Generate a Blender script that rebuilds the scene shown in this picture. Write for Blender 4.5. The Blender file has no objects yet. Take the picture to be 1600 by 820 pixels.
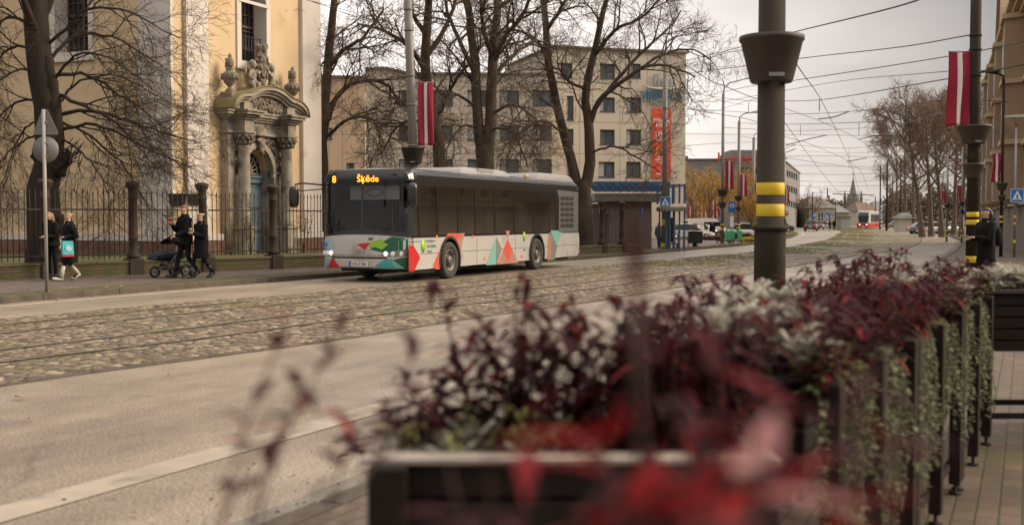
import bpy, bmesh, math, random
import numpy as np
from mathutils import Vector, Matrix
from mathutils.geometry import tessellate_polygon
random.seed(7); RNG = np.random.default_rng(7)
SC = bpy.context.scene
COL = SC.collection
R = math.radians
ORD = 'first second third fourth fifth sixth seventh eighth ninth tenth eleventh twelfth thirteenth fourteenth fifteenth sixteenth seventeenth eighteenth'.split()
# ------------------------------------------------------------------ camera, world, sun, exposure
H = 1.65; F = 1750.0; HOR = 340.0
PITCH = math.atan(70 / F)
cam = bpy.data.cameras.new('camera'); camo = bpy.data.objects.new('camera', cam); COL.objects.link(camo)
camo.location = (0, 0, H); camo.rotation_euler = (math.pi / 2 - PITCH, 0, 0)
cam.sensor_width = 36; cam.lens = F / 1600 * 36; cam.clip_end = 6000; cam.clip_start = 0.05
cam.dof.use_dof = True; cam.dof.focus_distance = 30; cam.dof.aperture_fstop = 2.0
SC.camera = camo
SUN_AZ = 84.0      # degrees from straight ahead, negative is to the left
SUN_EL = 30.0
w = bpy.data.worlds.new('World'); SC.world = w; w.use_nodes = True
nt = w.node_tree; nt.nodes.clear()
def nn(t, **k):
    n = nt.nodes.new(t)
    for a, b in k.items(): setattr(n, a, b)
    return n
out = nn('ShaderNodeOutputWorld'); bg = nn('ShaderNodeBackground'); bg.inputs['Strength'].default_value = 0.1
sky = nn('ShaderNodeTexSky', sky_type='NISHITA', sun_disc=False)
sky.sun_elevation = R(SUN_EL); sky.sun_rotation = R(SUN_AZ)
tc = nn('ShaderNodeTexCoord'); sep = nn('ShaderNodeSeparateXYZ')
nt.links.new(tc.outputs['Generated'], sep.inputs[0])
zc = nn('ShaderNodeMath', operation='MAXIMUM'); zc.inputs[1].default_value = 0.0
nt.links.new(sep.outputs['Z'], zc.inputs[0])
zp = nn('ShaderNodeMath', operation='ADD'); zp.inputs[1].default_value = 0.12; nt.links.new(zc.outputs[0], zp.inputs[0])
dx = nn('ShaderNodeMath', operation='DIVIDE'); nt.links.new(sep.outputs['X'], dx.inputs[0]); nt.links.new(zp.outputs[0], dx.inputs[1])
dy = nn('ShaderNodeMath', operation='DIVIDE'); nt.links.new(sep.outputs['Y'], dy.inputs[0]); nt.links.new(zp.outputs[0], dy.inputs[1])
cmb = nn('ShaderNodeCombineXYZ'); nt.links.new(dx.outputs[0], cmb.inputs[0]); nt.links.new(dy.outputs[0], cmb.inputs[1])
nz = nn('ShaderNodeTexNoise'); nz.inputs['Scale'].default_value = 0.62; nz.inputs['Detail'].default_value = 5; nz.inputs['Roughness'].default_value = 0.5
nt.links.new(cmb.outputs[0], nz.inputs['Vector'])
cr = nn('ShaderNodeValToRGB')
cr.color_ramp.elements[0].position = 0.30; cr.color_ramp.elements[0].color = (4.4, 4.03, 3.78, 1)
cr.color_ramp.elements[1].position = 0.66; cr.color_ramp.elements[1].color = (6.95, 6.3, 5.85, 1)
nt.links.new(nz.outputs['Fac'], cr.inputs[0])
# the overcast is brightest low ahead, set apart from the sun for road glare
dirn = Vector((math.sin(R(SUN_AZ)) * math.cos(R(SUN_EL)), math.cos(R(SUN_AZ)) * math.cos(R(SUN_EL)), math.sin(R(SUN_EL))))
vn = nn('ShaderNodeVectorMath', operation='DOT_PRODUCT'); vn.inputs[1].default_value = Vector((-.17, .97, .10)).normalized()
nt.links.new(tc.outputs['Generated'], vn.inputs[0])
mr = nn('ShaderNodeMapRange'); mr.inputs['From Min'].default_value = 0.84; mr.inputs['From Max'].default_value = 1.0
mr.inputs['To Min'].default_value = 0.42; mr.inputs['To Max'].default_value = 1.48
nt.links.new(vn.outputs['Value'], mr.inputs['Value'])
# and, as under any overcast, about three times as bright overhead as at the horizon
zz = nn('ShaderNodeMapRange', interpolation_type='SMOOTHSTEP'); zz.inputs['From Min'].default_value = .17; zz.inputs['From Max'].default_value = .9; zz.inputs['To Min'].default_value = 0; zz.inputs['To Max'].default_value = 1.25
nt.links.new(sep.outputs['Z'], zz.inputs['Value'])
ad_ = nn('ShaderNodeMath', operation='ADD'); nt.links.new(mr.outputs[0], ad_.inputs[0]); nt.links.new(zz.outputs[0], ad_.inputs[1])
mu = nn('ShaderNodeVectorMath', operation='SCALE'); nt.links.new(cr.outputs[0], mu.inputs[0]); nt.links.new(ad_.outputs[0], mu.inputs['Scale'])
mx = nn('ShaderNodeMix', data_type='RGBA'); mx.inputs['Factor'].default_value = 0.93
nt.links.new(sky.outputs[0], mx.inputs['A']); nt.links.new(mu.outputs[0], mx.inputs['B'])
nt.links.new(mx.outputs['Result'], bg.inputs['Color']); nt.links.new(bg.outputs[0], out.inputs['Surface'])
sl = bpy.data.lights.new('sun', 'SUN'); sl.energy = 2.6; sl.angle = R(32); sl.color = (1, .82, .60)
so = bpy.data.objects.new('sun', sl); COL.objects.link(so)
so.rotation_euler = (-dirn).to_track_quat('-Z', 'Y').to_euler()
SC.view_settings.view_transform = 'Standard'; SC.view_settings.look = 'None'
SC.view_settings.gamma = 1; SC.view_settings.use_curve_mapping = False
SC.view_settings.exposure = 0.76
SC.cycles.max_bounces = 6; SC.cycles.transparent_max_bounces = 16; SC.cycles.use_denoising = True

# ------------------------------------------------------------------ where things stand
def gz(y):                                   # the street falls gently away beyond the bus
    t = min(1, max(0, (y - 32) / 48)); return -0.4 * t * t * (3 - 2 * t)
def U(px, py, z=0.0):
    Y = 50.0
    for _ in range(30):
        Yn = (H - gz(Y) - z) * F / max(2, (py - HOR)); Y = 0.5 * Y + 0.5 * Yn
    return Vector(((px - 800) / F * Y, Y))
def AT(px, Y): return Vector(((px - 800) / F * Y, Y))
def ZZ(py, Y): return H + (HOR - py) / F * Y
TH = R(24.7); D = Vector((math.sin(TH), math.cos(TH))); N = Vector((-math.cos(TH), math.sin(TH)))
RZ = math.pi / 2 - TH                       # z rotation that lays local +X along the street
def V3(p, z): return Vector((p[0], p[1], z))
def catmull(P, n):
    P = np.array([tuple(p) for p in P], float)
    d = np.r_[0, np.cumsum(np.linalg.norm(np.diff(P, axis=0), axis=1))]
    Q = np.vstack([2 * P[0] - P[1], P, 2 * P[-1] - P[-2]])
    res = []
    for t in np.linspace(0, d[-1] - 1e-6, n):
        i = int(np.searchsorted(d, t, side='right') - 1); i = min(i, len(P) - 2)
        u = (t - d[i]) / (d[i + 1] - d[i]); a, b, c, e = Q[i], Q[i + 1], Q[i + 2], Q[i + 3]
        L = d[i + 1] - d[i]
        m1 = (c - a) / (np.linalg.norm(c - b) + np.linalg.norm(b - a)) * L
        m2 = (e - b) / (np.linalg.norm(e - c) + np.linalg.norm(c - b)) * L
        res.append((2*u**3 - 3*u**2 + 1) * b + (u**3 - 2*u**2 + u) * m1 + (-2*u**3 + 3*u**2) * c + (u**3 - u**2) * m2)
    return np.array(res)
def offset(P, d):                            # to the left of the direction of travel
    T = np.gradient(P, axis=0); T /= np.linalg.norm(T, axis=1)[:, None]
    return P + d * np.c_[-T[:, 1], T[:, 0]]

# ------------------------------------------------------------------ materials
MATS = {}
def mat(name, col, rough=0.7, metal=0.0, var=0.12, scale=4.0, bump=0.0, bscale=30.0, spec=0.5, col2=None, stain=None, detail=6, emit=None, trans=0.0, coat=0.0, vec='Object', stretch=None):
    if name in MATS: return MATS[name]
    m = bpy.data.materials.new(name); m.use_nodes = True; t = m.node_tree; b = t.nodes['Principled BSDF']
    MATS[name] = m
    c = (*col, 1) if len(col) == 3 else col
    b.inputs['Base Color'].default_value = c; b.inputs['Roughness'].default_value = rough; b.inputs['Metallic'].default_value = metal
    b.inputs['Specular IOR Level'].default_value = spec
    if coat: b.inputs['Coat Weight'].default_value = coat; b.inputs['Coat Roughness'].default_value = 0.08
    m.diffuse_color = c
    tcn = t.nodes.new('ShaderNodeTexCoord'); vo = tcn.outputs[vec]
    if stretch:
        mp = t.nodes.new('ShaderNodeMapping'); mp.inputs['Scale'].default_value = stretch; t.links.new(vo, mp.inputs[0]); vo = mp.outputs[0]
    if var or col2:
        n = t.nodes.new('ShaderNodeTexNoise'); n.inputs['Scale'].default_value = scale; n.inputs['Detail'].default_value = detail; n.inputs['Roughness'].default_value = .62
        t.links.new(vo, n.inputs['Vector'])
        r = t.nodes.new('ShaderNodeValToRGB'); r.color_ramp.elements[0].position = .32; r.color_ramp.elements[1].position = .68
        lo = col2 if col2 else [x * (1 - var) for x in col]; hi = [min(1, x * (1 + var)) for x in col] if not col2 else col
        r.color_ramp.elements[0].color = (*lo[:3], 1); r.color_ramp.elements[1].color = (*hi[:3], 1)
        t.links.new(n.outputs['Fac'], r.inputs[0]); t.links.new(r.outputs[0], b.inputs['Base Color'])
        last = r.outputs[0]
        if stain:
            n2 = t.nodes.new('ShaderNodeTexNoise'); n2.inputs['Scale'].default_value = stain[1]; n2.inputs['Detail'].default_value = 8
            t.links.new(vo, n2.inputs['Vector'])
            r2 = t.nodes.new('ShaderNodeValToRGB'); r2.color_ramp.elements[0].position = stain[2]; r2.color_ramp.elements[1].position = stain[2] + .14
            t.links.new(n2.outputs['Fac'], r2.inputs[0])
            mxx = t.nodes.new('ShaderNodeMix'); mxx.data_type = 'RGBA'; t.links.new(r2.outputs[0], mxx.inputs['Factor'])
            t.links.new(last, mxx.inputs['A']); mxx.inputs['B'].default_value = (*stain[0], 1); t.links.new(mxx.outputs['Result'], b.inputs['Base Color'])
    if bump:
        n3 = t.nodes.new('ShaderNodeTexNoise'); n3.inputs['Scale'].default_value = bscale; n3.inputs['Detail'].default_value = 6
        t.links.new(vo, n3.inputs['Vector'])
        bp = t.nodes.new('ShaderNodeBump'); bp.inputs['Strength'].default_value = bump; bp.inputs['Distance'].default_value = 0.02
        t.links.new(n3.outputs['Fac'], bp.inputs['Height']); t.links.new(bp.outputs[0], b.inputs['Normal'])
    if emit: b.inputs['Emission Color'].default_value = (*emit[0], 1); b.inputs['Emission Strength'].default_value = emit[1]
    if trans: b.inputs['Transmission Weight'].default_value = trans
    return m
def leafmat(name, c1, c2, c3=None, rough=.5, tr=.35, spec=.5):
    if name in MATS: return MATS[name]
    m = bpy.data.materials.new(name); m.use_nodes = True; t = m.node_tree; b = t.nodes['Principled BSDF']; MATS[name] = m
    g = t.nodes.new('ShaderNodeNewGeometry'); r = t.nodes.new('ShaderNodeValToRGB')
    r.color_ramp.elements[0].color = (*c1, 1); r.color_ramp.elements[1].color = (*c2, 1)
    if c3: e = r.color_ramp.elements.new(.85); e.color = (*c2, 1); r.color_ramp.elements[-1].color = (*c3, 1)
    t.links.new(g.outputs['Random Per Island'], r.inputs[0]); t.links.new(r.outputs[0], b.inputs['Base Color'])
    b.inputs['Roughness'].default_value = rough; b.inputs['Specular IOR Level'].default_value = spec
    tl = t.nodes.new('ShaderNodeBsdfTranslucent'); t.links.new(r.outputs[0], tl.inputs[0])
    ms = t.nodes.new('ShaderNodeMixShader'); ms.inputs[0].default_value = tr
    o = t.nodes['Material Output']; t.links.new(b.outputs[0], ms.inputs[1]); t.links.new(tl.outputs[0], ms.inputs[2]); t.links.new(ms.outputs[0], o.inputs[0])
    return m
def glassmat(name, tint=(.35, .36, .36), rough=.03, refl=0.12, dust=None):
    if name in MATS: return MATS[name]
    m = bpy.data.materials.new(name); m.use_nodes = True; t = m.node_tree; t.nodes.remove(t.nodes['Principled BSDF']); MATS[name] = m
    tr = t.nodes.new('ShaderNodeBsdfTransparent'); tr.inputs[0].default_value = (*tint, 1)
    gl = t.nodes.new('ShaderNodeBsdfGlossy'); gl.inputs['Roughness'].default_value = rough
    fr = t.nodes.new('ShaderNodeFresnel'); fr.inputs[0].default_value = 1.5
    ad = t.nodes.new('ShaderNodeMath'); ad.operation = 'ADD'; ad.inputs[1].default_value = refl; t.links.new(fr.outputs[0], ad.inputs[0])
    ms = t.nodes.new('ShaderNodeMixShader'); t.links.new(ad.outputs[0], ms.inputs[0]); t.links.new(tr.outputs[0], ms.inputs[1]); t.links.new(gl.outputs[0], ms.inputs[2])
    fin = ms.outputs[0]
    if dust:                                    # road dust, thicker low down and in smears; also stands in for weak reflections
        df = t.nodes.new('ShaderNodeBsdfDiffuse'); df.inputs[0].default_value = (*dust[0], 1); tcn = t.nodes.new('ShaderNodeTexCoord'); n = t.nodes.new('ShaderNodeTexNoise'); n.inputs['Scale'].default_value = 1.1; n.inputs['Detail'].default_value = 5
        mp = t.nodes.new('ShaderNodeMapping'); mp.inputs['Scale'].default_value = (.8, 1, .5); t.links.new(tcn.outputs['Object'], mp.inputs[0]); t.links.new(mp.outputs[0], n.inputs['Vector'])
        sx = t.nodes.new('ShaderNodeSeparateXYZ'); t.links.new(tcn.outputs['Object'], sx.inputs[0]); mr_ = t.nodes.new('ShaderNodeMapRange'); mr_.inputs['From Min'].default_value = 1.1; mr_.inputs['From Max'].default_value = 2.0; mr_.inputs['To Min'].default_value = dust[2]; mr_.inputs['To Max'].default_value = dust[1]; t.links.new(sx.outputs['Z'], mr_.inputs['Value'])
        mm = t.nodes.new('ShaderNodeMath'); mm.operation = 'MULTIPLY'; t.links.new(n.outputs['Fac'], mm.inputs[0]); t.links.new(mr_.outputs[0], mm.inputs[1])
        m2_ = t.nodes.new('ShaderNodeMixShader'); t.links.new(mm.outputs[0], m2_.inputs[0]); t.links.new(fin, m2_.inputs[1]); t.links.new(df.outputs[0], m2_.inputs[2]); fin = m2_.outputs[0]
    t.links.new(fin, t.nodes['Material Output'].inputs[0])
    return m

# ------------------------------------------------------------------ mesh helpers
class MB:
    def __init__(s): s.v = []; s.f = []; s.m = []; s.s = []
    def add(s, vs, fs, mi=0, smooth=False, M=None):
        o = len(s.v)
        if M is not None: vs = [M @ Vector(q) for q in vs]
        s.v += [tuple(q) for q in vs]; s.f += [tuple(i + o for i in f) for f in fs]; s.m += [mi] * len(fs); s.s += [smooth] * len(fs); return s
    def box(s, x0, x1, y0, y1, z0, z1, mi=0, M=None):
        vs = [(x0,y0,z0),(x1,y0,z0),(x1,y1,z0),(x0,y1,z0),(x0,y0,z1),(x1,y0,z1),(x1,y1,z1),(x0,y1,z1)]
        return s.add(vs, [(0,3,2,1),(4,5,6,7),(0,1,5,4),(1,2,6,5),(2,3,7,6),(3,0,4,7)], mi, False, M)
    def bbox(s, x0, x1, y0, y1, z0, z1, b=.02, mi=0, M=None):       # chamfered box
        vs = []; fs = []
        for z, i in ((z0, b), (z0 + b, 0), (z1 - b, 0), (z1, b)):
            vs += [(x0+i, y0+i, z), (x1-i, y0+i, z), (x1-i, y1-i, z), (x0+i, y1-i, z)]
        for k in range(3):
            for j in range(4):
                a = 4*k + j; c = 4*k + (j+1) % 4; fs.append((a, c, c+4, a+4))
        fs += [(3,2,1,0), (12,13,14,15)]
        return s.add(vs, fs, mi, False, M)
    def tube(s, P, r, n=8, mi=0, cap=True, smooth=True, M=None, sq=1.0):
        P = [Vector(p) for p in P]; k = len(P)
        if not hasattr(r, '__len__'): r = [r] * k
        vs = []; up = None
        for i, p in enumerate(P):
            t = (P[min(i+1, k-1)] - P[max(i-1, 0)]); t = t.normalized() if t.length > 1e-9 else Vector((0,0,1))
            if up is None: up = Vector((0,1,0)) if abs(t.y) < .9 else Vector((1,0,0))
            a = t.cross(up); a = a.normalized() if a.length > 1e-6 else Vector((1,0,0)); b = a.cross(t).normalized(); up = b
            for j in range(n):
                q = 2*math.pi*j/n; vs.append(p + a * (r[i]*math.cos(q)) + b * (r[i]*sq*math.sin(q)))
        fs = [(i*n+j, i*n+(j+1) % n, (i+1)*n+(j+1) % n, (i+1)*n+j) for i in range(k-1) for j in range(n)]
        s.add(vs, fs, mi, smooth, M)
        if cap:
            o = len(s.v) - n*k; s.f += [tuple(o + j for j in reversed(range(n))), tuple(o + (k-1)*n + j for j in range(n))]; s.m += [mi]*2; s.s += [False]*2
        return s
    def lathe(s, prof, c=(0,0,0), n=16, mi=0, smooth=True, M=None, sx=1, sy=1, cap=True):
        vs = []
        for r, z in prof:
            for j in range(n):
                q = 2*math.pi*j/n; vs.append((c[0]+r*math.cos(q)*sx, c[1]+r*math.sin(q)*sy, c[2]+z))
        k = len(prof)
        fs = [(i*n+j, i*n+(j+1) % n, (i+1)*n+(j+1) % n, (i+1)*n+j) for i in range(k-1) for j in range(n)]
        if cap: fs += [tuple(reversed(range(n))), tuple((k-1)*n + j for j in range(n))]
        return s.add(vs, fs, mi, smooth, M)
    def ball(s, c, rx, ry, rz, n=12, k=8, mi=0, M=None, fn=None):
        vs = [(c[0], c[1], c[2]-rz)]
        for i in range(1, k):
            a = -math.pi/2 + math.pi*i/k
            for j in range(n):
                q = 2*math.pi*j/n; d = Vector((math.cos(a)*math.cos(q), math.cos(a)*math.sin(q), math.sin(a)))
                g = fn(d) if fn else 1
                vs.append((c[0]+rx*d.x*g, c[1]+ry*d.y*g, c[2]+rz*d.z*g))
        vs.append((c[0], c[1], c[2]+rz)); e = len(vs)-1
        fs = [(0, 1+(j+1) % n, 1+j) for j in range(n)] + [(e, 1+(k-2)*n+j, 1+(k-2)*n+(j+1) % n) for j in range(n)]
        fs += [(1+i*n+j, 1+i*n+(j+1) % n, 1+(i+1)*n+(j+1) % n, 1+(i+1)*n+j) for i in range(k-2) for j in range(n)]
        return s.add(vs, fs, mi, True, M)
    def plate(s, outer, holes=(), plane='xz', d0=0.0, d1=0.01, mi=0, M=None):   # polygon with holes, given thickness along the third axis
        loops = [list(outer)] + [list(h) for h in holes]
        def p3(p, d): return {'xz': (p[0], d, p[1]), 'yz': (d, p[0], p[1]), 'xy': (p[0], p[1], d)}[plane]
        flat = [p for l in loops for p in l]
        tri = tessellate_polygon([[Vector((p[0], p[1], 0)) for p in l] for l in loops])
        n = len(flat); vs = [p3(p, d0) for p in flat] + [p3(p, d1) for p in flat]
        fs = [tuple(t) for t in tri] + [tuple(i+n for i in reversed(t)) for t in tri]
        o = 0
        for l in loops:
            k = len(l)
            for j in range(k): a = o+j; b = o+(j+1) % k; fs.append((a, b, b+n, a+n))
            o += k
        return s.add(vs, fs, mi, False, M)
    def loft(s, rings, mi=0, smooth=True, cap=True, M=None):
        n = len(rings[0]); vs = [p for r in rings for p in r]; k = len(rings)
        fs = [(i*n+j, i*n+(j+1) % n, (i+1)*n+(j+1) % n, (i+1)*n+j) for i in range(k-1) for j in range(n)]
        if cap: fs += [tuple(reversed(range(n))), tuple((k-1)*n+j for j in range(n))]
        return s.add(vs, fs, mi, smooth, M)
    def grid(s, P, mi=0, smooth=True, M=None, mifn=None):                   # P[i][j]
        a = len(P); b = len(P[0]); vs = [p for r in P for p in r]
        fs = [(i*b+j, i*b+j+1, (i+1)*b+j+1, (i+1)*b+j) for i in range(a-1) for j in range(b-1)]
        return s.add(vs, fs, mi, smooth, M)
    def build(s, name, mats, parent=None, loc=None, rot=None, recalc=True):
        me = bpy.data.meshes.new(name); me.from_pydata(s.v, [], s.f)
        if not isinstance(mats, (list, tuple)): mats = [mats]
        for m in mats: me.materials.append(m)
        me.polygons.foreach_set('material_index', s.m); me.polygons.foreach_set('use_smooth', s.s)
        if recalc:
            bm = bmesh.new(); bm.from_mesh(me); bmesh.ops.recalc_face_normals(bm, faces=bm.faces); bm.to_mesh(me); bm.free()
        me.update()
        o = bpy.data.objects.new(name, me); COL.objects.link(o); o.parent = parent
        if loc is not None: o.location = loc
        if rot is not None: o.rotation_euler = rot
        return o
def raw(name, V, Fc, mats, parent=None, mi=None, smooth=True, kn=4):        # numpy quads (or tris) straight into a mesh
    me = bpy.data.meshes.new(name); me.vertices.add(len(V)); me.vertices.foreach_set('co', np.asarray(V, np.float32).ravel())
    Fc = np.asarray(Fc, np.int32); nf = len(Fc); me.loops.add(nf*kn); me.loops.foreach_set('vertex_index', Fc.ravel())
    me.polygons.add(nf); me.polygons.foreach_set('loop_start', np.arange(nf, dtype=np.int32)*kn)
    me.polygons.foreach_set('use_smooth', np.full(nf, smooth))
    if not isinstance(mats, (list, tuple)): mats = [mats]
    for m in mats: me.materials.append(m)
    if mi is not None: me.polygons.foreach_set('material_index', np.asarray(mi, np.int32))
    me.update(calc_edges=True); me.validate()
    o = bpy.data.objects.new(name, me); COL.objects.link(o); o.parent = parent; return o
def tag(o, label=None, cat=None, group=None, kind=None):
    if label: o['label'] = label
    if cat: o['category'] = cat
    if group: o['group'] = group
    if kind: o['kind'] = kind
    return o
def empty(name, loc, rz=0.0, label=None, cat=None, group=None, scale=None):
    o = bpy.data.objects.new(name, None); COL.objects.link(o); o.location = loc; o.rotation_euler = (0, 0, rz)
    if scale: o.scale = (scale,)*3
    o.empty_display_size = .2
    return tag(o, label, cat, group)
def dup(root, loc, rz=None, label=None, group=None, scale=None):
    kids = {}
    for o in list(COL.objects):
        if o.parent: kids.setdefault(o.parent.name, []).append(o)
    def rec(o, par):
        c = o.copy(); COL.objects.link(c); c.parent = par
        for k in kids.get(o.name, []): rec(k, c)
        return c
    r = rec(root, None); r.location = loc
    if rz is not None: r.rotation_euler = (0, 0, rz)
    if scale: r.scale = scale if hasattr(scale, '__len__') else (scale,)*3
    if label: r['label'] = label
    if group: r['group'] = group
    return r
def text(s, size, name, m, parent, loc, rot, ext=0.004, align='CENTER', sx=1.0, bold=0.0):
    cu = bpy.data.curves.new(name, 'FONT'); cu.body = s; cu.size = size; cu.extrude = ext; cu.align_x = align; cu.align_y = 'CENTER'; cu.offset = bold; cu.resolution_u = 3
    t = bpy.data.objects.new(name, cu); COL.objects.link(t)
    dg = bpy.context.evaluated_depsgraph_get(); me = bpy.data.meshes.new_from_object(t.evaluated_get(dg)); bpy.data.objects.remove(t)
    me.materials.clear(); me.materials.append(m)
    o = bpy.data.objects.new(name, me); COL.objects.link(o); o.parent = parent; o.location = loc; o.rotation_euler = rot; o.scale = (sx, 1, 1)
    return o
def tubes(groups):                           # groups: {sides: [(pts, radii)]} -> V, F (all quads), vectorised by point count
    V = []; Fc = []; base = 0
    for sides, brs in groups.items():
        by = {}
        for P, r in brs: by.setdefault(len(P), []).append((P, r))
        for k, L in by.items():
            P = np.array([q[0] for q in L], float); r = np.array([q[1] for q in L], float); B = len(L)
            T = np.empty_like(P); T[:, 1:-1] = P[:, 2:] - P[:, :-2]; T[:, 0] = P[:, 1] - P[:, 0]; T[:, -1] = P[:, -1] - P[:, -2]
            T /= np.maximum(np.linalg.norm(T, axis=2, keepdims=True), 1e-9)
            T0 = T.mean(axis=1); ref = np.where(np.abs(T0[:, 2:3]) < .8, np.array([[0, 0, 1.]]), np.array([[1., 0, 0]]))[:, None, :]
            a = np.cross(T, ref); a /= np.maximum(np.linalg.norm(a, axis=2, keepdims=True), 1e-9); b = np.cross(a, T)
            q = 2*np.pi*np.arange(sides)/sides
            ring = P[:, :, None, :] + r[:, :, None, None] * (a[:, :, None, :]*np.cos(q)[None, None, :, None] + b[:, :, None, :]*np.sin(q)[None, None, :, None])
            V.append(ring.reshape(-1, 3))
            idx = np.arange(B*k*sides).reshape(B, k, sides) + base; nx = np.roll(idx, -1, axis=2)
            Fc.append(np.stack([idx[:, :-1], nx[:, :-1], nx[:, 1:], idx[:, 1:]], axis=-1).reshape(-1, 4)); base += B*k*sides
    return np.vstack(V), np.vstack(Fc)
# ------------------------------------------------------------------ ground, road, tracks, pavements
def groundmat(name, kind):
    m = bpy.data.materials.new(name); m.use_nodes = True; t = m.node_tree; b = t.nodes['Principled BSDF']; MATS[name] = m
    L = t.links.new
    def n(ty, **k):
        q = t.nodes.new(ty)
        for a, c in k.items(): setattr(q, a, c)
        return q
    tcn = n('ShaderNodeTexCoord'); mp = n('ShaderNodeMapping'); mp.inputs['Rotation'].default_value = (0, 0, -RZ); L(tcn.outputs['Object'], mp.inputs[0])
    def noise(s, d=6, r=.6, src=None):
        q = n('ShaderNodeTexNoise'); q.inputs['Scale'].default_value = s; q.inputs['Detail'].default_value = d; q.inputs['Roughness'].default_value = r; L(src or mp.outputs[0], q.inputs['Vector']); return q.outputs['Fac']
    def ramp(f, stops):
        q = n('ShaderNodeValToRGB'); e = q.color_ramp.elements
        e[0].position, e[0].color = stops[0][0], (*stops[0][1], 1); e[1].position, e[1].color = stops[-1][0], (*stops[-1][1], 1)
        for p, c in stops[1:-1]: k = e.new(p); k.color = (*c, 1)
        L(f, q.inputs[0]); return q.outputs[0]
    def mix(f, a, c, bt='MIX'):
        q = n('ShaderNodeMix', data_type='RGBA', blend_type=bt)
        if hasattr(f, 'links'): L(f, q.inputs['Factor'])
        else: q.inputs['Factor'].default_value = f
        for s, key in ((a, 'A'), (c, 'B')):
            if hasattr(s, 'links'): L(s, q.inputs[key])
            else: q.inputs[key].default_value = (*s, 1)
        return q.outputs['Result']
    def bump(h, st, dist, prev=None):
        q = n('ShaderNodeBump'); q.inputs['Strength'].default_value = st; q.inputs['Distance'].default_value = dist; L(h, q.inputs['Height'])
        if prev: L(prev, q.inputs['Normal'])
        return q.outputs[0]
    if kind == 'asphalt':
        c = ramp(noise(.35, 8), [(.3, (.235, .195, .150)), (.7, (.320, .272, .215))])
        sp = ramp(noise(48, 3), [(.38, (.50, .50, .50)), (.64, (1.38, 1.36, 1.32))]); c = mix(1.0, c, sp, 'MULTIPLY')
        mp2 = n('ShaderNodeMapping'); mp2.inputs['Scale'].default_value = (.03, .9, 1); L(mp.outputs[0], mp2.inputs[0])
        st = ramp(noise(1.0, 5, .6, mp2.outputs[0]), [(.38, (.76, .76, .76)), (.62, (1.13, 1.13, 1.13))]); c = mix(1.0, c, st, 'MULTIPLY')
        dsx = n('ShaderNodeMix', data_type='VECTOR'); dsx.inputs['Factor'].default_value = .35; nq = n('ShaderNodeTexNoise'); nq.inputs['Scale'].default_value = .8; nq.inputs['Detail'].default_value = 6; L(mp.outputs[0], nq.inputs['Vector']); L(mp.outputs[0], dsx.inputs['A']); L(nq.outputs['Color'], dsx.inputs['B'])
        vc = n('ShaderNodeTexVoronoi', feature='DISTANCE_TO_EDGE'); vc.inputs['Scale'].default_value = .38; L(dsx.outputs['Result'], vc.inputs['Vector'])
        ck = ramp(vc.outputs['Distance'], [(.0, (1, 1, 1)), (.012, (0, 0, 0))]); ck = mix(1.0, ck, ramp(noise(.16, 3), [(.48, (0, 0, 0)), (.58, (.7, .7, .7))]), 'MULTIPLY'); c = mix(ck, c, (.06, .05, .04))
        vp = n('ShaderNodeTexVoronoi', feature='F1', distance='CHEBYCHEV'); vp.inputs['Scale'].default_value = .12; vp.inputs['Randomness'].default_value = 1; L(mp.outputs[0], vp.inputs['Vector']); c = mix(1.0, c, ramp(vp.outputs['Distance'], [(.10, (.80, .79, .78)), (.108, (1, 1, 1))]), 'MULTIPLY')
        c = mix(1.0, c, ramp(noise(1.6, 9, .75), [(.36, (.80, .79, .77)), (.6, (1.08, 1.08, 1.08))]), 'MULTIPLY')
        L(c, b.inputs['Base Color'])
        rr = ramp(noise(.5, 6), [(.3, (.34, .34, .34)), (.7, (.48, .48, .48))]); L(rr, b.inputs['Roughness'])
        L(bump(noise(95, 3), .28, .008, bump(noise(2.5, 4), .10, .02)), b.inputs['Normal'])
    if kind in ('cobble', 'cobblemoss'):
        mp2 = n('ShaderNodeMapping'); mp2.inputs['Scale'].default_value = (1.0, 1.25, 1); L(mp.outputs[0], mp2.inputs[0])
        ds = n('ShaderNodeMix', data_type='VECTOR'); ds.inputs['Factor'].default_value = .05
        nz_ = n('ShaderNodeTexNoise'); nz_.inputs['Scale'].default_value = 2.0; L(mp2.outputs[0], nz_.inputs['Vector']); L(mp2.outputs[0], ds.inputs['A']); L(nz_.outputs['Color'], ds.inputs['B'])
        v1 = n('ShaderNodeTexVoronoi', feature='DISTANCE_TO_EDGE'); v1.inputs['Scale'].default_value = 5.2; v1.inputs['Randomness'].default_value = .85; L(ds.outputs['Result'], v1.inputs['Vector'])
        v2 = n('ShaderNodeTexVoronoi', feature='F1'); v2.inputs['Scale'].default_value = 5.2; v2.inputs['Randomness'].default_value = .85; L(ds.outputs['Result'], v2.inputs['Vector'])
        st = ramp(v2.outputs['Color'], [(.1, (.15, .115, .08)), (.5, (.28, .22, .15)), (.9, (.44, .36, .25))])
        st = mix(1.0, st, ramp(noise(14, 5), [(.3, (.75, .75, .75)), (.7, (1.15, 1.15, 1.15))]), 'MULTIPLY')
        gap = ramp(v1.outputs['Distance'], [(.035, (1, 1, 1)), (.11, (0, 0, 0))])
        gp = mix(ramp(noise(1.2, 5), [(.45, (0, 0, 0)), (.6, (1, 1, 1))]), (.050, .040, .028), (.085, .088, .022))
        c = mix(gap, st, gp)
        lo = .50 if kind == 'cobblemoss' else .60
        ms = ramp(noise(.55, 8, .7), [(lo, (0, 0, 0)), (lo + .08, (1, 1, 1))])
        ms2 = mix(1.0, ms, ramp(noise(9, 4), [(.35, (.1, .1, .1)), (.55, (1, 1, 1))]), 'MULTIPLY')
        gr = ramp(noise(6, 5), [(.3, (.075, .075, .012)), (.7, (.19, .175, .035))])
        c = mix(ms2, c, gr)
        L(c, b.inputs['Base Color']); b.inputs['Roughness'].default_value = .62
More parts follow.
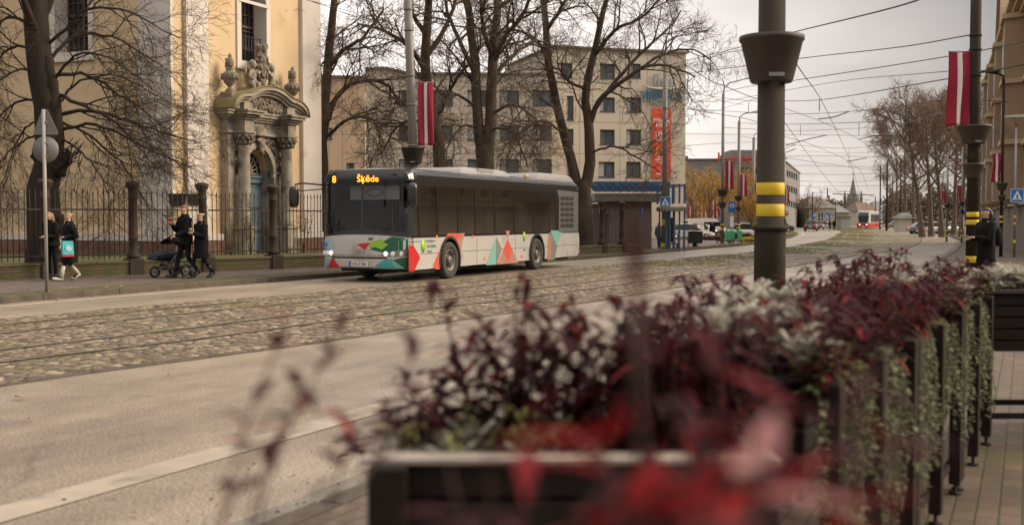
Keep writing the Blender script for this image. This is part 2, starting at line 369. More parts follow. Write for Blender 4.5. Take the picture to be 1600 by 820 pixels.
        hh = ramp(v1.outputs['Distance'], [(.0, (0, 0, 0)), (.16, (.8, .8, .8)), (.4, (1, 1, 1))])
        L(bump(hh, .9, .05, bump(noise(25, 4), .4, .02)), b.inputs['Normal'])
    if kind in ('pavers', 'slabs'):
        br = n('ShaderNodeTexBrick'); br.offset = .5
        L(mp.outputs[0], br.inputs['Vector'])
        s = 1.0; br.inputs['Scale'].default_value = s
        br.inputs['Brick Width'].default_value = .22 if kind == 'pavers' else .3; br.inputs['Row Height'].default_value = .11 if kind == 'pavers' else .2; br.inputs['Mortar Size'].default_value = .007; br.inputs['Mortar Smooth'].default_value = .3
        if kind == 'pavers': br.inputs['Color1'].default_value = (.125, .088, .060, 1); br.inputs['Color2'].default_value = (.09, .066, .047, 1); br.inputs['Mortar'].default_value = (.028, .03, .012, 1)
        else: br.inputs['Color1'].default_value = (.145, .112, .098, 1); br.inputs['Color2'].default_value = (.115, .09, .08, 1); br.inputs['Mortar'].default_value = (.06, .05, .04, 1)
        c = mix(1.0, br.outputs['Color'], ramp(noise(3, 8), [(.3, (.7, .7, .7)), (.7, (1.25, 1.22, 1.2))]), 'MULTIPLY')
        if kind == 'pavers':
            ms = ramp(noise(1.1, 7), [(.55, (0, 0, 0)), (.68, (.75, .75, .75))]); c = mix(ms, c, (.07, .075, .02))
        L(c, b.inputs['Base Color']); b.inputs['Roughness'].default_value = .6
        iv = n('ShaderNodeMath', operation='SUBTRACT'); iv.inputs[0].default_value = 1; L(br.outputs['Fac'], iv.inputs[1])
        L(bump(iv.outputs[0], .5, .012, bump(noise(40, 4), .25, .01)), b.inputs['Normal'])
    if kind == 'grass':
        c = ramp(noise(2.2, 8, .7), [(.3, (.075, .060, .030)), (.5, (.085, .085, .028)), (.7, (.105, .12, .03))])
        c = mix(1.0, c, ramp(noise(30, 4), [(.3, (.6, .6, .6)), (.7, (1.3, 1.3, 1.2))]), 'MULTIPLY')
        L(c, b.inputs['Base Color']); b.inputs['Roughness'].default_value = .9
        L(bump(noise(40, 5), .8, .04), b.inputs['Normal'])
    if kind == 'earth':
        c = ramp(noise(.6, 8, .7), [(.3, (.11, .085, .06)), (.55, (.15, .125, .09)), (.7, (.10, .10, .04))])
        L(c, b.inputs['Base Color']); b.inputs['Roughness'].default_value = .85; L(bump(noise(8, 6), .6, .04), b.inputs['Normal'])
    return m
ASPH = groundmat('asphalt', 'asphalt'); COB = groundmat('cobbles', 'cobblemoss'); PAV = groundmat('brick_pavers', 'pavers'); SLB = groundmat('sidewalk_slabs', 'slabs')
GRS = groundmat('verge_grass', 'grass'); ERT = groundmat('earth', 'earth')
GRAN = mat('granite_kerb', (.085, .066, .05), .75, var=.35, scale=3, bump=.5, bscale=25, stain=((.06, .065, .025), 1.2, .56))
PAINT = mat('road_paint', (.56, .52, .44), .6, var=.12, scale=6, stain=((.20, .18, .15), 3.0, .60))
RAIL = mat('rail_steel', (.30, .25, .19), .35, metal=.5, var=.3, scale=9)
def strip(name, A, B, dz, m, ncross=3, kind='structure', dzB=None):
    V = []
    for a, b in zip(A, B):
        for j in range(ncross+1):
            p = a + (b - a) * j/ncross; z = dz if dzB is None else dz + (dzB - dz)*j/ncross
            V.append((p[0], p[1], gz(p[1]) + z))
    k = ncross+1; Fc = [(i*k+j, (i+1)*k+j, (i+1)*k+j+1, i*k+j+1) for i in range(len(A)-1) for j in range(ncross)]
    mb = MB(); mb.add(V, Fc, 0, True); me_o = mb.build(name, m, recalc=False)
    nrm = sum(p.normal.z for p in me_o.data.polygons)
    if nrm < 0: me_o.data.flip_normals()
    return tag(me_o, kind=kind)
back = lambda p, d: Vector((p[0] - D[0]*d, p[1] - D[1]*d))
Apx = [(0,474.6),(200,458.5),(500,435),(700,420.5),(880,408),(1095,389.5),(1180,381.8),(1235,371.5),(1245,364)]
A0 = [U(*p) for p in Apx]; A0 = [back(A0[0], 45), back(A0[0], 10)] + A0 + [Vector((47, 200)), Vector((92, 420))]
Bpx = [(0,500),(232,478),(500,457),(880,422),(1090,402),(1180,393.6),(1226,387),(1290,375),(1308,366),(1314,362)]
B0 = [U(*p) for p in Bpx]; B0 = [back(B0[0], 40), back(B0[0], 10)] + B0 + [Vector((57, 200)), Vector((112, 420))]
Cpx = [(0,602),(500,535),(730,498),(960,466),(1228,417.8),(1352,398),(1408,390),(1434,381),(1436,372),(1408,365.5),(1378,362)]
C0_ = [U(*p) for p in Cpx]; C0_ = [back(C0_[0], 35), back(C0_[0], 10)] + C0_ + [Vector((68, 200)), Vector((122, 420))]
E0 = [back((-D*0+N*3.45), 35), N*3.45, N*3.45 + D*10, N*3.4+D*18, AT(1462, 41), AT(1497, 72), AT(1500, 100), AT(1480, 130), AT(1455, 163), Vector((80, 200)), Vector((140, 420))]
NS = 300
A = catmull(A0, NS); B = catmull(B0, NS); C = catmull(C0_, NS); E = catmull(E0, NS)
gx = np.concatenate([np.linspace(-500, 700, 41)]); gy = np.concatenate([np.linspace(-60, 30, 6), np.linspace(35, 90, 23), np.linspace(120, 3500, 14)])
gm = MB(); gm.grid([[(x, y, gz(y) - .12) for x in gx] for y in gy]); go = gm.build('ground', ERT, recalc=False); tag(go, kind='structure')
if sum(p.normal.z for p in go.data.polygons) < 0: go.data.flip_normals()
strip('road', A, E, 0.0, ASPH, 10)
strip('tram_track_bed', B, C, 0.012, COB, 4)
for fr, nm in ((.24, 0), (.42, 0), (.70, 0), (.86, 0)):
    mid = C + (B - C)*fr; a = offset(mid, .035); b = offset(mid, -.035)
    strip('tram_rail', a, b, .036, RAIL, 1)
    a = offset(mid, .078); b = offset(mid, .047); strip('rail_groove', a, b, .018, MATS.get('groove') or mat('groove', (.03, .026, .02), .9), 1)
# real setts: every stone its own low dome, packed in rows across the track
def grassy(q, f): return math.sin(q[0]*.8+1)+math.sin(q[1]*.45+q[0]*.4)+.5*math.sin(q[0]*2.7) + 2.2*(f-.5) - max(0, .45-f)*6 > .12
def setts(name, m, smax_y=62):
    rng = np.random.default_rng(12); V = []; Fc = []; n6 = 7; ang = 2*np.pi*np.arange(n6)/n6
    mid = (B + C)/2; d = np.r_[0, np.cumsum(np.linalg.norm(np.diff(mid, axis=0), axis=1))]; s = 0; k = 0
    def row(q): return np.array([np.interp(q, d, C[:, 0]), np.interp(q, d, C[:, 1])]), np.array([np.interp(q, d, B[:, 0]), np.interp(q, d, B[:, 1])])
    while True:
        a, b_ = row(s); 
        if a[1] > smax_y or s > d[-1]-2: break
        big = .80 + max(0, (a[1]-25))*.02; st = .150*big*rng.uniform(.9, 1.12); W_t = np.linalg.norm(b_-a); u = .06
        if a[1] > 6 or b_[1] > 6:
            while u < W_t-.08:
                w_ = rng.uniform(.12, .25)*big; f = (u+w_/2)/W_t
                if all(abs(f-fr)*W_t > .06+w_*.5 for fr in (.24, .42, .70, .86)) and rng.uniform() > .05 and not (grassy(a + (b_-a)*f, f) and rng.uniform() < .62):
                    t = (b_-a)/W_t; c = a + t*(u+w_/2) + rng.normal(size=2)*.012; nrm = np.array([-t[1], t[0]])*-1; r1_, r2_ = w_*.47, st*.47; h = rng.uniform(.006, .018); g = gz(c[1]); j = 1 + rng.uniform(-.13, .13, n6); rt = rng.uniform(-.25, .25)
                    for q, zz_ in ((1.0, .004), (.90, h*.75), (.55, h)):
                        cs_, sn_ = np.cos(ang+rt), np.sin(ang+rt); e = (np.abs(cs_)**4+np.abs(sn_)**4)**(-.25)
                        for i in range(n6): p = c + t*(r1_*q*cs_[i]*e[i]*j[i]) + nrm*(r2_*q*sn_[i]*e[i]*j[i]); V.append((p[0], p[1], g+.012+zz_))
                    for q in range(2):
                        for i in range(n6): Fc.append((k+q*n6+i, k+q*n6+(i+1) % n6, k+(q+1)*n6+(i+1) % n6, k+(q+1)*n6+i))
                    o2 = k+2*n6; Fc += [(o2, o2+1, o2+2, o2+3), (o2, o2+3, o2+4, o2+5), (o2, o2+5, o2+6, o2+6)]
                    k += 3*n6
                u += w_ + .012
        s += st+.012
    Fq = [f for f in Fc if len(set(f)) == 4]; 
    return tag(raw(name, V, Fq, m, smooth=True), kind='structure')
SETT = leafmat('sett_stone', (.075, .056, .038), (.215, .165, .11), (.35, .28, .19), rough=.58, tr=0.0)
setts('cobblestones', SETT)
# kerb stones at the edge of the bed and of both pavements
def kerb(name, P, wd, z1, L=1.0, side=1, z0=-.1, smin=0, smax=1e9):
    d = np.r_[0, np.cumsum(np.linalg.norm(np.diff(P, axis=0), axis=1))]; mb = MB(); s = 0
    def at(q): return Vector((np.interp(q, d, P[:, 0]), np.interp(q, d, P[:, 1])))
    while s + L < d[-1]:
        a = at(s+.006); b = at(s+L-.006)
        if a.y > -5 and a.y < 170 and abs(a.x) < 70:
            t = (b - a).normalized(); n = Vector((-t.y, t.x))*side
            jz = random.uniform(-.006, .006); jo = random.uniform(-.008, .008)
            pts = [a + n*jo, b + n*jo, b + n*(jo+wd), a + n*(jo+wd)]
            zz = [gz(a.y), gz(b.y), gz(b.y), gz(a.y)]; c = .018
            cen = sum(pts, Vector((0, 0)))/4
            low = [V3(p, z0+q) for p, q in zip(pts, zz)]; midr = [V3(p, z1-c+jz+q) for p, q in zip(pts, zz)]; top = [V3(p + (cen-p).normalized()*c*1.2, z1+jz+q) for p, q in zip(pts, zz)]
            mb.loft([low, midr, top], smooth=False)
        s += L
    return tag(mb.build(name, GRAN), kind='structure')
kerb('kerb', A, .16, .13); kerb('kerb', E, .16, .13, side=-1); kerb('track_edging', C, .10, .02, L=.8, side=-1); 
strip('grass_verge', offset(A, .16), offset(A, 1.15), .115, GRS, 2)
strip('sidewalk', offset(A, 1.1), offset(A, 26), .11, SLB, 10)
strip('pavement', offset(E, -.16), offset(E, -30), .12, PAV, 10)
nl = [i for i in range(NS) if E[i][1] < 60]
tl = catmull([N*5.22 - D*30, N*5.22, N*5.05+D*10, N*4.9+D*18, AT(1440, 44)], 60)
strip('road_marking', offset(tl, .15), offset(tl, -.15), .006, mat('worn_pale_band', (.33, .285, .225), .6, var=.15, scale=2, stain=((.20, .175, .14), 2.2, .58)), 1)
sl_ = offset(A, -.55); sl2 = offset(A, -.67); strip('road_marking', sl_[:200], sl2[:200], .006, PAINT, 1)
SLT = mat('gutter_slab', (.16, .145, .12), .7, var=.3, scale=3, bump=.5)
strip('gutter', offset(E, .02), offset(E, .42), .005, SLT, 1)

# low scatter: fallen leaves and grass tufts
def scatter_leaves(name, pts, m, size=.045, label=None):
    V = []; Fc = []
    for i, (x, y, z) in enumerate(pts):
        a = random.uniform(0, 6.28); s = size*random.uniform(.6, 1.3); t = random.uniform(-.4, .4)
        dxx, dyy = math.cos(a)*s, math.sin(a)*s
        V += [(x-dxx, y-dyy, z+.006), (x-dyy*.6, y+dxx*.6, z+.012+abs(t)*s), (x+dxx, y+dyy, z+.008), (x+dyy*.6, y-dxx*.6, z+.006)]
        Fc.append((4*i, 4*i+1, 4*i+2, 4*i+3))
    o = raw(name, V, Fc, m, smooth=False); return tag(o, label, 'leaves', kind='stuff')
LF = leafmat('fallen_leaf', (.20, .09, .03), (.38, .22, .05), (.45, .30, .07), tr=.1)
pts = []; grit = []
dA = A; 
for _ in range(1500):
    i = random.randrange(20, 210); u = random.random(); o_ = random.choice([random.uniform(-.9, .1), random.uniform(.1, 1.3), random.uniform(.3, 6)])
    p = dA[i] + (dA[i+1]-dA[i])*u; t = (dA[i+1]-dA[i]); t = t/np.linalg.norm(t); q = p + o_*np.array([-t[1], t[0]])
    pts.append((q[0], q[1], gz(q[1]) + (.015 if o_ < 0 else .125)))
for _ in range(260):
    q = N*random.uniform(4, 14) + D*random.uniform(0, 40); pts.append((q.x, q.y, gz(q.y)+.02))
for _ in range(260):
    q = AT(random.uniform(1480, 1640), random.uniform(18, 60)); pts.append((q.x, q.y, gz(q.y)+.13))
for _ in range(420):
    s_ = random.uniform(-1, 22); q = N*(3.5+abs(random.gauss(0, .55))) + D*s_; grit.append((q.x, q.y, gz(q.y)+.001))
scatter_leaves('grit', grit, leafmat('dark_grit', (.03, .025, .018), (.12, .09, .06), tr=0), .014, 'dark grit and leaf crumbs gathered along the near kerb')
scatter_leaves('fallen_leaves', pts, LF, .045, 'brown and yellow fallen leaves along the kerbs and pavements')
GT = leafmat('grass_blade', (.10, .11, .018), (.21, .20, .04), (.26, .21, .07), tr=.3)
def tufts(name, cs, m, hmax, label, nb=7):
    V = []; Fc = []; k = 0
    for (x, y, z) in cs:
        for _ in range(nb):
            a = random.uniform(0, 6.28); r = random.uniform(0, .06); bx, by = x+r*math.cos(a), y+r*math.sin(a); h = random.uniform(.35, 1)*hmax; l = random.uniform(.1, .7)*h
            wv = .006; V += [(bx-wv*math.sin(a), by+wv*math.cos(a), z), (bx+wv*math.sin(a), by-wv*math.cos(a), z), (bx+l*math.cos(a), by+l*math.sin(a), z+h)]
            Fc.append((k, k+1, k+2)); k += 3
    return tag(raw(name, V, Fc, m, smooth=False, kn=3), label, 'grass', kind='stuff')
cs = []
for _ in range(5200):
    i = random.randrange(40, 170); u = random.random(); o_ = random.uniform(.18, 1.2)
    p = A[i] + (A[i+1]-A[i])*u; t = A[i+1]-A[i]; t = t/np.linalg.norm(t); q = p + o_*np.array([-t[1], t[0]])
    if math.sin(q[0]*1.3)+math.sin(q[1]*.9+q[0]) > -.9: cs.append((q[0], q[1], gz(q[1])+.11))
for _ in range(22000):
    i = random.randrange(40, 190); u = random.random(); f = random.choice([random.uniform(.5, 1), random.uniform(.25, 1)])
    ii = C[i] + (B[i]-C[i])*f; jj = C[i+1] + (B[i+1]-C[i+1])*f; q = ii + (jj-ii)*u
    if grassy(q, f) or random.random() < .06: cs.append((q[0], q[1], gz(q[1])+.012))
tufts('grass_tufts', cs, GT, .07, 'short grass growing on the verge and between the cobbles of the tram track')
# ------------------------------------------------------------------ church
YEL = mat('ochre_plaster', (.58, .44, .275), .85, var=.07, scale=.7, bump=.15, bscale=12, stain=((.50, .345, .19), .9, .60))
WHT = mat('white_plaster', (.60, .545, .50), .85, var=.06, scale=1.2, bump=.15, bscale=14, stain=((.46, .41, .37), 1.3, .62))
STO = mat('weathered_sandstone', (.38, .33, .265), .85, col2=(.21, .18, .14), scale=2.4, bump=.6, bscale=10, stain=((.055, .050, .040), 1.6, .57))
STD = mat('dark_carved_stone', (.30, .25, .19), .9, col2=(.10, .088, .072), scale=7, bump=.8, bscale=18)
MOSS = mat('mossy_stone', (.15, .15, .035), .95, col2=(.22, .17, .10), scale=1.6, bump=.6, bscale=16)
PLIN = mat('plinth_brick', (.16, .085, .06), .9, var=.4, scale=5, bump=.5, bscale=12)
DGL = mat('dark_window_glass', (.02, .022, .025), .12, var=0)
DWD = mat('dark_window_wood', (.06, .045, .035), .6, var=.2)
IRON = mat('black_iron', (.03, .026, .024), .55, var=.2)
DOORM = mat('blue_grey_door', (.10, .15, .19), .5, var=.15, scale=5)
TIN = mat('grey_roof_tin', (.16, .14, .12), .5, var=.2)
PAPER = mat('white_paper', (.75, .75, .75), .7, var=0)
CH = empty('church', (-11.86, 39.5, .0), RZ, 'ochre and white baroque church with a carved stone portal behind the iron fence', 'church')
UF = 8.75; VS = 17.0; HT = 15.5; WC = 4.45; WR = .78; WS = 9.85; WB = 7.62       # facade length, side length, height, window centre
def archpts(c, w, zb, zs, n=14):
    return [(c-w, zb)] + [(c + w*math.cos(math.pi - math.pi*i/n), zs + w*math.sin(math.pi*i/n)) for i in range(n+1)] + [(c+w, zb)]
SVc = 4.72; SW = .82; SB = 7.72; SS = 11.2
PC = 4.42
mb = MB()
mb.plate([(0, 0), (UF, 0), (UF, HT), (0, HT)], [archpts(WC, WR, WB, WS)[::-1], archpts(PC, .87, .1, 3.35)[::-1]], 'xz', 0, .9)
mb.plate([(0.9, 0), (VS, 0), (VS, HT), (0.9, HT)], [archpts(SVc, SW, SB, SS)[::-1], archpts(SVc+6.3, SW, SB, SS)[::-1]], 'yz', 0, .9)
mb.box(.9, UF, VS-.9, VS, 0, HT); mb.box(UF-.9, UF-.001, .9, VS-.9, 0, HT)
mb.build('wall', YEL, CH)
for a in ((.50, 1.66, -.16, -.002), (7.5, UF+.05, -.16, -.002), (-.14, -.002, 0.0, 1.3), (-.14, -.002, 9.0, 10.2)):
    mb = MB(); mb.box(*a, 1.06, HT-.51)
    if a[0] == -.14 and a[2] == 0: mb.box(-.06, -.002, 1.3, 1.55, 1.06, HT-.51)
    mb.build('pilaster', WHT, CH)
mb = MB()                                                  # white stripe over a brick-red plinth
mb.box(-.20, -.001, -.2, VS, .82, 1.05); mb.box(-.001, PC-2.05, -.2, -.001, .82, 1.05); mb.box(PC+2.05, UF+.1, -.2, -.001, .82, 1.05); mb.build('plinth_band', WHT, CH)
mb = MB(); mb.box(-.26, -.001, -.26, VS, -.3, .8); mb.box(-.0, PC-2.05, -.26, -.001, -.3, .8); mb.box(PC+2.05, UF+.12, -.26, -.001, -.3, .8); mb.build('plinth', PLIN, CH)
mb = MB()
for z, p in ((HT-.5, .25), (HT-.3, .45), (HT-.1, .7)): mb.box(-p, UF+p, -p, VS+p, z, z+.2+.001*p)
mb.build('cornice', WHT, CH)
rf = MB(); rf.add([(-.7,-.7,HT+.1),(UF+.7,-.7,HT+.1),(UF+.7,VS+.7,HT+.1),(-.7,VS+.7,HT+.1),(UF/2,UF/2,HT+5),(UF/2,VS-UF/2,HT+5)], [(0,1,4),(1,2,5,4),(2,3,5),(3,0,4,5)]); rf.build('roof', TIN, CH)
def church_window(c, w, zb, zs, plane):
    f = MB(); o = archpts(c, w+.24, zb-.26, zs); i = archpts(c, w-.001, zb, zs)
    f.plate(o, [i[::-1]], plane, -.07, -.003)
    if plane == 'xz': f.box(c-w-.3, c+w+.3, -.12, -.072, zb-.34, zb-.24); f.box(c-w-.1, c+w+.1, -.10, -.071, zs-.03, zs+.09)
    else: f.box(-.12, -.072, c-w-.3, c+w+.3, zb-.34, zb-.24)
    fo = f.build('window', WHT, CH)
    r = MB()                                            # white reveal lining
    pts = archpts(c, w-.004, zb+.002, zs)
    for a, b in zip(pts, pts[1:] + pts[:1]):
        q = [(a[0], .0, a[1]), (b[0], .0, b[1]), (b[0], .62, b[1]), (a[0], .62, a[1])]
        r.add(q if plane == 'xz' else [(y, x, z) for x, y, z in q], [(0,1,2,3)])
    r.build('reveal', WHT, fo)
    g = MB(); g.plate(archpts(c, w+.05, zb-.05, zs), [], plane, .62, .66); g.build('pane', DGL, fo)
    s = MB()
    def bar(x0, x1, z0, z1, d0=.55, d1=.615):
        s.box(x0, x1, d0, d1, z0, z1) if plane == 'xz' else s.box(d0, d1, x0, x1, z0, z1)
    bar(c-w, c-w+.07, zb, zs+w*.2); bar(c+w-.07, c+w, zb, zs+w*.2); bar(c-.045, c+.045, zb, zs+w)
    for z in np.arange(zb+.02, zs+.1, .62): bar(c-w, c+w, z, z+.035)
    for x in (-.55, -.28, .28, .55): bar(c+x*w*1.15-.012, c+x*w*1.15+.012, zb, zs+w*.7, .57, .6)
    bar(c-w, c+w, zb+1.4, zb+1.5)
    s.build('sash', DWD, fo)
    if plane == 'xz':
        gl = MB()
        for k in range(9): x = c-w+.1+k*(2*w-.2)/8; gl.tube([(x, .2, zb), (x, .2, zb+1.0)], .014, 6)
        for z in (zb+.04, zb+.5, zb+1.0): gl.tube([(c-w, .2, z), (c+w, .2, z)], .016, 6)
        gl.build('grille', IRON, fo)
church_window(WC, WR, WB, WS, 'xz'); church_window(SVc, SW, SB, SS, 'yz'); church_window(SVc+6.3, SW, SB, SS, 'yz')
PADD = MB.add
def _narrow(self, vs, fs, mi=0, smooth=False, M=None): return PADD(self, [(PC+(q[0]-PC)*.89 if abs(q[0]) > .6 else q[0], q[1], q[2]) for q in vs], fs, mi, smooth, M)
MB.add = _narrow
# portal -----------------------------------------------------------------
def rough_ball(mb, c, rx, ry, rz, amp=.14, n=16, k=12, seed=0):
    rr = random.Random(seed); ph = [rr.uniform(0, 6) for _ in range(6)]
    mb.ball(c, rx, ry, rz, n, k, fn=lambda d: 1+amp*(math.sin(5*d.x+ph[0])*math.sin(6*d.z+ph[1])+.6*math.sin(9*d.y+ph[2])*math.sin(11*d.z+ph[3])))
po = MB(); zb = .1
# surround with the arched opening, in two thicknesses
po.plate([(PC-2.05, zb), (PC+2.05, zb), (PC+2.05, 4.75), (PC-2.05, 4.75)], [archpts(PC, 1.0, zb, 3.35)[::-1]], 'xz', -.22, -.001)
po.plate(archpts(PC, 1.22, zb, 3.35), [archpts(PC, .99, zb+.001, 3.35)[::-1]], 'xz', -.30, -.222)
for sx in (-1, 1):
    c = PC + sx*1.95; po.box(c-.22, c+.22, -.34, -.001, zb, 4.75)
    c = PC + sx*1.5
    po.bbox(c-.34, c+.34, -.86, -.225, zb, zb+1.1, .03); po.bbox(c-.38, c+.38, -.90, -.226, zb+1.1, zb+1.22, .03)
    po.lathe([(.30, 0), (.32, .06), (.27, .13), (.29, .18), (.25, .24), (.255, 1.2), (.235, 2.4), (.21, 2.95), (.24, 2.98), (.21, 3.02)], (c, -.58, zb+1.22), 20)
    po.box(c-.30, c+.30, -.86, -.227, 4.76, 5.32)
    po.box(PC+sx*1.0-.08, PC+sx*1.0+.08, -.33, -.223, 3.2, 3.34)
po.box(PC-2.2, PC+2.2, -.36, -.002, 4.762, 5.33)
for k, (z, h, p) in enumerate(((4.80, .08, .06), (5.30, .07, .10), (5.38, .08, .22), (5.47, .10, .38), (5.58, .07, .46))):
    po.box(PC-2.2-p*.8, PC+2.2+p*.8, -.40-p*.55, -.004-.001*k, z, z+h)
    for sx in (-1, 1): po.box(PC+sx*1.5-.32-p*.6, PC+sx*1.5+.32+p*.6, -.87-p*.75, -.38, z+.0015, z+h-.0015)
p_o = po.build('portal', STO, CH)
cap = MB()
for sx in (-1, 1):
    c = PC + sx*1.5; cap.lathe([(.20, 0), (.24, .1), (.30, .28), (.36, .38)], (c, -.58, 4.36), 14)
    for k in range(10):
        a = k*math.pi/5
        for zz, rr in ((4.46, .27), (4.60, .32), (4.68, .37)): rough_ball(cap, (c+rr*math.cos(a+zz*3), -.58+rr*math.sin(a+zz*3), zz), .07, .07, .075, .3, 8, 6, k)
for k in range(60):                                       # carved spandrels and keystone
    a = math.pi*(k+.5)/60; rr = random.uniform(1.32, 1.65); x = rr*math.cos(a); z = 3.35+rr*math.sin(a)
    if z < 4.72: rough_ball(cap, (PC+x, -.26, z), .11, .06, .09, .3, 8, 6, k)
rough_ball(cap, (PC, -.36, 4.45), .20, .14, .26, .25, 14, 12, 3); rough_ball(cap, (PC, -.40, 4.2), .11, .10, .16, .25, 10, 8, 4); rough_ball(cap, (PC-.17, -.36, 4.6), .13, .1, .1, .2, 10, 8, 5); rough_ball(cap, (PC+.17, -.36, 4.6), .13, .1, .1, .2, 10, 8, 6)
cap.build('carved_ornament', STD, p_o)
def ped(u):                                                # pediment profile: raised middle, swept ends
    a = abs(u)
    if a < 1.15: return 5.68 + .98*math.sqrt(max(0, 1-(a/1.75)**2)) 
    z1 = 5.68 + .98*math.sqrt(1-(1.15/1.75)**2)
    if a < 1.45: return z1 - .10*(a-1.15)/.3
    return 5.68 + (z1-.10-5.68)*math.sqrt(max(0, 1-((a-1.45)/1.2)**2))
us = np.linspace(-2.65, 2.65, 61)
pm = MB()
def sweep(mbx, t0, t1, y0, y1, umax=2.65, mi=0):
    uu = [u for u in us if abs(u) <= umax+1e-6]
    rings = [[(PC+u*(1), y0, max(5.66, ped(u)+t0)), (PC+u, y1, max(5.66, ped(u)+t0)), (PC+u, y1, max(5.67, ped(u)+t1)), (PC+u, y0, max(5.67, ped(u)+t1))] for u in uu]
    mbx.loft(rings, mi, False)
sweep(pm, -.16, -.02, -.98, -.05); sweep(pm, -.26, -.161, -.88, -.06, 2.5); sweep(pm, -.36, -.261, -.78, -.07, 2.4)
pm.plate([(PC+u, max(5.66, ped(u)-.36)) for u in us[::-1] if abs(u) < 2.35] + [(PC-2.35, 5.655), (PC+2.35, 5.655)], [], 'xz', -.60, -.08)
for sx in (-1, 1): pm.box(PC+sx*1.5-.28, PC+sx*1.5+.28, -.82, -.602, 5.656, ped(1.5)-.37)
pm.build('pediment', STO, p_o)
mo = MB(); sweep(mo, -.018, .03, -1.02, -.03); mo.build('mossy_coping', MOSS, p_o)
rl = MB()
for k in range(90):
    u = random.uniform(-1.1, 1.1); zt = ped(u)-.42
    rough_ball(rl, (PC+u, -.62, random.uniform(5.74, max(5.76, zt))), random.uniform(.05, .11), .07, random.uniform(.05, .11), .35, 8, 6, k)
rl.build('carved_relief', STD, p_o)
for sx in (-1, 1):                                        # urns with flames
    ur = MB(); c = (PC+sx*2.18, -.45, 5.66)
    ur.bbox(c[0]-.27, c[0]+.27, c[1]-.27, c[1]+.27, 5.66, 6.28, .03)
    if sx > 0: pass
    ur.lathe([(.17, .62), (.19, .67), (.09, .75), (.08, .82), (.20, .93), (.29, 1.12), (.31, 1.25), (.22, 1.34), (.13, 1.40), (.17, 1.46), (.14, 1.52)], c, 18)
    for k in range(12): a = k*math.pi/6; rough_ball(ur, (c[0]+.27*math.cos(a), c[1]+.27*math.sin(a), 5.66+1.18), .07, .07, .12, .3, 8, 6, k)
    rough_ball(ur, (c[0], c[1], 5.66+1.68), .17, .17, .20, .3, 12, 10, 5); rough_ball(ur, (c[0]+.03, c[1], 5.66+1.9), .07, .07, .12, .3, 8, 8, 6)
    ur.build('urn', STD, p_o)
sh = MB()                                                 # crowned shield between two cherubs
rough_ball(sh, (PC, -.42, 7.45), .36, .16, .58, .10, 18, 16, 1); rough_ball(sh, (PC, -.40, 6.95), .24, .16, .32, .2, 14, 10, 2)
for k in range(16):
    a = 2*math.pi*k/16; rough_ball(sh, (PC+.37*math.cos(a), -.44, 7.43+.55*math.sin(a)), .09, .10, .09, .35, 8, 6, k)
for k in range(26): rough_ball(sh, (PC+random.uniform(-.24, .24), -.57, 7.45+random.uniform(-.42, .42)), .06, .05, .08, .3, 7, 6, k)
sh.lathe([(.16, 0), (.20, .05), (.26, .18), (.20, .24), (.08, .30)], (PC, -.42, 7.98), 12)
for k in range(6): a = k*math.pi/3; rough_ball(sh, (PC+.24*math.cos(a), -.42+.2*math.sin(a), 8.22), .07, .06, .09, .3, 8, 6, k)
sh.build('shield', STD, p_o)
def cherub(sx):
    c = MB(); b = PC + sx*.68; L = lambda x, y, z: (b+sx*x, -.45+y, z)
    rough_ball(c, L(.0, 0, 7.02), .19, .15, .27, .08, 14, 12, 3); rough_ball(c, L(-.02, 0, 6.78), .21, .17, .17, .08, 12, 10, 4)
    rough_ball(c, L(-.04, -.02, 7.45), .13, .13, .15, .05, 14, 12, 5)
    for k in range(12): a = k*.52; rough_ball(c, L(-.04+.11*math.cos(a), .02, 7.52+.07*math.sin(a)), .05, .08, .05, .25, 7, 6, k)
    c.tube([L(-.10, -.04, 7.22), L(-.22, -.14, 7.10), L(-.36, -.12, 7.2)], [.075, .062, .045], 10); c.tube([L(.12, -.02, 7.2), L(.24, -.05, 7.0), L(.16, -.16, 6.85)], [.07, .06, .045], 10)
    c.tube([L(-.05, -.06, 6.76), L(-.02, -.28, 6.70), L(-.02, -.27, 6.42)], [.11, .095, .06], 10); c.tube([L(.12, -.04, 6.76), L(.24, -.22, 6.66), L(.22, -.20, 6.36)], [.11, .09, .06], 10)
    c.tube([L(.16, .05, 7.25), L(.27, .12, 7.4), L(.26, .14, 7.15), L(.22, .12, 6.9)], [.05, .07, .06, .02], 8)
    c.build('cherub', STO, p_o)
cherub(-1); cherub(1)
st = MB(); st.bbox(PC-1.5, PC+1.5, -1.5, -.23, -.1, .12, .02); st.build('step', STO, CH)
# door recess
DSH = MB.add
def _shift(self, vs, fs, mi=0, smooth=False, M=None): return DSH(self, [(q[0], q[1]-.30 if q[1] > .3 else q[1], q[2]) for q in vs], fs, mi, smooth, M)
MB.add = _shift
dr = MB(); pts = archpts(PC, .975, .1, 3.35)
for a, b in zip(pts, pts[1:]): dr.add([(a[0], -.2, a[1]), (b[0], -.2, b[1]), (b[0], .85, b[1]), (a[0], .85, a[1])], [(0,1,2,3)])
dr.build('door_reveal', STO, p_o)
dd = MB(); dd.box(PC-.97, PC+.97, .60, .68, .12, 3.0)
for sx in (-1, 1):
    for z0, z1 in ((.3, 1.0), (1.12, 1.9), (2.02, 2.8)):
        x0, x1 = sorted((PC+sx*.1, PC+sx*.86)); dd.bbox(x0, x1, .555, .602, z0, z1, .03)
dd.box(PC-.05, PC+.05, .545, .60, .12, 3.0); dd.box(PC-.97, PC+.97, .50, .70, 3.0, 3.28); dd.box(PC-.97, PC+.97, .44, .52, 3.2, 3.3)
do = dd.build('door', DOORM, CH)
hd = MB(); hd.tube([(PC+.12, .52, 1.35), (PC+.12, .49, 1.38), (PC+.12, .49, 1.58), (PC+.12, .52, 1.61)], .014, 8); hd.build('handle', IRON, do)
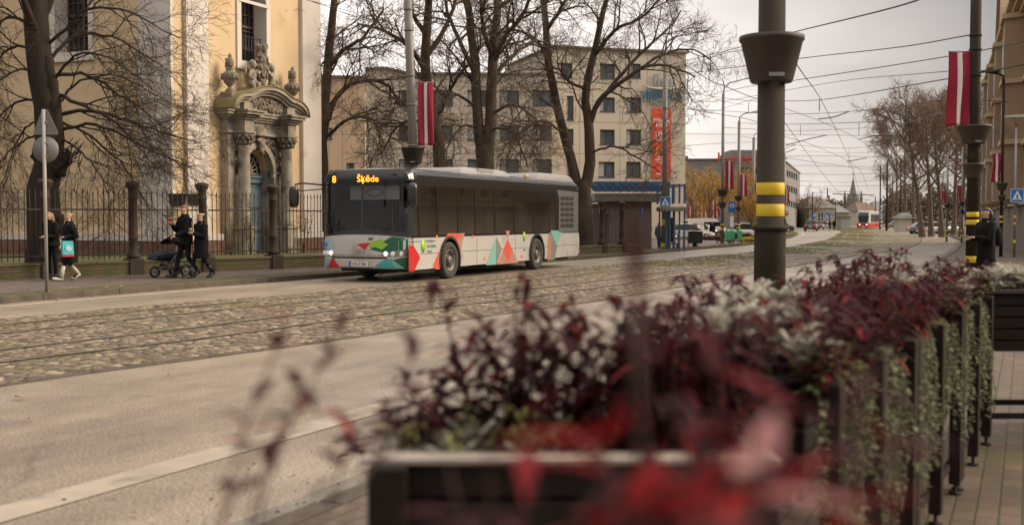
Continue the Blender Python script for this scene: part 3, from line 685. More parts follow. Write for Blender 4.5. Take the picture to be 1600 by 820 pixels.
pn = MB(); pn.box(PC-.34, PC-.14, .548, .553, 1.82, 2.12); pn.build('notice', PAPER, do)
pn = MB(); pn.box(PC-.12, PC+.08, .540, .543, 1.80, 2.1); pn.build('notice', PAPER, do)
fl = MB(); fl.plate(archpts(PC, .97, 3.29, 3.35), [], 'xz', .64, .66); fo = fl.build('fanlight', DGL, CH)
fb = MB()
for k in range(11):
    a = math.pi*(k+.0)/10; fb.tube([(PC, .6, 3.36), (PC+.95*math.cos(a), .6, 3.36+.95*math.sin(a))], .018, 6)
for rr in (.35, .68, .94): fb.tube([(PC+rr*math.cos(a), .6, 3.36+rr*math.sin(a)) for a in np.linspace(0, math.pi, 20)], .018, 6)
fb.build('glazing_bar', WHT, fo)
MB.add = DSH
MB.add = PADD
# two dark planter boxes on a white bracket on the corner pilaster
for k, (v, lb) in enumerate(((-.0, 'right'), (0.0, 'left'))):
    px = (284, 312)[k]; Y = (39.3, 39.9)[k]
    t = empty('planter_box', (AT(px, Y)[0], AT(px, Y)[1]-.45, ZZ(322, Y)), RZ*0+.2, ('ribbed dark box on the ledge beside the church corner, the one nearer the tree', 'ribbed dark box on the ledge beside the church corner, the one nearer the portal')[k], 'planter box', 'dark boxes on the church corner ledge')
    m_ = MB(); rings = []
    for z, s in ((0.0, .75), (.03, .78), (.36, 1.0), (.40, 1.0)): rings.append([(-.30*s, -.14*s, z), (.30*s, -.14*s, z), (.30*s, .14*s, z), (-.30*s, .14*s, z)])
    m_.loft(rings, smooth=False)
    for j in range(9): x = -.26+j*.065; m_.box(x, x+.03, -.155, -.135, .12, .38)
    m_.build('box', IRON, t); m_ = MB(); m_.box(-.34, .34, -.17, .17, .40, .425); m_.build('rim', mat('greenish_metal', (.10, .115, .10), .5), t)
lg = MB(); c = AT(298, 39.6); lg.box(-.72, .72, -.22, .25, -.05, -.005); lg.box(-.68, -.64, -.1, .4, -.35, -.051); lg.box(.64, .68, -.1, .4, -.35, -.051)
tag(lg.build('wall_ledge', WHT, None, (c.x, c.y-.45, ZZ(322, 39.6)), (0, 0, .2)), 'white metal ledge on the church corner carrying two dark boxes', 'ledge')
# ------------------------------------------------------------------ fence on its low brick wall, and the yard
FP = [Vector((-17.9, 21.7)), Vector((-12.66, 27.7)), Vector((-6.07, 35.2)), Vector((2.97, 51.5)), Vector((6.6, 57.5))]
FC = catmull(FP, 240); FD = np.r_[0, np.cumsum(np.linalg.norm(np.diff(FC, axis=0), axis=1))]
def fat(s): return Vector((np.interp(s, FD, FC[:, 0]), np.interp(s, FD, FC[:, 1])))
def fs_at_px(px):
    q = [(abs(800 + F*p[0]/p[1] - px), s) for p, s in zip(FC, FD)]; return min(q)[1]
strip('church_yard', offset(FC, .18), offset(FC, 16), .34, GRS, 8)
WBR = mat('mossy_brick_wall', (.15, .105, .07), .9, var=.3, scale=4, bump=.5)
def brickmat(name, c1, c2, mo, bw, rh, ms=.012, moss=None):
    m = bpy.data.materials.new(name); m.use_nodes = True; t = m.node_tree; b = t.nodes['Principled BSDF']; b.inputs['Roughness'].default_value = .88
    tcn = t.nodes.new('ShaderNodeTexCoord'); sp = t.nodes.new('ShaderNodeSeparateXYZ'); t.links.new(tcn.outputs['Object'], sp.inputs[0])
    ad = t.nodes.new('ShaderNodeMath'); ad.operation = 'ADD'; t.links.new(sp.outputs['X'], ad.inputs[0]); t.links.new(sp.outputs['Y'], ad.inputs[1])
    cb = t.nodes.new('ShaderNodeCombineXYZ'); t.links.new(ad.outputs[0], cb.inputs[0]); t.links.new(sp.outputs['Z'], cb.inputs[1])
    br = t.nodes.new('ShaderNodeTexBrick'); br.inputs['Scale'].default_value = 1; br.inputs['Brick Width'].default_value = bw; br.inputs['Row Height'].default_value = rh; br.inputs['Mortar Size'].default_value = ms
    br.inputs['Color1'].default_value = (*c1, 1); br.inputs['Color2'].default_value = (*c2, 1); br.inputs['Mortar'].default_value = (*mo, 1); t.links.new(cb.outputs[0], br.inputs['Vector'])
    src = br.outputs['Color']
    n = t.nodes.new('ShaderNodeTexNoise'); n.inputs['Scale'].default_value = 2.2; n.inputs['Detail'].default_value = 8; n.inputs['Roughness'].default_value = .7; t.links.new(tcn.outputs['Object'], n.inputs['Vector'])
    r = t.nodes.new('ShaderNodeValToRGB'); r.color_ramp.elements[0].position = .42; r.color_ramp.elements[1].position = .62; t.links.new(n.outputs['Fac'], r.inputs[0])
    mx_ = t.nodes.new('ShaderNodeMix'); mx_.data_type = 'RGBA'; t.links.new(src, mx_.inputs['A']); mx_.inputs['B'].default_value = (*(moss or mo), 1)
    if moss: t.links.new(r.outputs[0], mx_.inputs['Factor'])
    else: mx_.inputs['Factor'].default_value = 0
    t.links.new(mx_.outputs['Result'], b.inputs['Base Color'])
    bp = t.nodes.new('ShaderNodeBump'); bp.inputs['Strength'].default_value = .6; bp.inputs['Distance'].default_value = .015; bp.invert = True; t.links.new(br.outputs['Fac'], bp.inputs['Height']); t.links.new(bp.outputs[0], b.inputs['Normal'])
    return m
BRK = brickmat('old_mossy_brick', (.17, .11, .075), (.12, .085, .06), (.06, .055, .03), .28, .09, .014, (.075, .08, .022))
FRUST = mat('rusty_fence_iron', (.050, .031, .022), .8, col2=(.026, .018, .014), scale=8, bump=.2)
FE = empty('iron_fence', (0, 0, 0), 0, 'rusty iron railing with spear tips on a mossy brick wall round the church yard', 'fence')
WT = .50                                               # top of the low wall
wl = MB(); rings = []
for s in np.arange(0, FD[-1], .5):
    p = fat(s); q = fat(s+.05); t = (q-p).normalized(); n = Vector((-t.y, t.x)); g = gz(p.y); jj = random.uniform(-.01, .01)
    rings.append([V3(p-n*.16, g-.1), V3(p-n*.16, g+WT-.07+jj), V3(p-n*.19, g+WT-.06+jj), V3(p-n*.17, g+WT+jj), V3(p+n*.17, g+WT+jj), V3(p+n*.19, g+WT-.06), V3(p+n*.16, g-.1)])
wl.loft(rings, smooth=False); wl.build('low_wall', BRK, FE)
post_px = [76, 209, 322, 425, 520, 640, 740, 830, 885, 939, 972]
posts = [fs_at_px(p) for p in post_px]; posts = [posts[0]-3.3, posts[0]-6.6] + posts
posts = sorted(s for s in posts if s > .1)
pst = []
for s in posts:
    p = fat(s); g = gz(p.y); q = fat(s+.05); a = math.atan2(q.y-p.y, q.x-p.x); lean = .04 if abs(s-fs_at_px(322)) < .1 else 0
    m_ = MB(); m_.bbox(-.20, .20, -.22, .22, 0, WT-.001+.04, .02)
    m_.lathe([(.17, WT+.04), (.17, WT+.14), (.125, WT+.2), (.12, WT+.55), (.14, WT+.58), (.12, WT+.61), (.115, 2.15), (.14, 2.18), (.115, 2.22), (.12, 2.40), (.17, 2.46), (.17, 2.5), (.19, 2.52), (.19, 2.58), (.15, 2.62), (.05, 2.64)], (0, 0, 0), 14)
    o = m_.build('post', FRUST, FE, (p.x, p.y, g), (0, -lean, a))
edges = posts + [FD[-1]]
for s0, s1 in zip(edges, edges[1:]):
    if s1-s0 < .5: continue
    m_ = MB(); n = int((s1-s0-.3)/.137)
    ps = [fat(s0+.1), fat(s1-.1)]
    for z in (WT+.17, 1.86):
        a, b = ps; t = (b-a).normalized(); nn_ = Vector((-t.y, t.x))*.02
        m_.loft([[V3(q-nn_, gz(q.y)+z-.022), V3(q+nn_, gz(q.y)+z-.022), V3(q+nn_, gz(q.y)+z+.022), V3(q-nn_, gz(q.y)+z+.022)] for q in (a, b)], smooth=False)
    for i in range(1, n):
        q = ps[0].lerp(ps[1], i/n); g = gz(q.y); h = 2.28 + random.uniform(-.02, .02); l = random.uniform(-.01, .01)
        m_.tube([(q.x, q.y, g+WT+.05), (q.x+l*.5, q.y, g+1.86), (q.x+l, q.y, g+h)], .012, 5)
        m_.add([(q.x+l-.022, q.y, g+h), (q.x+l, q.y-.016, g+h), (q.x+l+.022, q.y, g+h), (q.x+l, q.y+.016, g+h), (q.x+l, q.y, g+h+.14), (q.x+l, q.y, g+h-.05)], [(0,1,4),(1,2,4),(2,3,4),(3,0,4),(1,0,5),(2,1,5),(3,2,5),(0,3,5)])
    m_.build('railing', FRUST, FE)
# rose bushes behind the fence
RST = mat('rose_stem', (.10, .085, .04), .8, var=.3); RLF = leafmat('rose_leaf', (.07, .05, .02), (.11, .10, .03), (.20, .09, .04))
def leafy(name, cs, m, size, parent=None, aspect=.5, kind='quad', droop=0):
    n = len(cs); P = np.array(cs); d = RNG.normal(size=(n, 3)); d[:, 2] -= droop; d /= np.linalg.norm(d, axis=1)[:, None]
    e = RNG.normal(size=(n, 3)); e = np.cross(d, e); e /= np.linalg.norm(e, axis=1)[:, None]
    s = size*RNG.uniform(.6, 1.3, n)[:, None]; nrm = np.cross(d, e)
    a = P; b = P + d*s*.5 + e*s*aspect*.5 + nrm*s*.08; c = P + d*s; f = P + d*s*.5 - e*s*aspect*.5 + nrm*s*.08
    V = np.stack([a, b, c, f], 1).reshape(-1, 3); Fc = np.arange(4*n).reshape(n, 4)
    return raw(name, V, Fc, m, parent, smooth=False)
def rosebush(px, Y, lb, sd, h=1.55):
    random.seed(sd); p = AT(px, Y); t = empty('rose_bush', (p.x, p.y, gz(Y)+.33), 0, lb, 'bush', 'rose bushes behind the church fence')
    m_ = MB(); cs = []
    for k in range(6):
        a = random.uniform(0, 6.28); x = y = z = 0; P = [(0, 0, 0)]; 
        for j in range(5):
            x += math.cos(a)*random.uniform(.02, .10); y += math.sin(a)*random.uniform(.02, .1); z += h/5*random.uniform(.7, 1.1); P.append((x, y, z))
            if j > 1:
                for _ in range(26): cs.append((x+random.gauss(0, .10), y+random.gauss(0, .10), z+random.gauss(0, .12)))
        m_.tube(P, [.022, .018, .015, .012, .009, .005], 5)
    m_.build('stem', RST, t); leafy('foliage', cs, RLF, .055, t)
for i, (px, Y, lb) in enumerate(((361, 40.5, 'rose bush left of the church door behind the fence'), (392, 41.5, 'upright rose bush right in front of the church door'), (432, 42, 'rose bush behind the fence post right of the church door'), (474, 43.5, 'rose bush beside the white corner pilaster, nearest the bus'))): rosebush(px, Y, lb, 40+i)
random.seed(11)
# ------------------------------------------------------------------ bus
SILV = mat('silver_bus_paint', (.58, .555, .53), .34, metal=.25, var=.05, scale=1.5, coat=.4, stain=((.33, .29, .25), 1.1, .60))
BLK = mat('black_bus_trim', (.016, .016, .017), .18, var=.1, coat=.6)
BKM = mat('matt_black_rubber', (.02, .019, .018), .8, var=.2)
ROOF = mat('bus_roof_white', (.30, .29, .275), .4, var=.06, coat=.3)
GREEN = mat('dark_green_paint', (.008, .115, .062), .3, var=0, coat=.4); LGREEN = mat('leaf_green_paint', (.28, .55, .04), .35, var=0)
TEAL = mat('teal_paint', (.05, .36, .36), .3, var=0, coat=.4); LTEAL = mat('pale_teal_paint', (.20, .42, .38), .35, var=0); RED = mat('red_paint', (.52, .02, .02), .3, var=0, coat=.4)
CORAL = mat('coral_paint', (.60, .10, .06), .35, var=.05); PCOR = mat('pale_coral_paint', (.42, .20, .155), .4, var=.05); GREYG = mat('grey_green_paint', (.20, .21, .18), .4, var=.05)
LBLUE = mat('pale_blue_paint', (.35, .55, .60), .35, var=0); BLUE = mat('blue_paint', (.02, .14, .50), .4, var=0)
LAMPM = mat('headlamp_lens', (.6, .6, .58), .08, var=0, emit=((1, .93, .8), .1)); LAMPON = mat('lit_headlamp', (1, 1, 1), .2, var=0, emit=((1, .90, .72), .45)); LAMPT = mat('tram_headlamp', (1, 1, 1), .2, var=0, emit=((1, .90, .72), 1.0))
LED = mat('orange_led', (1, .35, .02), .5, var=0, emit=((1, .30, .02), 2.2)); ORG = mat('orange_lens', (.8, .18, .02), .25, var=0)
CHROME = mat('dull_chrome', (.5, .49, .47), .25, metal=.9, var=.1)
DARKI = mat('bus_interior_dark', (.17, .16, .15), .8, var=.1); SEATM = mat('bus_seat_blue', (.13, .15, .22), .8, var=.2); YPOLE = mat('yellow_grab_pole', (.5, .32, .03), .4, var=0)
BGL = glassmat('bus_window_glass', (.66, .60, .52), .05, .10, ((.42, .35, .28), .03, .16)); WGL = glassmat('windscreen_glass', (.78, .78, .77), .02, .03)
BX, BY = -2.66, 28.2
BUS = empty('city_bus', (BX, BY, .0), RZ, 'black and silver city bus with red, green and teal triangles driving past the church', 'bus'); BUS.scale = (1, 1.06, 1.045)
L_ = 12.0; W_ = 2.55; ZB = .30; ZW = 1.08; ZR = 2.62; NL = .36
def sp(px): a = (px-800)/F; return (a*BY - BX)/(D[0] - D[1]*a)          # place along the near side seen at this column
def zat(py, s): return H + (HOR-py)/F*(BY + D[1]*s)
wx = [sp(703), sp(839)]; WRd = .475
def arc(cx, cz, r, a0, a1, n=18): return [(cx+r*math.cos(a0+(a1-a0)*i/n), cz+r*math.sin(a0+(a1-a0)*i/n)) for i in range(n+1)]
def skirt(y0, y1, nm):
    o = [(NL, ZW)] + [(L_-.08, ZW), (L_-.02, .9), (L_-.02, .42), (L_-.2, ZB+.02)]
    for x in (wx[1], wx[0]): o += arc(x, WRd, .60, -math.asin((WRd-ZB)/.60), math.pi+math.asin((WRd-ZB)/.60))
    o += [(NL, ZB)]
    m_ = MB(); m_.plate(o, [], 'xz', y0, y1); return m_.build(nm, SILV, BUS)
bd = skirt(0, .04, 'side_panel'); skirt(W_-.04, W_, 'side_panel')
for x in wx:                                           # black arch trims and dark wheel wells
    for y, y0 in ((-.012, .045), (W_-.03, W_-.7)):
        ar = MB(); o = arc(x, WRd, .63, -.30, math.pi+.30); i_ = arc(x, WRd, .565, -.30, math.pi+.30)
        ar.plate(o + i_[::-1], [], 'xz', y, y+.042)
        y1 = y0+.655
        ar.box(x-.66, x+.66, y0, y1, 1.06, 1.075); ar.box(x-.66, x-.64, y0, y1, .32, 1.059); ar.box(x+.64, x+.66, y0, y1, .32, 1.059); yb = y1-.02 if y < 0 else y0+.02; ar.box(x-.639, x+.639, yb-.01, yb+.01, .32, 1.058)
        ar.build('wheel_arch', BKM, BUS)
ch = MB(); ch.box(.5, L_-.25, .06, W_-.06, .30, .36); ch.box(3.2, 4.4, .4, W_-.4, .20, .30); ch.box(.6, 1.4, .3, 2.2, .24, .3); ch.box(9.4, 11.4, .2, W_-.2, .22, .3); ch.build('chassis', BKM, BUS)
# roof shell: rounded at both eaves
prof = [(0.0, 2.50), (.012, 2.62), (.05, 2.70), (.13, 2.755), (.30, 2.79), (W_/2, 2.81), (W_-.30, 2.79), (W_-.13, 2.755), (W_-.05, 2.70), (W_-.012, 2.62), (W_, 2.50)]
rs = MB(); xs = [.26, .42, .6, 4, 8, 11.6, 11.85, 11.97]
rings = []
for k, x in enumerate(xs):
    sk = {0: .14, 1: .03}.get(k, 0) + {6: .03, 7: .14}.get(k, 0)
    ring = [(x, W_/2+(y-W_/2)*(1-sk*.3), z-(sk*.6 if z > 2.6 else 0)) for y, z in prof] + [(x, W_-.04, 2.48), (x, .04, 2.48)]
    rings.append(ring)
for a, b in zip(rings, rings[1:]):
    n = len(a)
    for j in range(n-1):
        cy = prof[min(j, len(prof)-1)][0] if j < len(prof) else 0
        dark = (j < 4) or (6 <= j <= 9) or a[0][0] < .25
        rs.add([a[j], b[j], b[j+1], a[j+1]], [(0,1,2,3)], 1 if dark else 0, True)
rs.add(rings[-1], [tuple(range(len(rings[-1])))], 0); rs.add(rings[0], [tuple(range(len(rings[0])))], 1)
rs.build('roof', [ROOF, BLK], BUS, recalc=True)
ri = MB(); ri.box(.5, L_-.15, .05, W_-.05, 2.44, 2.47); ri.build('ceiling_panel', DARKI, BUS)
ac = MB()
def pod(x0, x1, y0, y1, z0, z1, b):
    rr = []
    for z, i in ((z0, -.04), (z0+(z1-z0)*.5, 0), (z1-.03, b*.6), (z1, b*1.6)):
        rr.append([(x0+i*3, y0+i, z), (x0+i*3+.2, y0+i-.0, z), (x1-i*3-.2, y0+i, z), (x1-i*3, y0+i, z), (x1-i*3, y1-i, z), (x0+i*3, y1-i, z)])
    ac.loft(rr, smooth=False)
pod(3.9, 7.1, .45, 2.1, 2.78, 2.98, .10); pod(8.7, 11.7, .18, 2.37, 2.76, 2.98, .08); ac.box(5.0, 6.0, .43, .5, 2.8, 2.95)
ac.build('roof_unit', ROOF, BUS)
rv = MB(); rv.ball((8.6, .5, 2.86), .12, .08, .07); rv.build('roof_vent', mat('cream_plastic', (.5, .38, .22), .5, var=0), BUS)
# glazed side: pillars black, panes of glass between them
cuts = [NL] + [sp(p) for p in (655, 684, 716, 743, 773.5, 803.5, 834, 858.6, 869)] + [L_-.12]
pil = MB(); gz0, gz1 = ZW+.02, 2.5
for y in (0.0, W_-.05):
    pil.box(NL, L_-.12, y+.001, y+.049, 2.36, 2.51); pil.box(NL, L_-.12, y+.002, y+.048, ZW-.03, ZW+.06)
    for c in cuts[1:]: pil.box(c-.035, c+.035, y, y+.05, ZW, 2.5)
pil.box(cuts[-2]+.03, L_-.13, .002, .05, ZW+.06, 2.37); pil.box(cuts[-2]+.03, L_-.13, W_-.052, W_-.002, ZW+.06, 2.37)
pil.build('window_pillars', BLK, BUS)
for a, b in zip(cuts[:-2], cuts[1:-1]):
    for side, y in ((0, .008), (1, W_-.018)):
        g = MB(); g.box(a+.035, b-.035, y, y+.01, ZW+.05, 2.40); go_ = g.build('side_window', BGL, BUS)
        if side == 0 and b-a > .9:
            f_ = MB(); f_.box(a+.06, b-.06, y-.004, y+.016, 2.05, 2.07); f_.build('window_frame', BLK, go_)
gr = MB(); x0 = sp(873); x1 = sp(896)
gr.plate([(x0-.16, 2.46), (L_-.15, 2.42), (L_-.15, ZW+.03), (x0-.02, ZW+.03), (x0+.02, 2.2), (x0-.12, 2.38)], [], 'xz', -.008, .0)
go_ = gr.build('engine_grille', mat('grey_grille', (.13, .13, .14), .4, var=.1), BUS)
gc = MB()
for r in range(6):
    for c in range(3): q0 = x0+.14+c*(x1-x0-.1)/3; gc.box(q0, q0+(x1-x0-.1)/3-.07, -.016, -.009, 1.26+r*.175, 1.38+r*.175)
gc.build('vents', BKM, go_)
# rear wall
rw = MB(); rw.loft([[(L_-.12, .0, z), (L_-.02, .08, z), (L_+.0, .4, z), (L_, W_-.4, z), (L_-.02, W_-.08, z), (L_-.12, W_, z)] for z in (.42, .9, 1.6, 2.2, 2.58)], smooth=False, cap=False); rw.build('rear_panel', SILV, BUS)
# front -------------------------------------------------------------------
def nose(y, z):                              # setback of the front skin at a lateral place and height
    t = 2*y/W_ - 1
    return NL*abs(t)**9 + .06*t*t + max(0, (z-1.0))*.055 + (max(0, (z-2.45))/.35)**2*.16 + max(0, .45-z)*.25
def ft(y): return 2*y/W_ - 1
def belt(y): t = ft(y); return 1.12 + .20*(1-abs(t)**2.2) - .04             # lower rim of the windscreen
def under(y): return .33 + .0*y
def fpatch(ylo, yhi, zlo, zhi, name, m, par=None, off=0.0, ny=40, nz=14):
    mb_ = MB(); ys = np.linspace(ylo, yhi, ny)
    P = []
    for y in ys:
        a = zlo(y) if callable(zlo) else zlo; b = zhi(y) if callable(zhi) else zhi
        P.append([(nose(y, z)-off, y, z) for z in np.linspace(a, b, nz)])
    mb_.grid(P); return mb_.build(name, m, par or BUS, recalc=False)
yy0, yy1 = 0.0, W_
sk = MB()
fp = fpatch(yy0, yy1, lambda y: .33, lambda y: belt(y)-.12*(1-abs(ft(y))**2), 'front_panel', SILV)
fpatch(yy0, yy1, lambda y: belt(y)-.12*(1-abs(ft(y))**2), belt, 'windscreen_rim', BLK, BUS)
ws = fpatch(.10, W_-.10, belt, 2.38, 'windscreen', WGL); 
fpatch(0, .10, belt, 2.66, 'corner_pillar', BLK, ny=12); fpatch(W_-.10, W_, belt, 2.66, 'corner_pillar', BLK, ny=6)
fpatch(.10, W_-.10, 2.38, 2.77, 'display_glass', mat('display_black', (.006, .006, .006), .06, var=0))
wp = MB(); wp.box(.0, .0, 0, 0, 0, 0)
# destination display behind the top of the windscreen: lit letters stand proud of a black box
dsp = MB(); dsp.box(.155, .35, .35, 2.3, 2.40, 2.64); dso = dsp.build('destination_display', mat('display_black', (.006,.006,.006), .1), BUS)
FRt = (math.pi/2, 0, -math.pi/2)
def ftext(s, size, y, z, m, off, name='lettering', par=None, sx=1, al='CENTER', bold=0):
    return text(s, size, name, m, par or BUS, (nose(y, z)-off, y, z), FRt, .003, al, sx, bold)
# seen from the front, x of the text runs towards -y
ftext('Šķēde', .215, 1.10, 2.52, LED, .035, par=dso, sx=1.12); ftext('8', .24, 2.08, 2.52, LED, .035, par=dso)
mull = MB(); mull.box(.07, .11, W_/2-.02, W_/2+.02, 1.3, 2.38); mull.build('windscreen_divider', BLK, BUS)
# white blind with diamond mark behind the glass
bl = MB(); bl.box(.30, .31, .35, 1.75, 2.02, 2.36); blo = bl.build('sun_blind', mat('grey_blind', (.42, .42, .44), .8), BUS)
dm = MB(); dm.plate([(.75, 2.2), (1.05, 2.33), (1.35, 2.2), (1.05, 2.07)], [[(.82, 2.2), (1.05, 2.10), (1.28, 2.2), (1.05, 2.30)]], 'yz', .285, .292); dm.build('diamond_mark', BLK, blo)
# graphic fields on the front
def dec(poly, m, name='livery_triangle', off=.004, sub=10):
    # polygon given as (y,z); projected onto the nose by fan subdivision
    tri = tessellate_polygon([[Vector((p[0], p[1], 0)) for p in poly]]); mb_ = MB()
    for t in tri:
        a, b, c = [Vector(poly[i]) for i in t]; n = sub; idx = {}; vs = []
        for i in range(n+1):
            for j in range(n+1-i):
                p = a + (b-a)*i/n + (c-a)*j/n; idx[i, j] = len(vs); y = min(max(p.x, 0), W_); vs.append((nose(y, p.y)-off, y, p.y))
        fs = [(idx[i, j], idx[i+1, j], idx[i, j+1]) for i in range(n) for j in range(n-i)] + [(idx[i+1, j], idx[i+1, j+1], idx[i, j+1]) for i in range(n) for j in range(n-1-i)]
        mb_.add(vs, fs, 0, True)
    return mb_.build(name, m, fp, recalc=False)
dec([(0.0, 1.07), (.42, 1.12), (1.02, .80), (.72, .74), (.0, .62)], GREEN)
dec([(0.0, .62), (.20, .60), (.55, .52), (.62, .35), (0.0, .34)], GREEN, off=.004)
dec([(.62, .56), (.42, .58), (.15, .34), (.95, .34)], TEAL, off=.008)
dec([(.15, .36), (.42, .58), (.36, .36)], LTEAL, off=.011)
dec([(1.38, .93), (1.0, .97), (1.16, .78)], RED, off=.008)
dec([(.98, .98), (.70, 1.06), (.62, .98), (.80, .86), (1.05, .84)], LGREEN, off=.010)
dec([(.85, .86), (.62, .98), (.50, .92), (.68, .80)], LGREEN, off=.013)
dec([(2.55, 1.0), (2.08, 1.0), (2.03, .82), (2.55, .78)], LBLUE, off=.006)
dec([(2.55, .58), (2.0, .52), (2.28, .34), (2.55, .34)], LTEAL, off=.006)
dec([(2.28, .34), (2.10, .60), (1.88, .34)], RED, off=.010)
ftext('BALTIK', .12, 2.28, .91, BLUE, .012, sx=.9, bold=.004); ftext('368', .10, 1.0, 1.06, BLK, .012, sx=.9)
hlm = MB()
for sgn in (0, 1):
    y0, y1 = (.06, .72) if sgn == 0 else (W_-.06, W_-.50)
    t = fpatch(min(y0, y1), max(y0, y1), lambda y: .60 + (.03 if 1 else 0), lambda y, a=y0, b=y1: .68 + .13*(1-abs((y-a)/(b-a))**1.5), 'headlight', mat('headlamp_housing', (.32, .32, .31), .12, metal=.6, var=.3, scale=20), BUS, .012, 20, 6)
    for k, q in enumerate((.22, .5, .78)):
        y = y0 + (y1-y0)*q; z = .70 - q*.0; l = MB(); l.lathe([(.062, 0), (.06, .012), (.02, .02)], (0, 0, 0), 14)
        l.build('bulb', LAMPON if k == 2 else LAMPM, t, (nose(y, z)-.014, y, z), (0, -math.pi/2, 0))
grl = fpatch(.55, W_-.42, lambda y: .575, lambda y: .615, 'grille_slot', BKM, BUS, .006); fpatch(.0, W_, lambda y: .335, lambda y: .36, 'bumper_lip', BKM, BUS, .005)
fpatch(.60, W_-.45, lambda y: .64, lambda y: .665, 'chrome_strip', CHROME, BUS, .014)
pl_ = MB(); pl_.box(-.006, .0, -.27, .27, -.065, .065); pl_o = pl_.build('number_plate', mat('plate_white', (.62, .62, .6), .4, var=0), BUS, (nose(1.28, .43)-.02, 1.33, .44))
b_ = MB(); b_.box(-.009, -.0065, .21, .27, -.065, .065); b_.build('plate_band', BLUE, pl_o); text('LN-3186', .115, 'lettering', BLK, pl_o, (-.009, -.02, 0), FRt, .001, 'CENTER', .95)
em = MB(); em.tube([(-.01, -.12, .0), (-.012, -.04, .035), (-.012, .06, .01)], .012, 6); em.tube([(-.01, .12, .0), (-.012, .04, -.035), (-.012, -.06, -.01)], .012, 6); em.build('emblem', CHROME, BUS, (nose(1.27, .72)-.008, 1.27, .76))
wi = MB()
for y in (.55, 1.75): wi.tube([(nose(1.3, 1.3)-.03, y, 1.30), (nose(y, 1.36)-.03, y+.35, 1.36), (nose(y, 1.4)-.025, y+.62, 1.42)], .014, 6)
wi.build('wiper', BKM, BUS)
# mirrors
for k, (y, s) in enumerate(((-.02, -1), (W_+.02, 1))):
    mm = MB()
    if k == 0: mm.tube([(.36, .03, 2.45), (.05, -.10, 2.50), (-.02, -.16, 2.42)], .022, 8); c = (.0, -.18, 2.12); hz = .29
    else: mm.tube([(.3, W_-.02, 2.40), (-.1, W_+.35, 2.44), (-.22, W_+.50, 2.40)], .02, 8); mm.tube([(.3, W_-.02, 2.30), (-.1, W_+.35, 2.25), (-.22, W_+.48, 2.28)], .014, 8); c = (-.22, W_+.52, 2.10); hz = .27
    mo_ = mm.build('mirror', BKM, BUS); q = MB(); q.ball(c, .085, .12, hz, 14, 12, fn=lambda d: (1/max(abs(d.x)**4+abs(d.y)**4+abs(d.z)**4, .25))**.25); q.build('mirror_head', BLK, mo_)
# livery on the near side
def inside(p, poly):
    c = False; n = len(poly)
    for i in range(n):
        (x1, y1), (x2, y2) = poly[i], poly[(i+1) % n]
        if (y1 > p[1]) != (y2 > p[1]) and p[0] < (x2-x1)*(p[1]-y1)/(y2-y1)+x1: c = not c
    return c
def sdec(pts, m, k=0, name='livery_triangle'):
    pl2 = [(sp(px), zat(py, sp(px))) for px, py in pts]; y = -.004-.003*k
    if any(abs(sum(a[0] for a in pl2)/len(pl2)-x) < 1.3 for x in wx):
        q = MB(); c = .022; x0, x1 = min(a[0] for a in pl2), max(a[0] for a in pl2); z0, z1 = min(a[1] for a in pl2), max(a[1] for a in pl2)
        for i in range(int((x1-x0)/c)+1):
            for j in range(int((z1-z0)/c)+1):
                cx, cz = x0+(i+.5)*c, z0+(j+.5)*c
                if inside((cx, cz), pl2) and all((cx-x)**2+(cz-WRd)**2 > .615**2 for x in wx): q.add([(cx-c/2, y, cz-c/2), (cx+c/2, y, cz-c/2), (cx+c/2, y, cz+c/2), (cx-c/2, y, cz+c/2)], [(0, 1, 2, 3)])
        return q.build(name, m, bd)
    q = MB(); q.plate([(sp(px), zat(py, sp(px))) for px, py in pts], [], 'xz', -.004-.003*k, -.002-.003*k); return q.build(name, m, bd)
sdec([(638.5, 386), (646, 386), (656.5, 404), (647, 424.5), (638.5, 424.5)], RED)
sdec([(699, 368), (723, 368), (712, 381), (703, 383.5), (693, 388), (688, 398), (685.5, 410), (687, 421), (679, 421), (677.5, 413)], CORAL, 1)
sdec([(703, 367.5), (726, 367.5), (722, 383), (720, 396), (716, 393), (712, 387), (705, 383)], PCOR, 0)
sdec([(775, 373), (775, 414), (759, 415)], LTEAL, 0); sdec([(775.2, 373), (784, 390), (776, 414), (775.2, 414)], GREYG, 0)
sdec([(793, 375), (809.5, 411), (777, 414)], PCOR, 0); sdec([(793, 376), (800, 391), (786, 392)], CORAL, 1); sdec([(786, 393), (800, 392), (793.5, 409)], CORAL, 1); sdec([(793, 374), (789.5, 363.5), (796.5, 363.5)], PCOR, 1)
sdec([(860, 362.5), (880, 362.5), (869, 385)], LTEAL, 1); sdec([(857, 367), (862, 364), (871, 386), (866, 406), (859, 407)], GREYG, 0); sdec([(856, 376), (861, 366), (860, 406), (855.5, 407.5)], PCOR, 1)
for (px, py, s) in ((661, 387, 1), (819, 372, .9)):
    x = sp(px); z = zat(py, x); q = MB(); q.lathe([(.12*s, 0), (.12*s, .004)], (0, 0, 0), 20, sy=1.35); e = q.build('leaf_emblem', LGREEN, bd, (x, -.002, z), (math.pi/2, 0, 0))
x = sp(661)
for k, sgl in enumerate(('LIEPĀJAS', 'AUTOBUSU', 'PARKS')): text(sgl, .10, 'lettering', GREYG if k != 1 else GREEN, bd, (x+.2, -.004, zat(380, x)-k*.13), (math.pi/2, 0, 0), .001, 'LEFT', .95)
text('LAP', .10, 'lettering', GREEN, bd, (sp(819), -.004, zat(392, sp(819))), (math.pi/2, 0, 0), .001)
sm = MB()                                               # panel seams
for px in (640, 745, 805, 868): sm.box(sp(px)-.006, sp(px)+.006, -.0025, .0, ZB+.02, ZW)
sm.box(NL, L_-.1, -.0026, .0, .68, .69); sm.box(sp(640), sp(681), -.003, .0, .985, 1.0)
sm.build('panel_seams', BKM, bd)
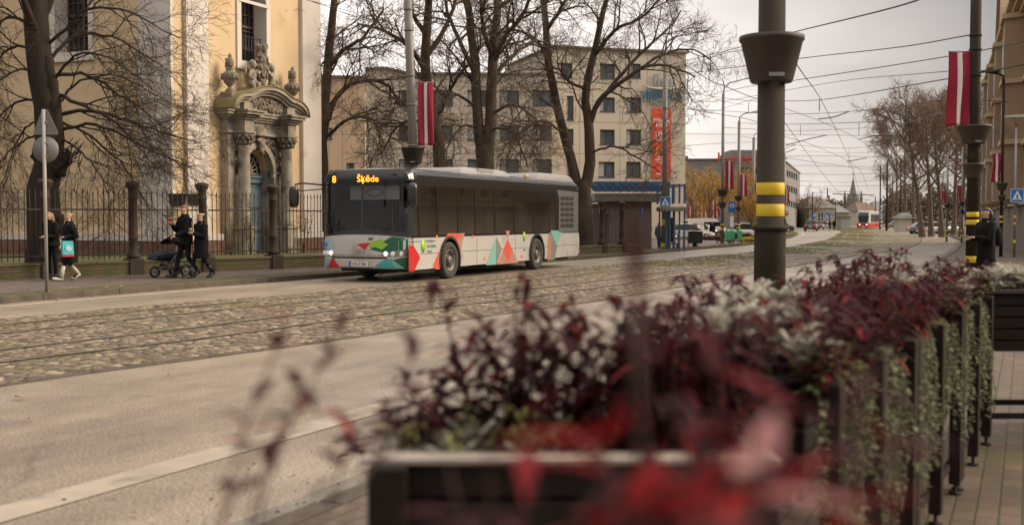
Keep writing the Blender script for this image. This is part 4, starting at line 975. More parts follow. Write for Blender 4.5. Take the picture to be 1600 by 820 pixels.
for px, py in ((682, 372), (757, 405), (815, 401), (738, 372)):
    q = MB(); x = sp(px); q.box(x-.05, x+.05, -.012, -.001, zat(py, x)-.03, zat(py, x)+.03); q.build('side_marker', ORG, bd)
# wheels
TYRE = mat('dusty_tyre', (.045, .042, .038), .85, var=.25, scale=6, bump=.2); RIM = mat('dusty_steel_rim', (.16, .14, .125), .5, metal=.4, var=.35, scale=7)
for x in wx:
    for y, s in ((.13, 1), (W_-.13, -1)):
        t = MB(); t.lathe([(.285, -.10), (.40, -.13), (.46, -.11), (WRd, -.07), (WRd, .12), (.44, .16), (.30, .14), (.285, .10), (.285, -.1)], (0, 0, 0), 36, cap=False)
        to = t.build('wheel', TYRE, BUS, (x, y, WRd), (math.pi/2*s, 0, 0))
        r_ = MB(); r_.lathe([(.286, -.05), (.286, .135), (.265, .135), (.25, .06), (.16, .03), (.13, .03), (.12, .11), (.10, .15), (.002, .15)], (0, 0, 0), 28)
        for k in range(10): a = k*math.pi/5; r_.lathe([(.016, .03), (.016, .07)], (.19*math.cos(a), .19*math.sin(a), 0), 6)
        r_.build('rim', RIM, to)
        if 1:
            hb = MB()
            for k in range(10): a = (k+.5)*math.pi/5; hb.lathe([(.022, .052), (.022, .058)], (.222*math.cos(a), .222*math.sin(a), 0), 8)
            hb.build('hand_holes', BKM, to)
# interior: floor, seats, grab poles, far wall trim
it = MB(); it.box(.6, L_-.3, .06, W_-.06, .40, .44); it.box(.45, .6, .15, W_-.15, .5, 1.22); it.box(.6, .9, .1, W_-.5, .95, 1.12)
it.build('interior_floor', DARKI, BUS)
for k, x in enumerate(np.arange(3.5, 10.8, .82)):
    for y in (.35, .80, 1.85, 2.28):
        q = MB(); q.bbox(x, x+.42, y-.20, y+.20, .95, 1.02, .02); q.loft([[(x+.38, y-.2, 1.0), (x+.45, y-.2, 1.0), (x+.45, y+.2, 1.0), (x+.38, y+.2, 1.0)], [(x+.46, y-.2, 1.5), (x+.51, y-.2, 1.5), (x+.51, y+.2, 1.5), (x+.46, y+.2, 1.5)], [(x+.48, y-.13, 1.66), (x+.52, y-.13, 1.66), (x+.52, y+.13, 1.66), (x+.48, y+.13, 1.66)]], smooth=False)
        q.box(x+.15, x+.25, y-.04, y+.04, .44, .95); q.build('seat', SEATM, BUS)
for x in (2.2, 3.3, 4.9, 6.5, 8.1):
    for y in (1.0, 1.62): q = MB(); q.tube([(x, y, .44), (x, y, 2.44)], .018, 8); q.build('grab_pole', YPOLE, BUS)
q = MB(); q.bbox(1.55, 1.62, .1, 1.05, .44, 2.0, .01); q.build('cab_partition', DARKI, BUS)
swh = MB(); swh.tube([(.0+.23*math.cos(a), .23*math.sin(a), 0) for a in np.linspace(0, 6.283, 25)], .016, 8, cap=False); swh.tube([(0, -.22, 0), (0, .22, 0)], .014, 6); swh.build('steering_wheel', BKM, BUS, (.82, .62, 1.30), (0, math.radians(-25), 0))
# ------------------------------------------------------------------ trees
BARK = mat('linden_bark', (.095, .068, .046), .95, col2=(.040, .029, .021), scale=3, bump=1.0, bscale=14, stretch=(1, 1, .3), stain=((.085, .085, .03), .8, .62))
TWIG = mat('twig_bark', (.12, .08, .052), .9, var=.2)
BARK2 = mat('dark_wet_bark', (.040, .027, .018), .95, col2=(.015, .010, .007), scale=3, bump=1.0, bscale=12, stretch=(1, 1, .3))
TWIG2 = mat('dark_twig_bark', (.045, .029, .017), .9, var=.2)
BARK3 = mat('brown_park_bark', (.13, .095, .07), .95, var=.3, scale=2); TWIG3 = mat('brown_twig_bark', (.15, .095, .065), .9, var=.2)
def unit(v): return v/max(np.linalg.norm(v), 1e-9)
def walk(p, d, L, n, wob, lift, rng):
    P = [p]; d = unit(d)
    for i in range(n):
        d = unit(d + rng.normal(size=3)*wob + np.array([0, 0, lift])); P.append(P[-1] + d*L/n)
    return np.array(P), d
def make_tree(base, mains, seed, kids=(7, 6, 6, 4), lens=(3.2, 1.7, .9, .45), lift=(.02, .03, .0, -.05), spread=1.0, r1=.085, bark=None, twig=None, start=.35, name='bare_tree', label='', group=None, flat=None, tw=.006, bias=None, leaves=None, sides=12, droop0=0):
    rng = np.random.default_rng(seed); G = {sides: [], 8: [], 5: [], 3: []}; T = {4: [], 3: []}
    o = empty(name, base, 0, label, 'tree', group); b = np.array(base); tips = []
    def spawn(P, rad, lvl):
        if lvl >= len(kids): tips.append(P[-1]); return
        n = kids[lvl]; K = len(P)-1
        for i in range(n):
            f = (start if lvl == 0 else .18) + (1-(start if lvl == 0 else .18))*(i+rng.uniform(.1, .9))/n
            x = f*K; j = min(int(x), K-1); p = P[j] + (P[j+1]-P[j])*(x-j); t = unit(P[j+1]-P[j])
            s = rng.normal(size=3); s = unit(s - t*np.dot(s, t))
            if bias is not None and lvl < 2: s = unit(s + np.array(bias)*.8)
            ang = rng.uniform(.55, 1.05)*spread; d = t*math.cos(ang) + s*math.sin(ang)
            if lvl == 0: d[2] -= droop0
            L = lens[lvl]*rng.uniform(.6, 1.3)*(1.15-.55*f); r = min(rad[j]*.62, r1*(.5**lvl)*rng.uniform(.7, 1.15)*(1.2-.4*f))
            r = max(r, tw); n_ = 6 if lvl < 2 else (4 if lvl == 2 else 3)
            Q, _ = walk(p, d, L, n_, .16+.03*lvl, lift[lvl], rng)
            rr = np.linspace(r, max(tw*.75, r*.30), n_+1)
            if lvl == 0: G[8].append((Q, rr))
            elif lvl == 1: G[5].append((Q, rr))
            else: T[4 if lvl == 2 else 3].append((Q, rr))
            spawn(Q, rr, lvl+1)
    for M_ in mains:
        P, ra, rb = M_[:3]; P = catmull3(np.array([tuple(q) for q in P], float), 16) - b; k = len(P); ra, rb = ra*.88, rb*.88
        rr = np.linspace(ra, rb, k)
        if len(M_) > 3 and M_[3]: rr[:5] *= np.array([1.45, 1.22, 1.1, 1.04, 1.0])          # root flare
        P[1:-1] += rng.normal(size=(k-2, 3))*.02
        G[sides].append((P, rr)); 
        if len(M_) > 4 and M_[4] == 0: continue
        spawn(P, rr, 0)
    V, Fc = tubes({k: v for k, v in G.items() if v}); raw('trunk', V, Fc, bark or BARK, o)
    if any(T.values()):
        V, Fc = tubes({k: v for k, v in T.items() if v}); raw('crown', V, Fc, twig or TWIG, o)
    if leaves:
        m_, n, size = leaves; tp = np.array(tips); cs = tp[rng.integers(0, len(tp), n)] + rng.normal(size=(n, 3))*size*2
        leafy('leaves', cs, m_, size, o)
    return o, tips
def catmull3(P, n):
    d = np.r_[0, np.cumsum(np.linalg.norm(np.diff(P, axis=0), axis=1))]; Q = np.vstack([2*P[0]-P[1], P, 2*P[-1]-P[-2]]); res = []
    for t in np.linspace(0, d[-1]-1e-6, n):
        i = min(int(np.searchsorted(d, t, side='right')-1), len(P)-2); u = (t-d[i])/(d[i+1]-d[i]); a, b, c, e = Q[i:i+4]
        res.append(.5*((2*b) + (c-a)*u + (2*a-5*b+4*c-e)*u*u + (3*b-a-3*c+e)*u**3))
    return np.array(res)
def pxline(pts, Y, dy=None, dys=None):        # a limb given by where it is seen, at distances round Y
    out = []
    for i, (px, py) in enumerate(pts):
        y = Y + (dys[i] if dys else (dy or 0)*i/(len(pts)-1)); out.append((AT(px, y)[0], y, ZZ(py, y)))
    return out
# the big old linden in front of the church
Yt = 31.0; b0 = (AT(76, Yt)[0], Yt, .25)
big = [ (pxline([(74, 424), (72, 380), (70, 300), (78, 240), (80, 180), (66, 110), (62, 40), (66, -60), (70, -220)], Yt), .50, .28, True, 0) ]
big.append((pxline([(88, 250), (92, 200), (86, 140), (78, 90)], Yt-.1), .24, .16, False, 0))
lim = [([(66, 60), (50, 20), (20, -60), (-10, -160)], -1.5, .17), ([(72, 30), (100, -30), (130, -110), (150, -240)], 1, .17),
       ([(84, 95), (120, 60), (180, 60), (240, 95), (262, 110)], 1.0, .075), ([(82, 70), (140, 20), (200, 20), (250, 45), (285, 62)], -1.2, .07),
       ([(88, 120), (140, 118), (190, 150), (235, 180), (262, 205)], 1.2, .08), ([(95, 150), (130, 165), (180, 190), (215, 230), (245, 262)], -1.4, .085),
       ([(97, 180), (150, 172), (200, 190), (260, 210), (310, 222)], .2, .085), ([(95, 205), (150, 195), (210, 220), (260, 245), (300, 262)], -1, .075),
       ([(95, 215), (130, 240), (160, 280), (175, 320)], -1.0, .05), ([(97, 190), (140, 210), (185, 250), (215, 290), (235, 330)], .8, .06),
       ([(70, 60), (30, 30), (-10, 50), (-40, 90)], -1.0, .08), ([(68, 85), (30, 75), (-5, 100), (-40, 150)], 1.2, .07), ([(72, 120), (40, 110), (0, 130), (-40, 180)], -1, .06),
       ([(70, 160), (30, 160), (-5, 190), (-30, 230)], .6, .06), ([(70, 210), (40, 220), (5, 250), (-30, 300)], -.8, .05), ([(70, 190), (45, 200), (20, 240), (5, 300)], .8, .045),
       ([(86, 130), (120, 90), (170, 90), (220, 125), (255, 150)], -2.0, .06), ([(92, 165), (130, 130), (180, 120), (230, 140), (270, 165)], 2.0, .06)]
for P, dy, r in lim: big.append((pxline(P, Yt, dy*1.2), r*.78, r*.16))
_, btips = make_tree(b0, big, 3, kids=(9, 6, 4, 2), lens=(1.7, 1.15, .65, .35), lift=(-.02, -.03, -.04, -.05), r1=.022, bark=BARK2, twig=TWIG2, start=.12, name='linden_tree', label='huge dark old linden with drooping twigs in front of the ochre church wall', sides=18, tw=.0040, spread=.75)
bt = [o for o in COL.objects if o.name.startswith('linden_tree')][0]
bu = MB()
for c, r in (((104, 250), .20), ((94, 262), .22), ((60, 243), .16), ((62, 340), .26), ((84, 345), .28), ((66, 385), .34), ((86, 390), .30), ((74, 360), .3)):
    p = AT(c[0], Yt-.15); rough_ball(bu, (p.x-b0[0], p.y-b0[1], ZZ(c[1], Yt)-b0[2]), r, r*.9, r*1.2, .22, 18, 14, int(c[1]))
for k in range(26): p = AT(random.gauss(112, 7), Yt-.2); q = (p.x-b0[0], p.y-b0[1]-.1, ZZ(random.gauss(245, 7), Yt)-b0[2]); bu.tube([q, (q[0]+random.gauss(.12, .1), q[1]-.1, q[2]+random.uniform(.05, .3))], [.02, .006], 5)
bu.build('burl', BARK2, bt)
YLF = leafmat('yellow_leaf', (.45, .24, .02), (.58, .36, .03), (.62, .44, .06), tr=.4)
cs = []
for (px, py, n, s) in ((232, 165, 40, .3), (262, 190, 40, .3), (276, 205, 70, .28), (285, 245, 60, .3), (278, 235, 60, .3), (308, 226, 50, .28), (210, 280, 40, .25), (230, 262, 30, .3), (295, 240, 30, .3), (258, 168, 20, .3)):
    p = AT(px, Yt+random.uniform(-.5, 1.5))
    for _ in range(n): cs.append((p.x-b0[0]+random.gauss(0, s*.7), p.y-b0[1]+random.gauss(0, .3), ZZ(py, Yt)-b0[2]+random.gauss(0, s)))
leafy('leaves', cs, YLF, .06, bt)
# the row of limes behind the bus
Y2 = 50
make_tree((AT(506, Y2)[0], Y2, .2), [
    (pxline([(506, 395), (505, 300), (504, 240), (508, 180), (514, 105), (519, 49), (528, -30), (530, -120)], Y2), .36, .12, True),
    (pxline([(506, 200), (520, 165), (545, 135), (585, 126), (615, 140), (622, 165)], Y2, 2), .17, .05), (pxline([(508, 185), (502, 140), (500, 100), (496, 40)], Y2, -2), .14, .05), (pxline([(505, 190), (470, 150), (450, 100), (440, 60)], Y2+4), .12, .04), (pxline([(512, 110), (540, 80), (570, 60), (600, 20)], Y2, -2), .12, .05), (pxline([(506, 220), (540, 190), (580, 185), (600, 220)], Y2, -1), .1, .04)],
    21, kids=(8, 6, 5, 3), lens=(2.6, 1.5, .8, .4), lift=(.0, .0, -.02, -.04), r1=.06, name='bare_tree', label='crooked bare tree beside the church corner, its limbs reaching over the front of the bus', group='bare limes behind the bus', start=.30, tw=.0068, droop0=.1)
Y3 = 53
make_tree((AT(690, Y3)[0], Y3, .1), [
    (pxline([(692, 400), (690, 300), (686, 240), (678, 180), (666, 112), (668, 50), (672, -30), (680, -130)], Y3), .42, .13, True),
    (pxline([(668, 115), (640, 75), (600, 50), (560, 40)], Y3, -2), .16, .05), (pxline([(668, 90), (700, 40), (715, -10), (720, -80)], Y3, 2), .15, .05), (pxline([(667, 60), (640, 10), (620, -60)], Y3, 1), .14, .05), (pxline([(680, 190), (700, 150), (725, 110), (745, 100)], Y3, -2), .12, .05), (pxline([(682, 200), (650, 190), (620, 200), (600, 235)], Y3, -2), .1, .04)],
    22, kids=(8, 6, 5, 3), lens=(2.8, 1.6, .85, .4), lift=(.0, .0, -.02, -.03), r1=.06, name='bare_tree', label='tall bare tree seen directly behind the near flag pole', group='bare limes behind the bus', start=.3, tw=.0068)
Y4 = 51
make_tree((AT(759, Y4)[0], Y4, .1), [
    (pxline([(760, 400), (759, 300), (758, 262), (757, 225)], Y4), .52, .44, True, 0),
    (pxline([(755, 245), (748, 210), (745, 160), (744, 112), (736, 50), (728, -20), (722, -120)], Y4), .30, .12), (pxline([(762, 245), (767, 187), (768, 140), (770, 94), (775, 40), (780, -40), (778, -120)], Y4), .34, .12),
    (pxline([(769, 100), (790, 60), (820, 20), (840, -50)], Y4, -2), .16, .05), (pxline([(768, 130), (800, 90), (835, 68), (860, 72)], Y4, 2), .13, .04), (pxline([(744, 120), (720, 70), (700, 20), (690, -50)], Y4, 2), .14, .05), (pxline([(770, 95), (755, 40), (750, -20)], Y4, -2), .14, .05), (pxline([(746, 170), (715, 150), (690, 165), (672, 200)], Y4, -2), .09, .03), (pxline([(767, 180), (800, 165), (830, 180), (850, 215)], Y4, -2), .09, .03), (pxline([(750, 200), (720, 200), (700, 230), (690, 260)], Y4, -2.5), .07, .03), (pxline([(766, 200), (795, 205), (815, 235), (825, 262)], Y4, -2.5), .07, .03)],
    23, kids=(8, 6, 5, 3), lens=(2.6, 1.5, .8, .4), lift=(.0, .0, -.02, -.03), r1=.06, name='bare_tree', label='twin-stemmed bare tree rising above the roof hump of the bus', group='bare limes behind the bus', start=.25, tw=.0068)
Y5 = 56
make_tree((AT(912, Y5)[0], Y5, -.05), [
    (pxline([(912, 400), (911, 340), (909, 305), (907, 285)], Y5), .62, .50, True, 0),
    (pxline([(905, 300), (897, 268), (885, 225), (875, 187), (866, 140), (856, 94), (852, 37), (846, -40), (840, -130)], Y5), .30, .12), (pxline([(912, 300), (920, 262), (921, 225), (918, 187), (914, 145), (927, 86), (942, 22), (960, -50)], Y5), .34, .10),
    (pxline([(919, 200), (935, 160), (950, 145), (985, 120), (1010, 105), (1045, 105), (1085, 122)], Y5, -2), .17, .04), (pxline([(930, 170), (960, 130), (1000, 85), (1040, 50), (1062, 20)], Y5, 2), .14, .04), (pxline([(927, 90), (960, 50), (1000, 30), (1040, -10)], Y5, -2), .13, .04), (pxline([(916, 140), (890, 130), (872, 110), (850, 110)], Y5, -1), .1, .04), (pxline([(856, 90), (830, 60), (800, 50), (775, 60)], Y5, 2), .13, .04), (pxline([(853, 50), (880, 10), (900, -50)], Y5, -2), .13, .05), (pxline([(880, 210), (850, 190), (825, 200), (805, 230)], Y5, -2), .08, .03), (pxline([(922, 240), (960, 230), (1000, 250), (1030, 270)], Y5, -3), .07, .03), (pxline([(1000, 108), (1040, 85), (1080, 80), (1110, 95)], Y5, 1), .09, .03)],
    24, kids=(8, 6, 5, 3), lens=(2.6, 1.5, .8, .4), lift=(.0, .0, -.02, -.03), r1=.055, name='bare_tree', label='thick bare tree forking in a wide V just right of the rear of the bus', group='bare limes behind the bus', start=.25, tw=.0068)
# the row in the park on the right, with a few brown leaves left
BLF = leafmat('brown_leaf', (.19, .085, .05), (.28, .13, .075), (.36, .20, .10), tr=.3)
def park_tree(px, Y, top, lean, lb, seed, r=.33):
    b = (AT(px, Y)[0], Y, gz(Y)); zt = ZZ(top, Y); h = zt-b[2]; rr = random.Random(seed)
    M_ = [([b, (b[0]+lean*.2*h, Y, b[2]+h*.25), (b[0]+lean*.5*h, Y, b[2]+h*.55), (b[0]+lean*h*.8, Y, b[2]+h*.9)], r, .06, True)]
    for k in range(6):
        f = .36+.085*k; s = rr.choice([-1, 1])*rr.uniform(.4, 1); p = (b[0]+lean*f*h*.85, Y, b[2]+h*f)
        M_.append(([p, (p[0]+s*h*.12, Y+rr.uniform(-1, 1), p[2]+h*.10), (p[0]+s*h*.24, Y+rr.uniform(-2, 2), min(zt, p[2]+h*.26)), (p[0]+s*h*.30, Y+rr.uniform(-2.5, 2.5), min(zt, p[2]+h*.42))], .11, .04))
    return make_tree(b, M_, seed, kids=(7, 5, 5), lens=(h*.20, h*.11, h*.06), lift=(.06, .05, .02), r1=.07, bark=BARK3, twig=TWIG3, name='park_tree', label=lb, group='brown trees in the park on the right', start=.3, tw=.017, leaves=(BLF, 4200, .10), sides=8)
for i, (px, Y, top, lean, lb) in enumerate(((1441, 118, 172, -.16, 'park tree leaning left, leftmost of the row beyond the crossing'), (1455, 122, 158, -.07, 'park tree with straight trunk, second from the left of the row'), (1472, 118, 150, -.10, 'tallest park tree leaning left, third trunk of the row'), (1490, 126, 160, .02, 'park tree behind the small bus stop sign on the right'), (1502, 112, 170, .03, 'park tree behind the two small flags on the right'), (1528, 105, 172, .03, 'park tree behind the woman in the black coat'), (1545, 100, 190, .0, 'park tree between the large right pole and the ornate house'), (1560, 130, 200, .0, 'park tree beside the ornate house'))):
    park_tree(px, Y, top, lean, lb, 60+i)
for i, (px, Y, top) in enumerate(((1402, 190, 215), (1415, 170, 195), (1428, 160, 180), (1395, 230, 260))): park_tree(px, Y, top, -.03, ('pale far park tree just right of the striped post', 'far park tree above the pair walking on the right', 'far park tree left of the leaning trunks', 'smallest far park tree beside the tram')[i], 80+i, .3)
# yellow trees by the car park
AUL = leafmat('autumn_yellow_leaf', (.33, .18, .03), (.50, .30, .035), (.58, .38, .08), tr=.4)
def yellow_tree(px, Y, top, wpx, lb, seed, n=3600, lf=None):
    b = (AT(px, Y)[0], Y, gz(Y)); h = ZZ(top, Y)-b[2]; wd = wpx/F*Y/2; rr = random.Random(seed); M_ = [([b, (b[0]+.1, Y, b[2]+h*.3), (b[0]-.1, Y, b[2]+h*.6), (b[0], Y, b[2]+h*.85)], .22, .05, True)]
    for k in range(8):
        a = rr.uniform(0, 6.28); f = rr.uniform(.18, .5); M_.append(([(b[0], Y, b[2]+h*f), (b[0]+wd*.5*math.cos(a), Y+wd*.5*math.sin(a), b[2]+h*(f+.18)), (b[0]+wd*.85*math.cos(a), Y+wd*.85*math.sin(a), b[2]+h*(f+.38))], .08, .03))
    return make_tree(b, M_, seed, kids=(5, 4, 3), lens=(wd*.5, wd*.28, wd*.15), r1=.05, bark=BARK3, twig=TWIG3, name='yellow_tree', label=lb, group='yellow trees by the car park', start=.25, tw=.014, leaves=(lf or AUL, n, .15), sides=8)
yellow_tree(1108, 118, 250, 90, 'yellow autumn tree with bare top beside the hotel corner', 91, 5200)
yellow_tree(1148, 125, 262, 60, 'yellow autumn tree behind the second flag pole by the stop', 92, 4800)
yellow_tree(1172, 112, 285, 50, 'dense low yellow tree behind the bus stop sign', 93, 5200)
yellow_tree(1082, 130, 262, 60, 'yellow autumn tree close against the hotel wall', 94, 4200)
yellow_tree(1262, 225, 285, 50, 'brown autumn tree at the end of the grey office block', 95, 2600, BLF)
yellow_tree(1279, 250, 305, 30, 'small brown tree in front of the white house far down the street', 96, 1500, BLF)
# ------------------------------------------------------------------ buildings behind
HOT = mat('hotel_cream_panel', (.53, .47, .38), .85, var=.06, scale=.25, stain=((.47, .40, .31), .5, .6)); HOT2 = mat('hotel_tan_render', (.52, .38, .25), .85, var=.07, scale=.3)
WG = mat('window_blue_glass', (.10, .12, .13), .08, var=.5, scale=.6); WF = mat('window_frame_dark', (.06, .065, .07), .5, var=.1); SEAM = mat('panel_joint', (.30, .25, .18), .9); CURT = mat('net_curtain', (.36, .36, .35), .8, var=.2)
TRIM = mat('roof_trim', (.16, .14, .12), .6)
HO = empty('hotel_building', (0, 0, 0), 0, 'cream four storey hotel with rows of square windows behind the bare trees', 'building')
def front_block(parent, x0, x1, zt, Y0, Y1, depth, wins, m, zb=-1.0, seams=None, trim=.25, rise=None, win_name='window', wm=None, sc_side=False):
    # facade running from (x0 at Y0) to (x1 at Y1); wins as pixel rectangles; the building has real depth
    a = AT(x0, Y0); b = AT(x1, Y1); t = (b-a).normalized(); n = Vector((-t.y, t.x)); Lw = (b-a).length; ang = math.atan2(t.y, t.x)
    e = empty('block', V3(a, 0), ang); e.parent = parent
    def along(px): k = (px-800)/F; return (k*a.y - a.x)/(t.x - k*t.y)
    def zz(py, s): return ZZ(py, a.y + t.y*s)
    hs = []; W = []
    for (wx0, wy0, wx1, wy1) in wins:
        s0, s1 = along(wx0), along(wx1); z1, z0 = zz(wy0, s0), zz(wy1, s0); W.append((s0, s1, z0, z1)); hs.append([(s0, z0), (s0, z1), (s1, z1), (s1, z0)])
    top = [(Lw, zt[1] if hasattr(zt, '__len__') else zt), (0, zt[0] if hasattr(zt, '__len__') else zt)]
    if rise: top = rise
    m_ = MB(); m_.plate([(0, zb), (Lw, zb)] + top, hs, 'xz', 0, .35); zm = min(q[1] for q in top)
    m_.box(0, .35, .351, depth, zb, zm); m_.box(Lw-.35, Lw, .351, depth, zb, zm); m_.box(.351, Lw-.351, depth-.35, depth, zb, zm)
    w_o = m_.build('wall', m, e)
    r_ = MB(); r_.box(-trim, Lw+trim, -trim, depth+trim, zm+.002, zm+.16) if not rise else r_.loft([[(q[0], -.2, q[1]+.0), (q[0], depth, q[1]), (q[0], depth, q[1]+.18), (q[0], -.2, q[1]+.18)] for q in top], smooth=False)
    r_.build('roof', TRIM, e)
    for k, (s0, s1, z0, z1) in enumerate(W):
        f = MB(); f.plate([(s0, z0), (s1, z0), (s1, z1), (s0, z1)], [[(s0+.07, z0+.07), (s0+.07, z1-.07), ((s0+s1)/2-.035, z1-.07), ((s0+s1)/2-.035, z0+.07)], [((s0+s1)/2+.035, z0+.07), ((s0+s1)/2+.035, z1-.07), (s1-.07, z1-.07), (s1-.07, z0+.07)]], 'xz', .12, .19)
        f.box(s0-.05, s1+.05, -.06, .119, z0-.06, z0-.001)
        fo = f.build(win_name, WF, e); g = MB(); g.box(s0+.03, s1-.03, .20, .22, z0+.03, z1-.03); g.build('pane', wm or WG, fo)
        if k % 3 != 1 and not wm: c = MB(); q = (k*7 % 5)/5; c.box(s0+.09, s0+(s1-s0)*(.25+.2*q), .192, .198, z0+.08, z1-.08); c.build('curtain', CURT, fo)
    if seams:
        s_ = MB()
        for px in seams[0]: q = along(px); s_.box(q-.03, q+.03, -.004, -.001, zb, zm-.01)
        for py in seams[1]: z = zz(py, 0); s_.box(.0, Lw, -.0045, -.001, z-.03, z+.03)
        s_.build('panel_joints', SEAM, w_o)
    return e, along, zz, Lw, t
rows = [(142, 166), (196, 219), (249, 274)]
wl_ = [(x0, y0, x1, y1) for (x0, x1) in ((624, 643), (680, 708), (731, 759), (781, 811), (832, 862)) for (y0, y1) in rows + [(300, 325)]]
front_block(HO, 572, 862, (ZZ(113, 99), ZZ(119, 101)), 99, 101, 12, wl_, HOT, seams=([612, 668, 720, 770, 822], [135, 187, 240]), rise=[(16.6, ZZ(119, 101)), (4, ZZ(117, 99)), (1.6, ZZ(109, 99)), (0, ZZ(111, 99))])
front_block(HO, 478, 571.5, ZZ(122, 98), 97.9, 98.6, 12, [(542, 255, 554, 271), (505, 200, 520, 218)], HOT2, seams=([515, 536], [210]))
wr_ = [(871, 100, 894, 123), (937, 101, 960, 124), (981, 101, 1000, 123), (885, 151, 896, 188), (885, 202, 896, 226), (937, 153, 960, 175), (978, 153, 1001, 176), (937, 203, 960, 226), (978, 203, 1001, 226), (935, 253, 960, 277), (978, 253, 1001, 277), (885, 253, 896, 277)]
hr, hal, hzz, hL, hT = front_block(HO, 862, 1070, (ZZ(76, 104), ZZ(80.5, 108)), 104, 108, 14, wr_, HOT, seams=([905, 925, 968, 1010, 1045], [140, 190, 240, 292]))
HA = math.atan2(hT.y, hT.x)
hb = AT(862, 104)
def on_hotel(px, py, off): s = hal(px); return (s, -off, hzz(py, s))
SIGNB = mat('sign_blue', (.03, .16, .30), .4, var=0); SIGNS = mat('sign_silver', (.45, .47, .47), .3, metal=.6, var=.1)
hs_ = empty('hotel_sign', V3(hb, 0), HA, 'silver and blue hotel lettering with a curved swoosh above the red banner', 'sign')
for s, px, py, size, m in (('līva', 1034, 128, 1.55, SIGNS), ('VIESNĪCA', 1032, 152, .98, SIGNB), ('HOTEL', 1031, 162, .72, SIGNS)):
    text(s, size, 'lettering', m, hs_, on_hotel(px, py, .18), (math.pi/2, 0, 0), .05, 'CENTER', 1.0, .012)
sw = MB(); P = [on_hotel(px, py, .25) for px, py in ((1001, 135), (1010, 139), (1022, 141), (1034, 141), (1046, 141), (1056, 139), (1064, 134))]; sw.tube(P, [.03, .12, .16, .17, .16, .12, .03], 8); sw.build('swoosh', SIGNS, hs_)
BAN = mat('orange_red_banner', (.62, .075, .03), .6, var=.06); WHP = mat('print_white', (.78, .76, .72), .6, var=0); YEP = mat('print_yellow', (.75, .45, .03), .6, var=0)
bn = empty('banner', V3(hb, 0), HA, 'tall orange red banner with white lettering hanging on the hotel wall behind the lamp post', 'banner')
q = MB(); a = on_hotel(1017.5, 278, .1); c = on_hotel(1046.5, 171, .1); q.box(a[0], c[0], -.12, -.06, a[2], c[2]); q.build('cloth', BAN, bn)
for s, px, py, size, dx_ in (('SVINAM', 1031.5, 190, .50, 0), ('KOPĀ', 1031.5, 197, .48, 0), ('100', 1030, 212.5, .95, 0), ('VIESNĪCAI', 1031, 220, .22, 0), ('nāc svinēt', 1032, 246, .22, 0), ('kopā ar mums', 1032, 250, .22, 0), ('visu gadu', 1032, 254, .22, 0), ('www.liva.lv', 1032, 272, .24, 0)):
    p = on_hotel(px, py, .13); text(s, size, 'lettering', WHP, bn, p, (math.pi/2, 0, 0), .006, 'CENTER', .95, .008)
q = MB(); p = on_hotel(1024, 237, .13); q.plate([(p[0]-.15, p[2]-.35), (p[0]+.05, p[2]-.35), (p[0]+.2, p[2]+.3), (p[0]-.05, p[2]+.3)], [], 'xz', -.135, -.125); q.build('flame_mark', YEP, bn)
# glazed kiosk and bus shelter under a blue canopy frame
CONC = mat('concrete_grey', (.22, .19, .155), .85, var=.15, scale=1.5, bump=.2); BSTL = mat('blue_steel', (.045, .10, .20), .45, var=.15); GYW = mat('grey_green_fascia', (.20, .20, .16), .7, var=.15); GREYP = mat('kiosk_grey_wall', (.20, .175, .155), .7, var=.08)
Yk = 66.0; KS = empty('kiosk', V3(AT(925, Yk), gz(Yk)), .10, 'flat roofed grey kiosk with a blue steel canopy frame in front of the hotel', 'kiosk')
g0 = gz(Yk); kz = lambda py: ZZ(py, Yk)-g0; kx = lambda px: (px-925)/F*Yk
q = MB(); q.box(kx(955), kx(1022), .4, 4.5, 0, kz(318)); q.box(kx(925), kx(955), 1.2, 4.5, 0, kz(318)); q.build('wall', GREYP, KS)
q = MB(); q.bbox(kx(928), kx(1044), -.2, 5, kz(315), kz(302), .03); q.build('fascia', GYW, KS)
q = MB(); q.box(kx(936), kx(1020), .1, .38, kz(322), kz(316)); q.build('clerestory', mat('brown_timber', (.12, .07, .045), .7), KS)
q = MB()
for k in range(5): q.box(kx(925), kx(1040), -.5+k*.5, -.44+k*.5, kz(300)+k*.10, kz(297)+k*.10)
for px in range(932, 1045, 12): q.box(kx(px)-.04, kx(px)+.04, -.55, 1.8, kz(290), kz(288)); q.box(kx(px)-.04, kx(px)+.04, -.55, -.47, kz(301), kz(288))
q.box(kx(925), kx(1046), -.56, -.45, kz(288), kz(284)); q.box(kx(925), kx(1046), 1.7, 1.8, kz(286), kz(283)); q.build('canopy_frame', BSTL, KS)
q = MB()
for k, px in enumerate((1044, 1052, 1061, 1069)): q.box(kx(px)-.05, kx(px)+.05, -.5, 2.5, kz(291), kz(288)); q.box(kx(px)-.05, kx(px)+.05, -.5, -.4, kz(318), kz(288)); q.box(kx(px)-.05, kx(px)+.05, 2.4, 2.5, kz(318), kz(288))
q.build('canopy_frame', BSTL, KS)
q = MB(); q.bbox(kx(941), kx(956), .85, 1.19, kz(334), kz(322), .03); q.build('air_conditioner', mat('pale_grey_metal', (.42, .40, .37), .5), KS)
q = MB(); q.lathe([(.17, 0), (.17, .02), (.03, .03)], (0, 0, 0), 18); q.build('fan', BKM, KS, (kx(946.5), .84, kz(328)), (math.pi/2, 0, 0))
q = MB(); q.box(kx(1004), kx(1010), .37, .397, kz(337), kz(318.5)); so_ = q.build('small_sign', BLUE, KS); q = MB(); q.box(kx(1006.6), kx(1007.4), .360, .369, kz(333), kz(322)); q.build('arrow_mark', WHP, so_)
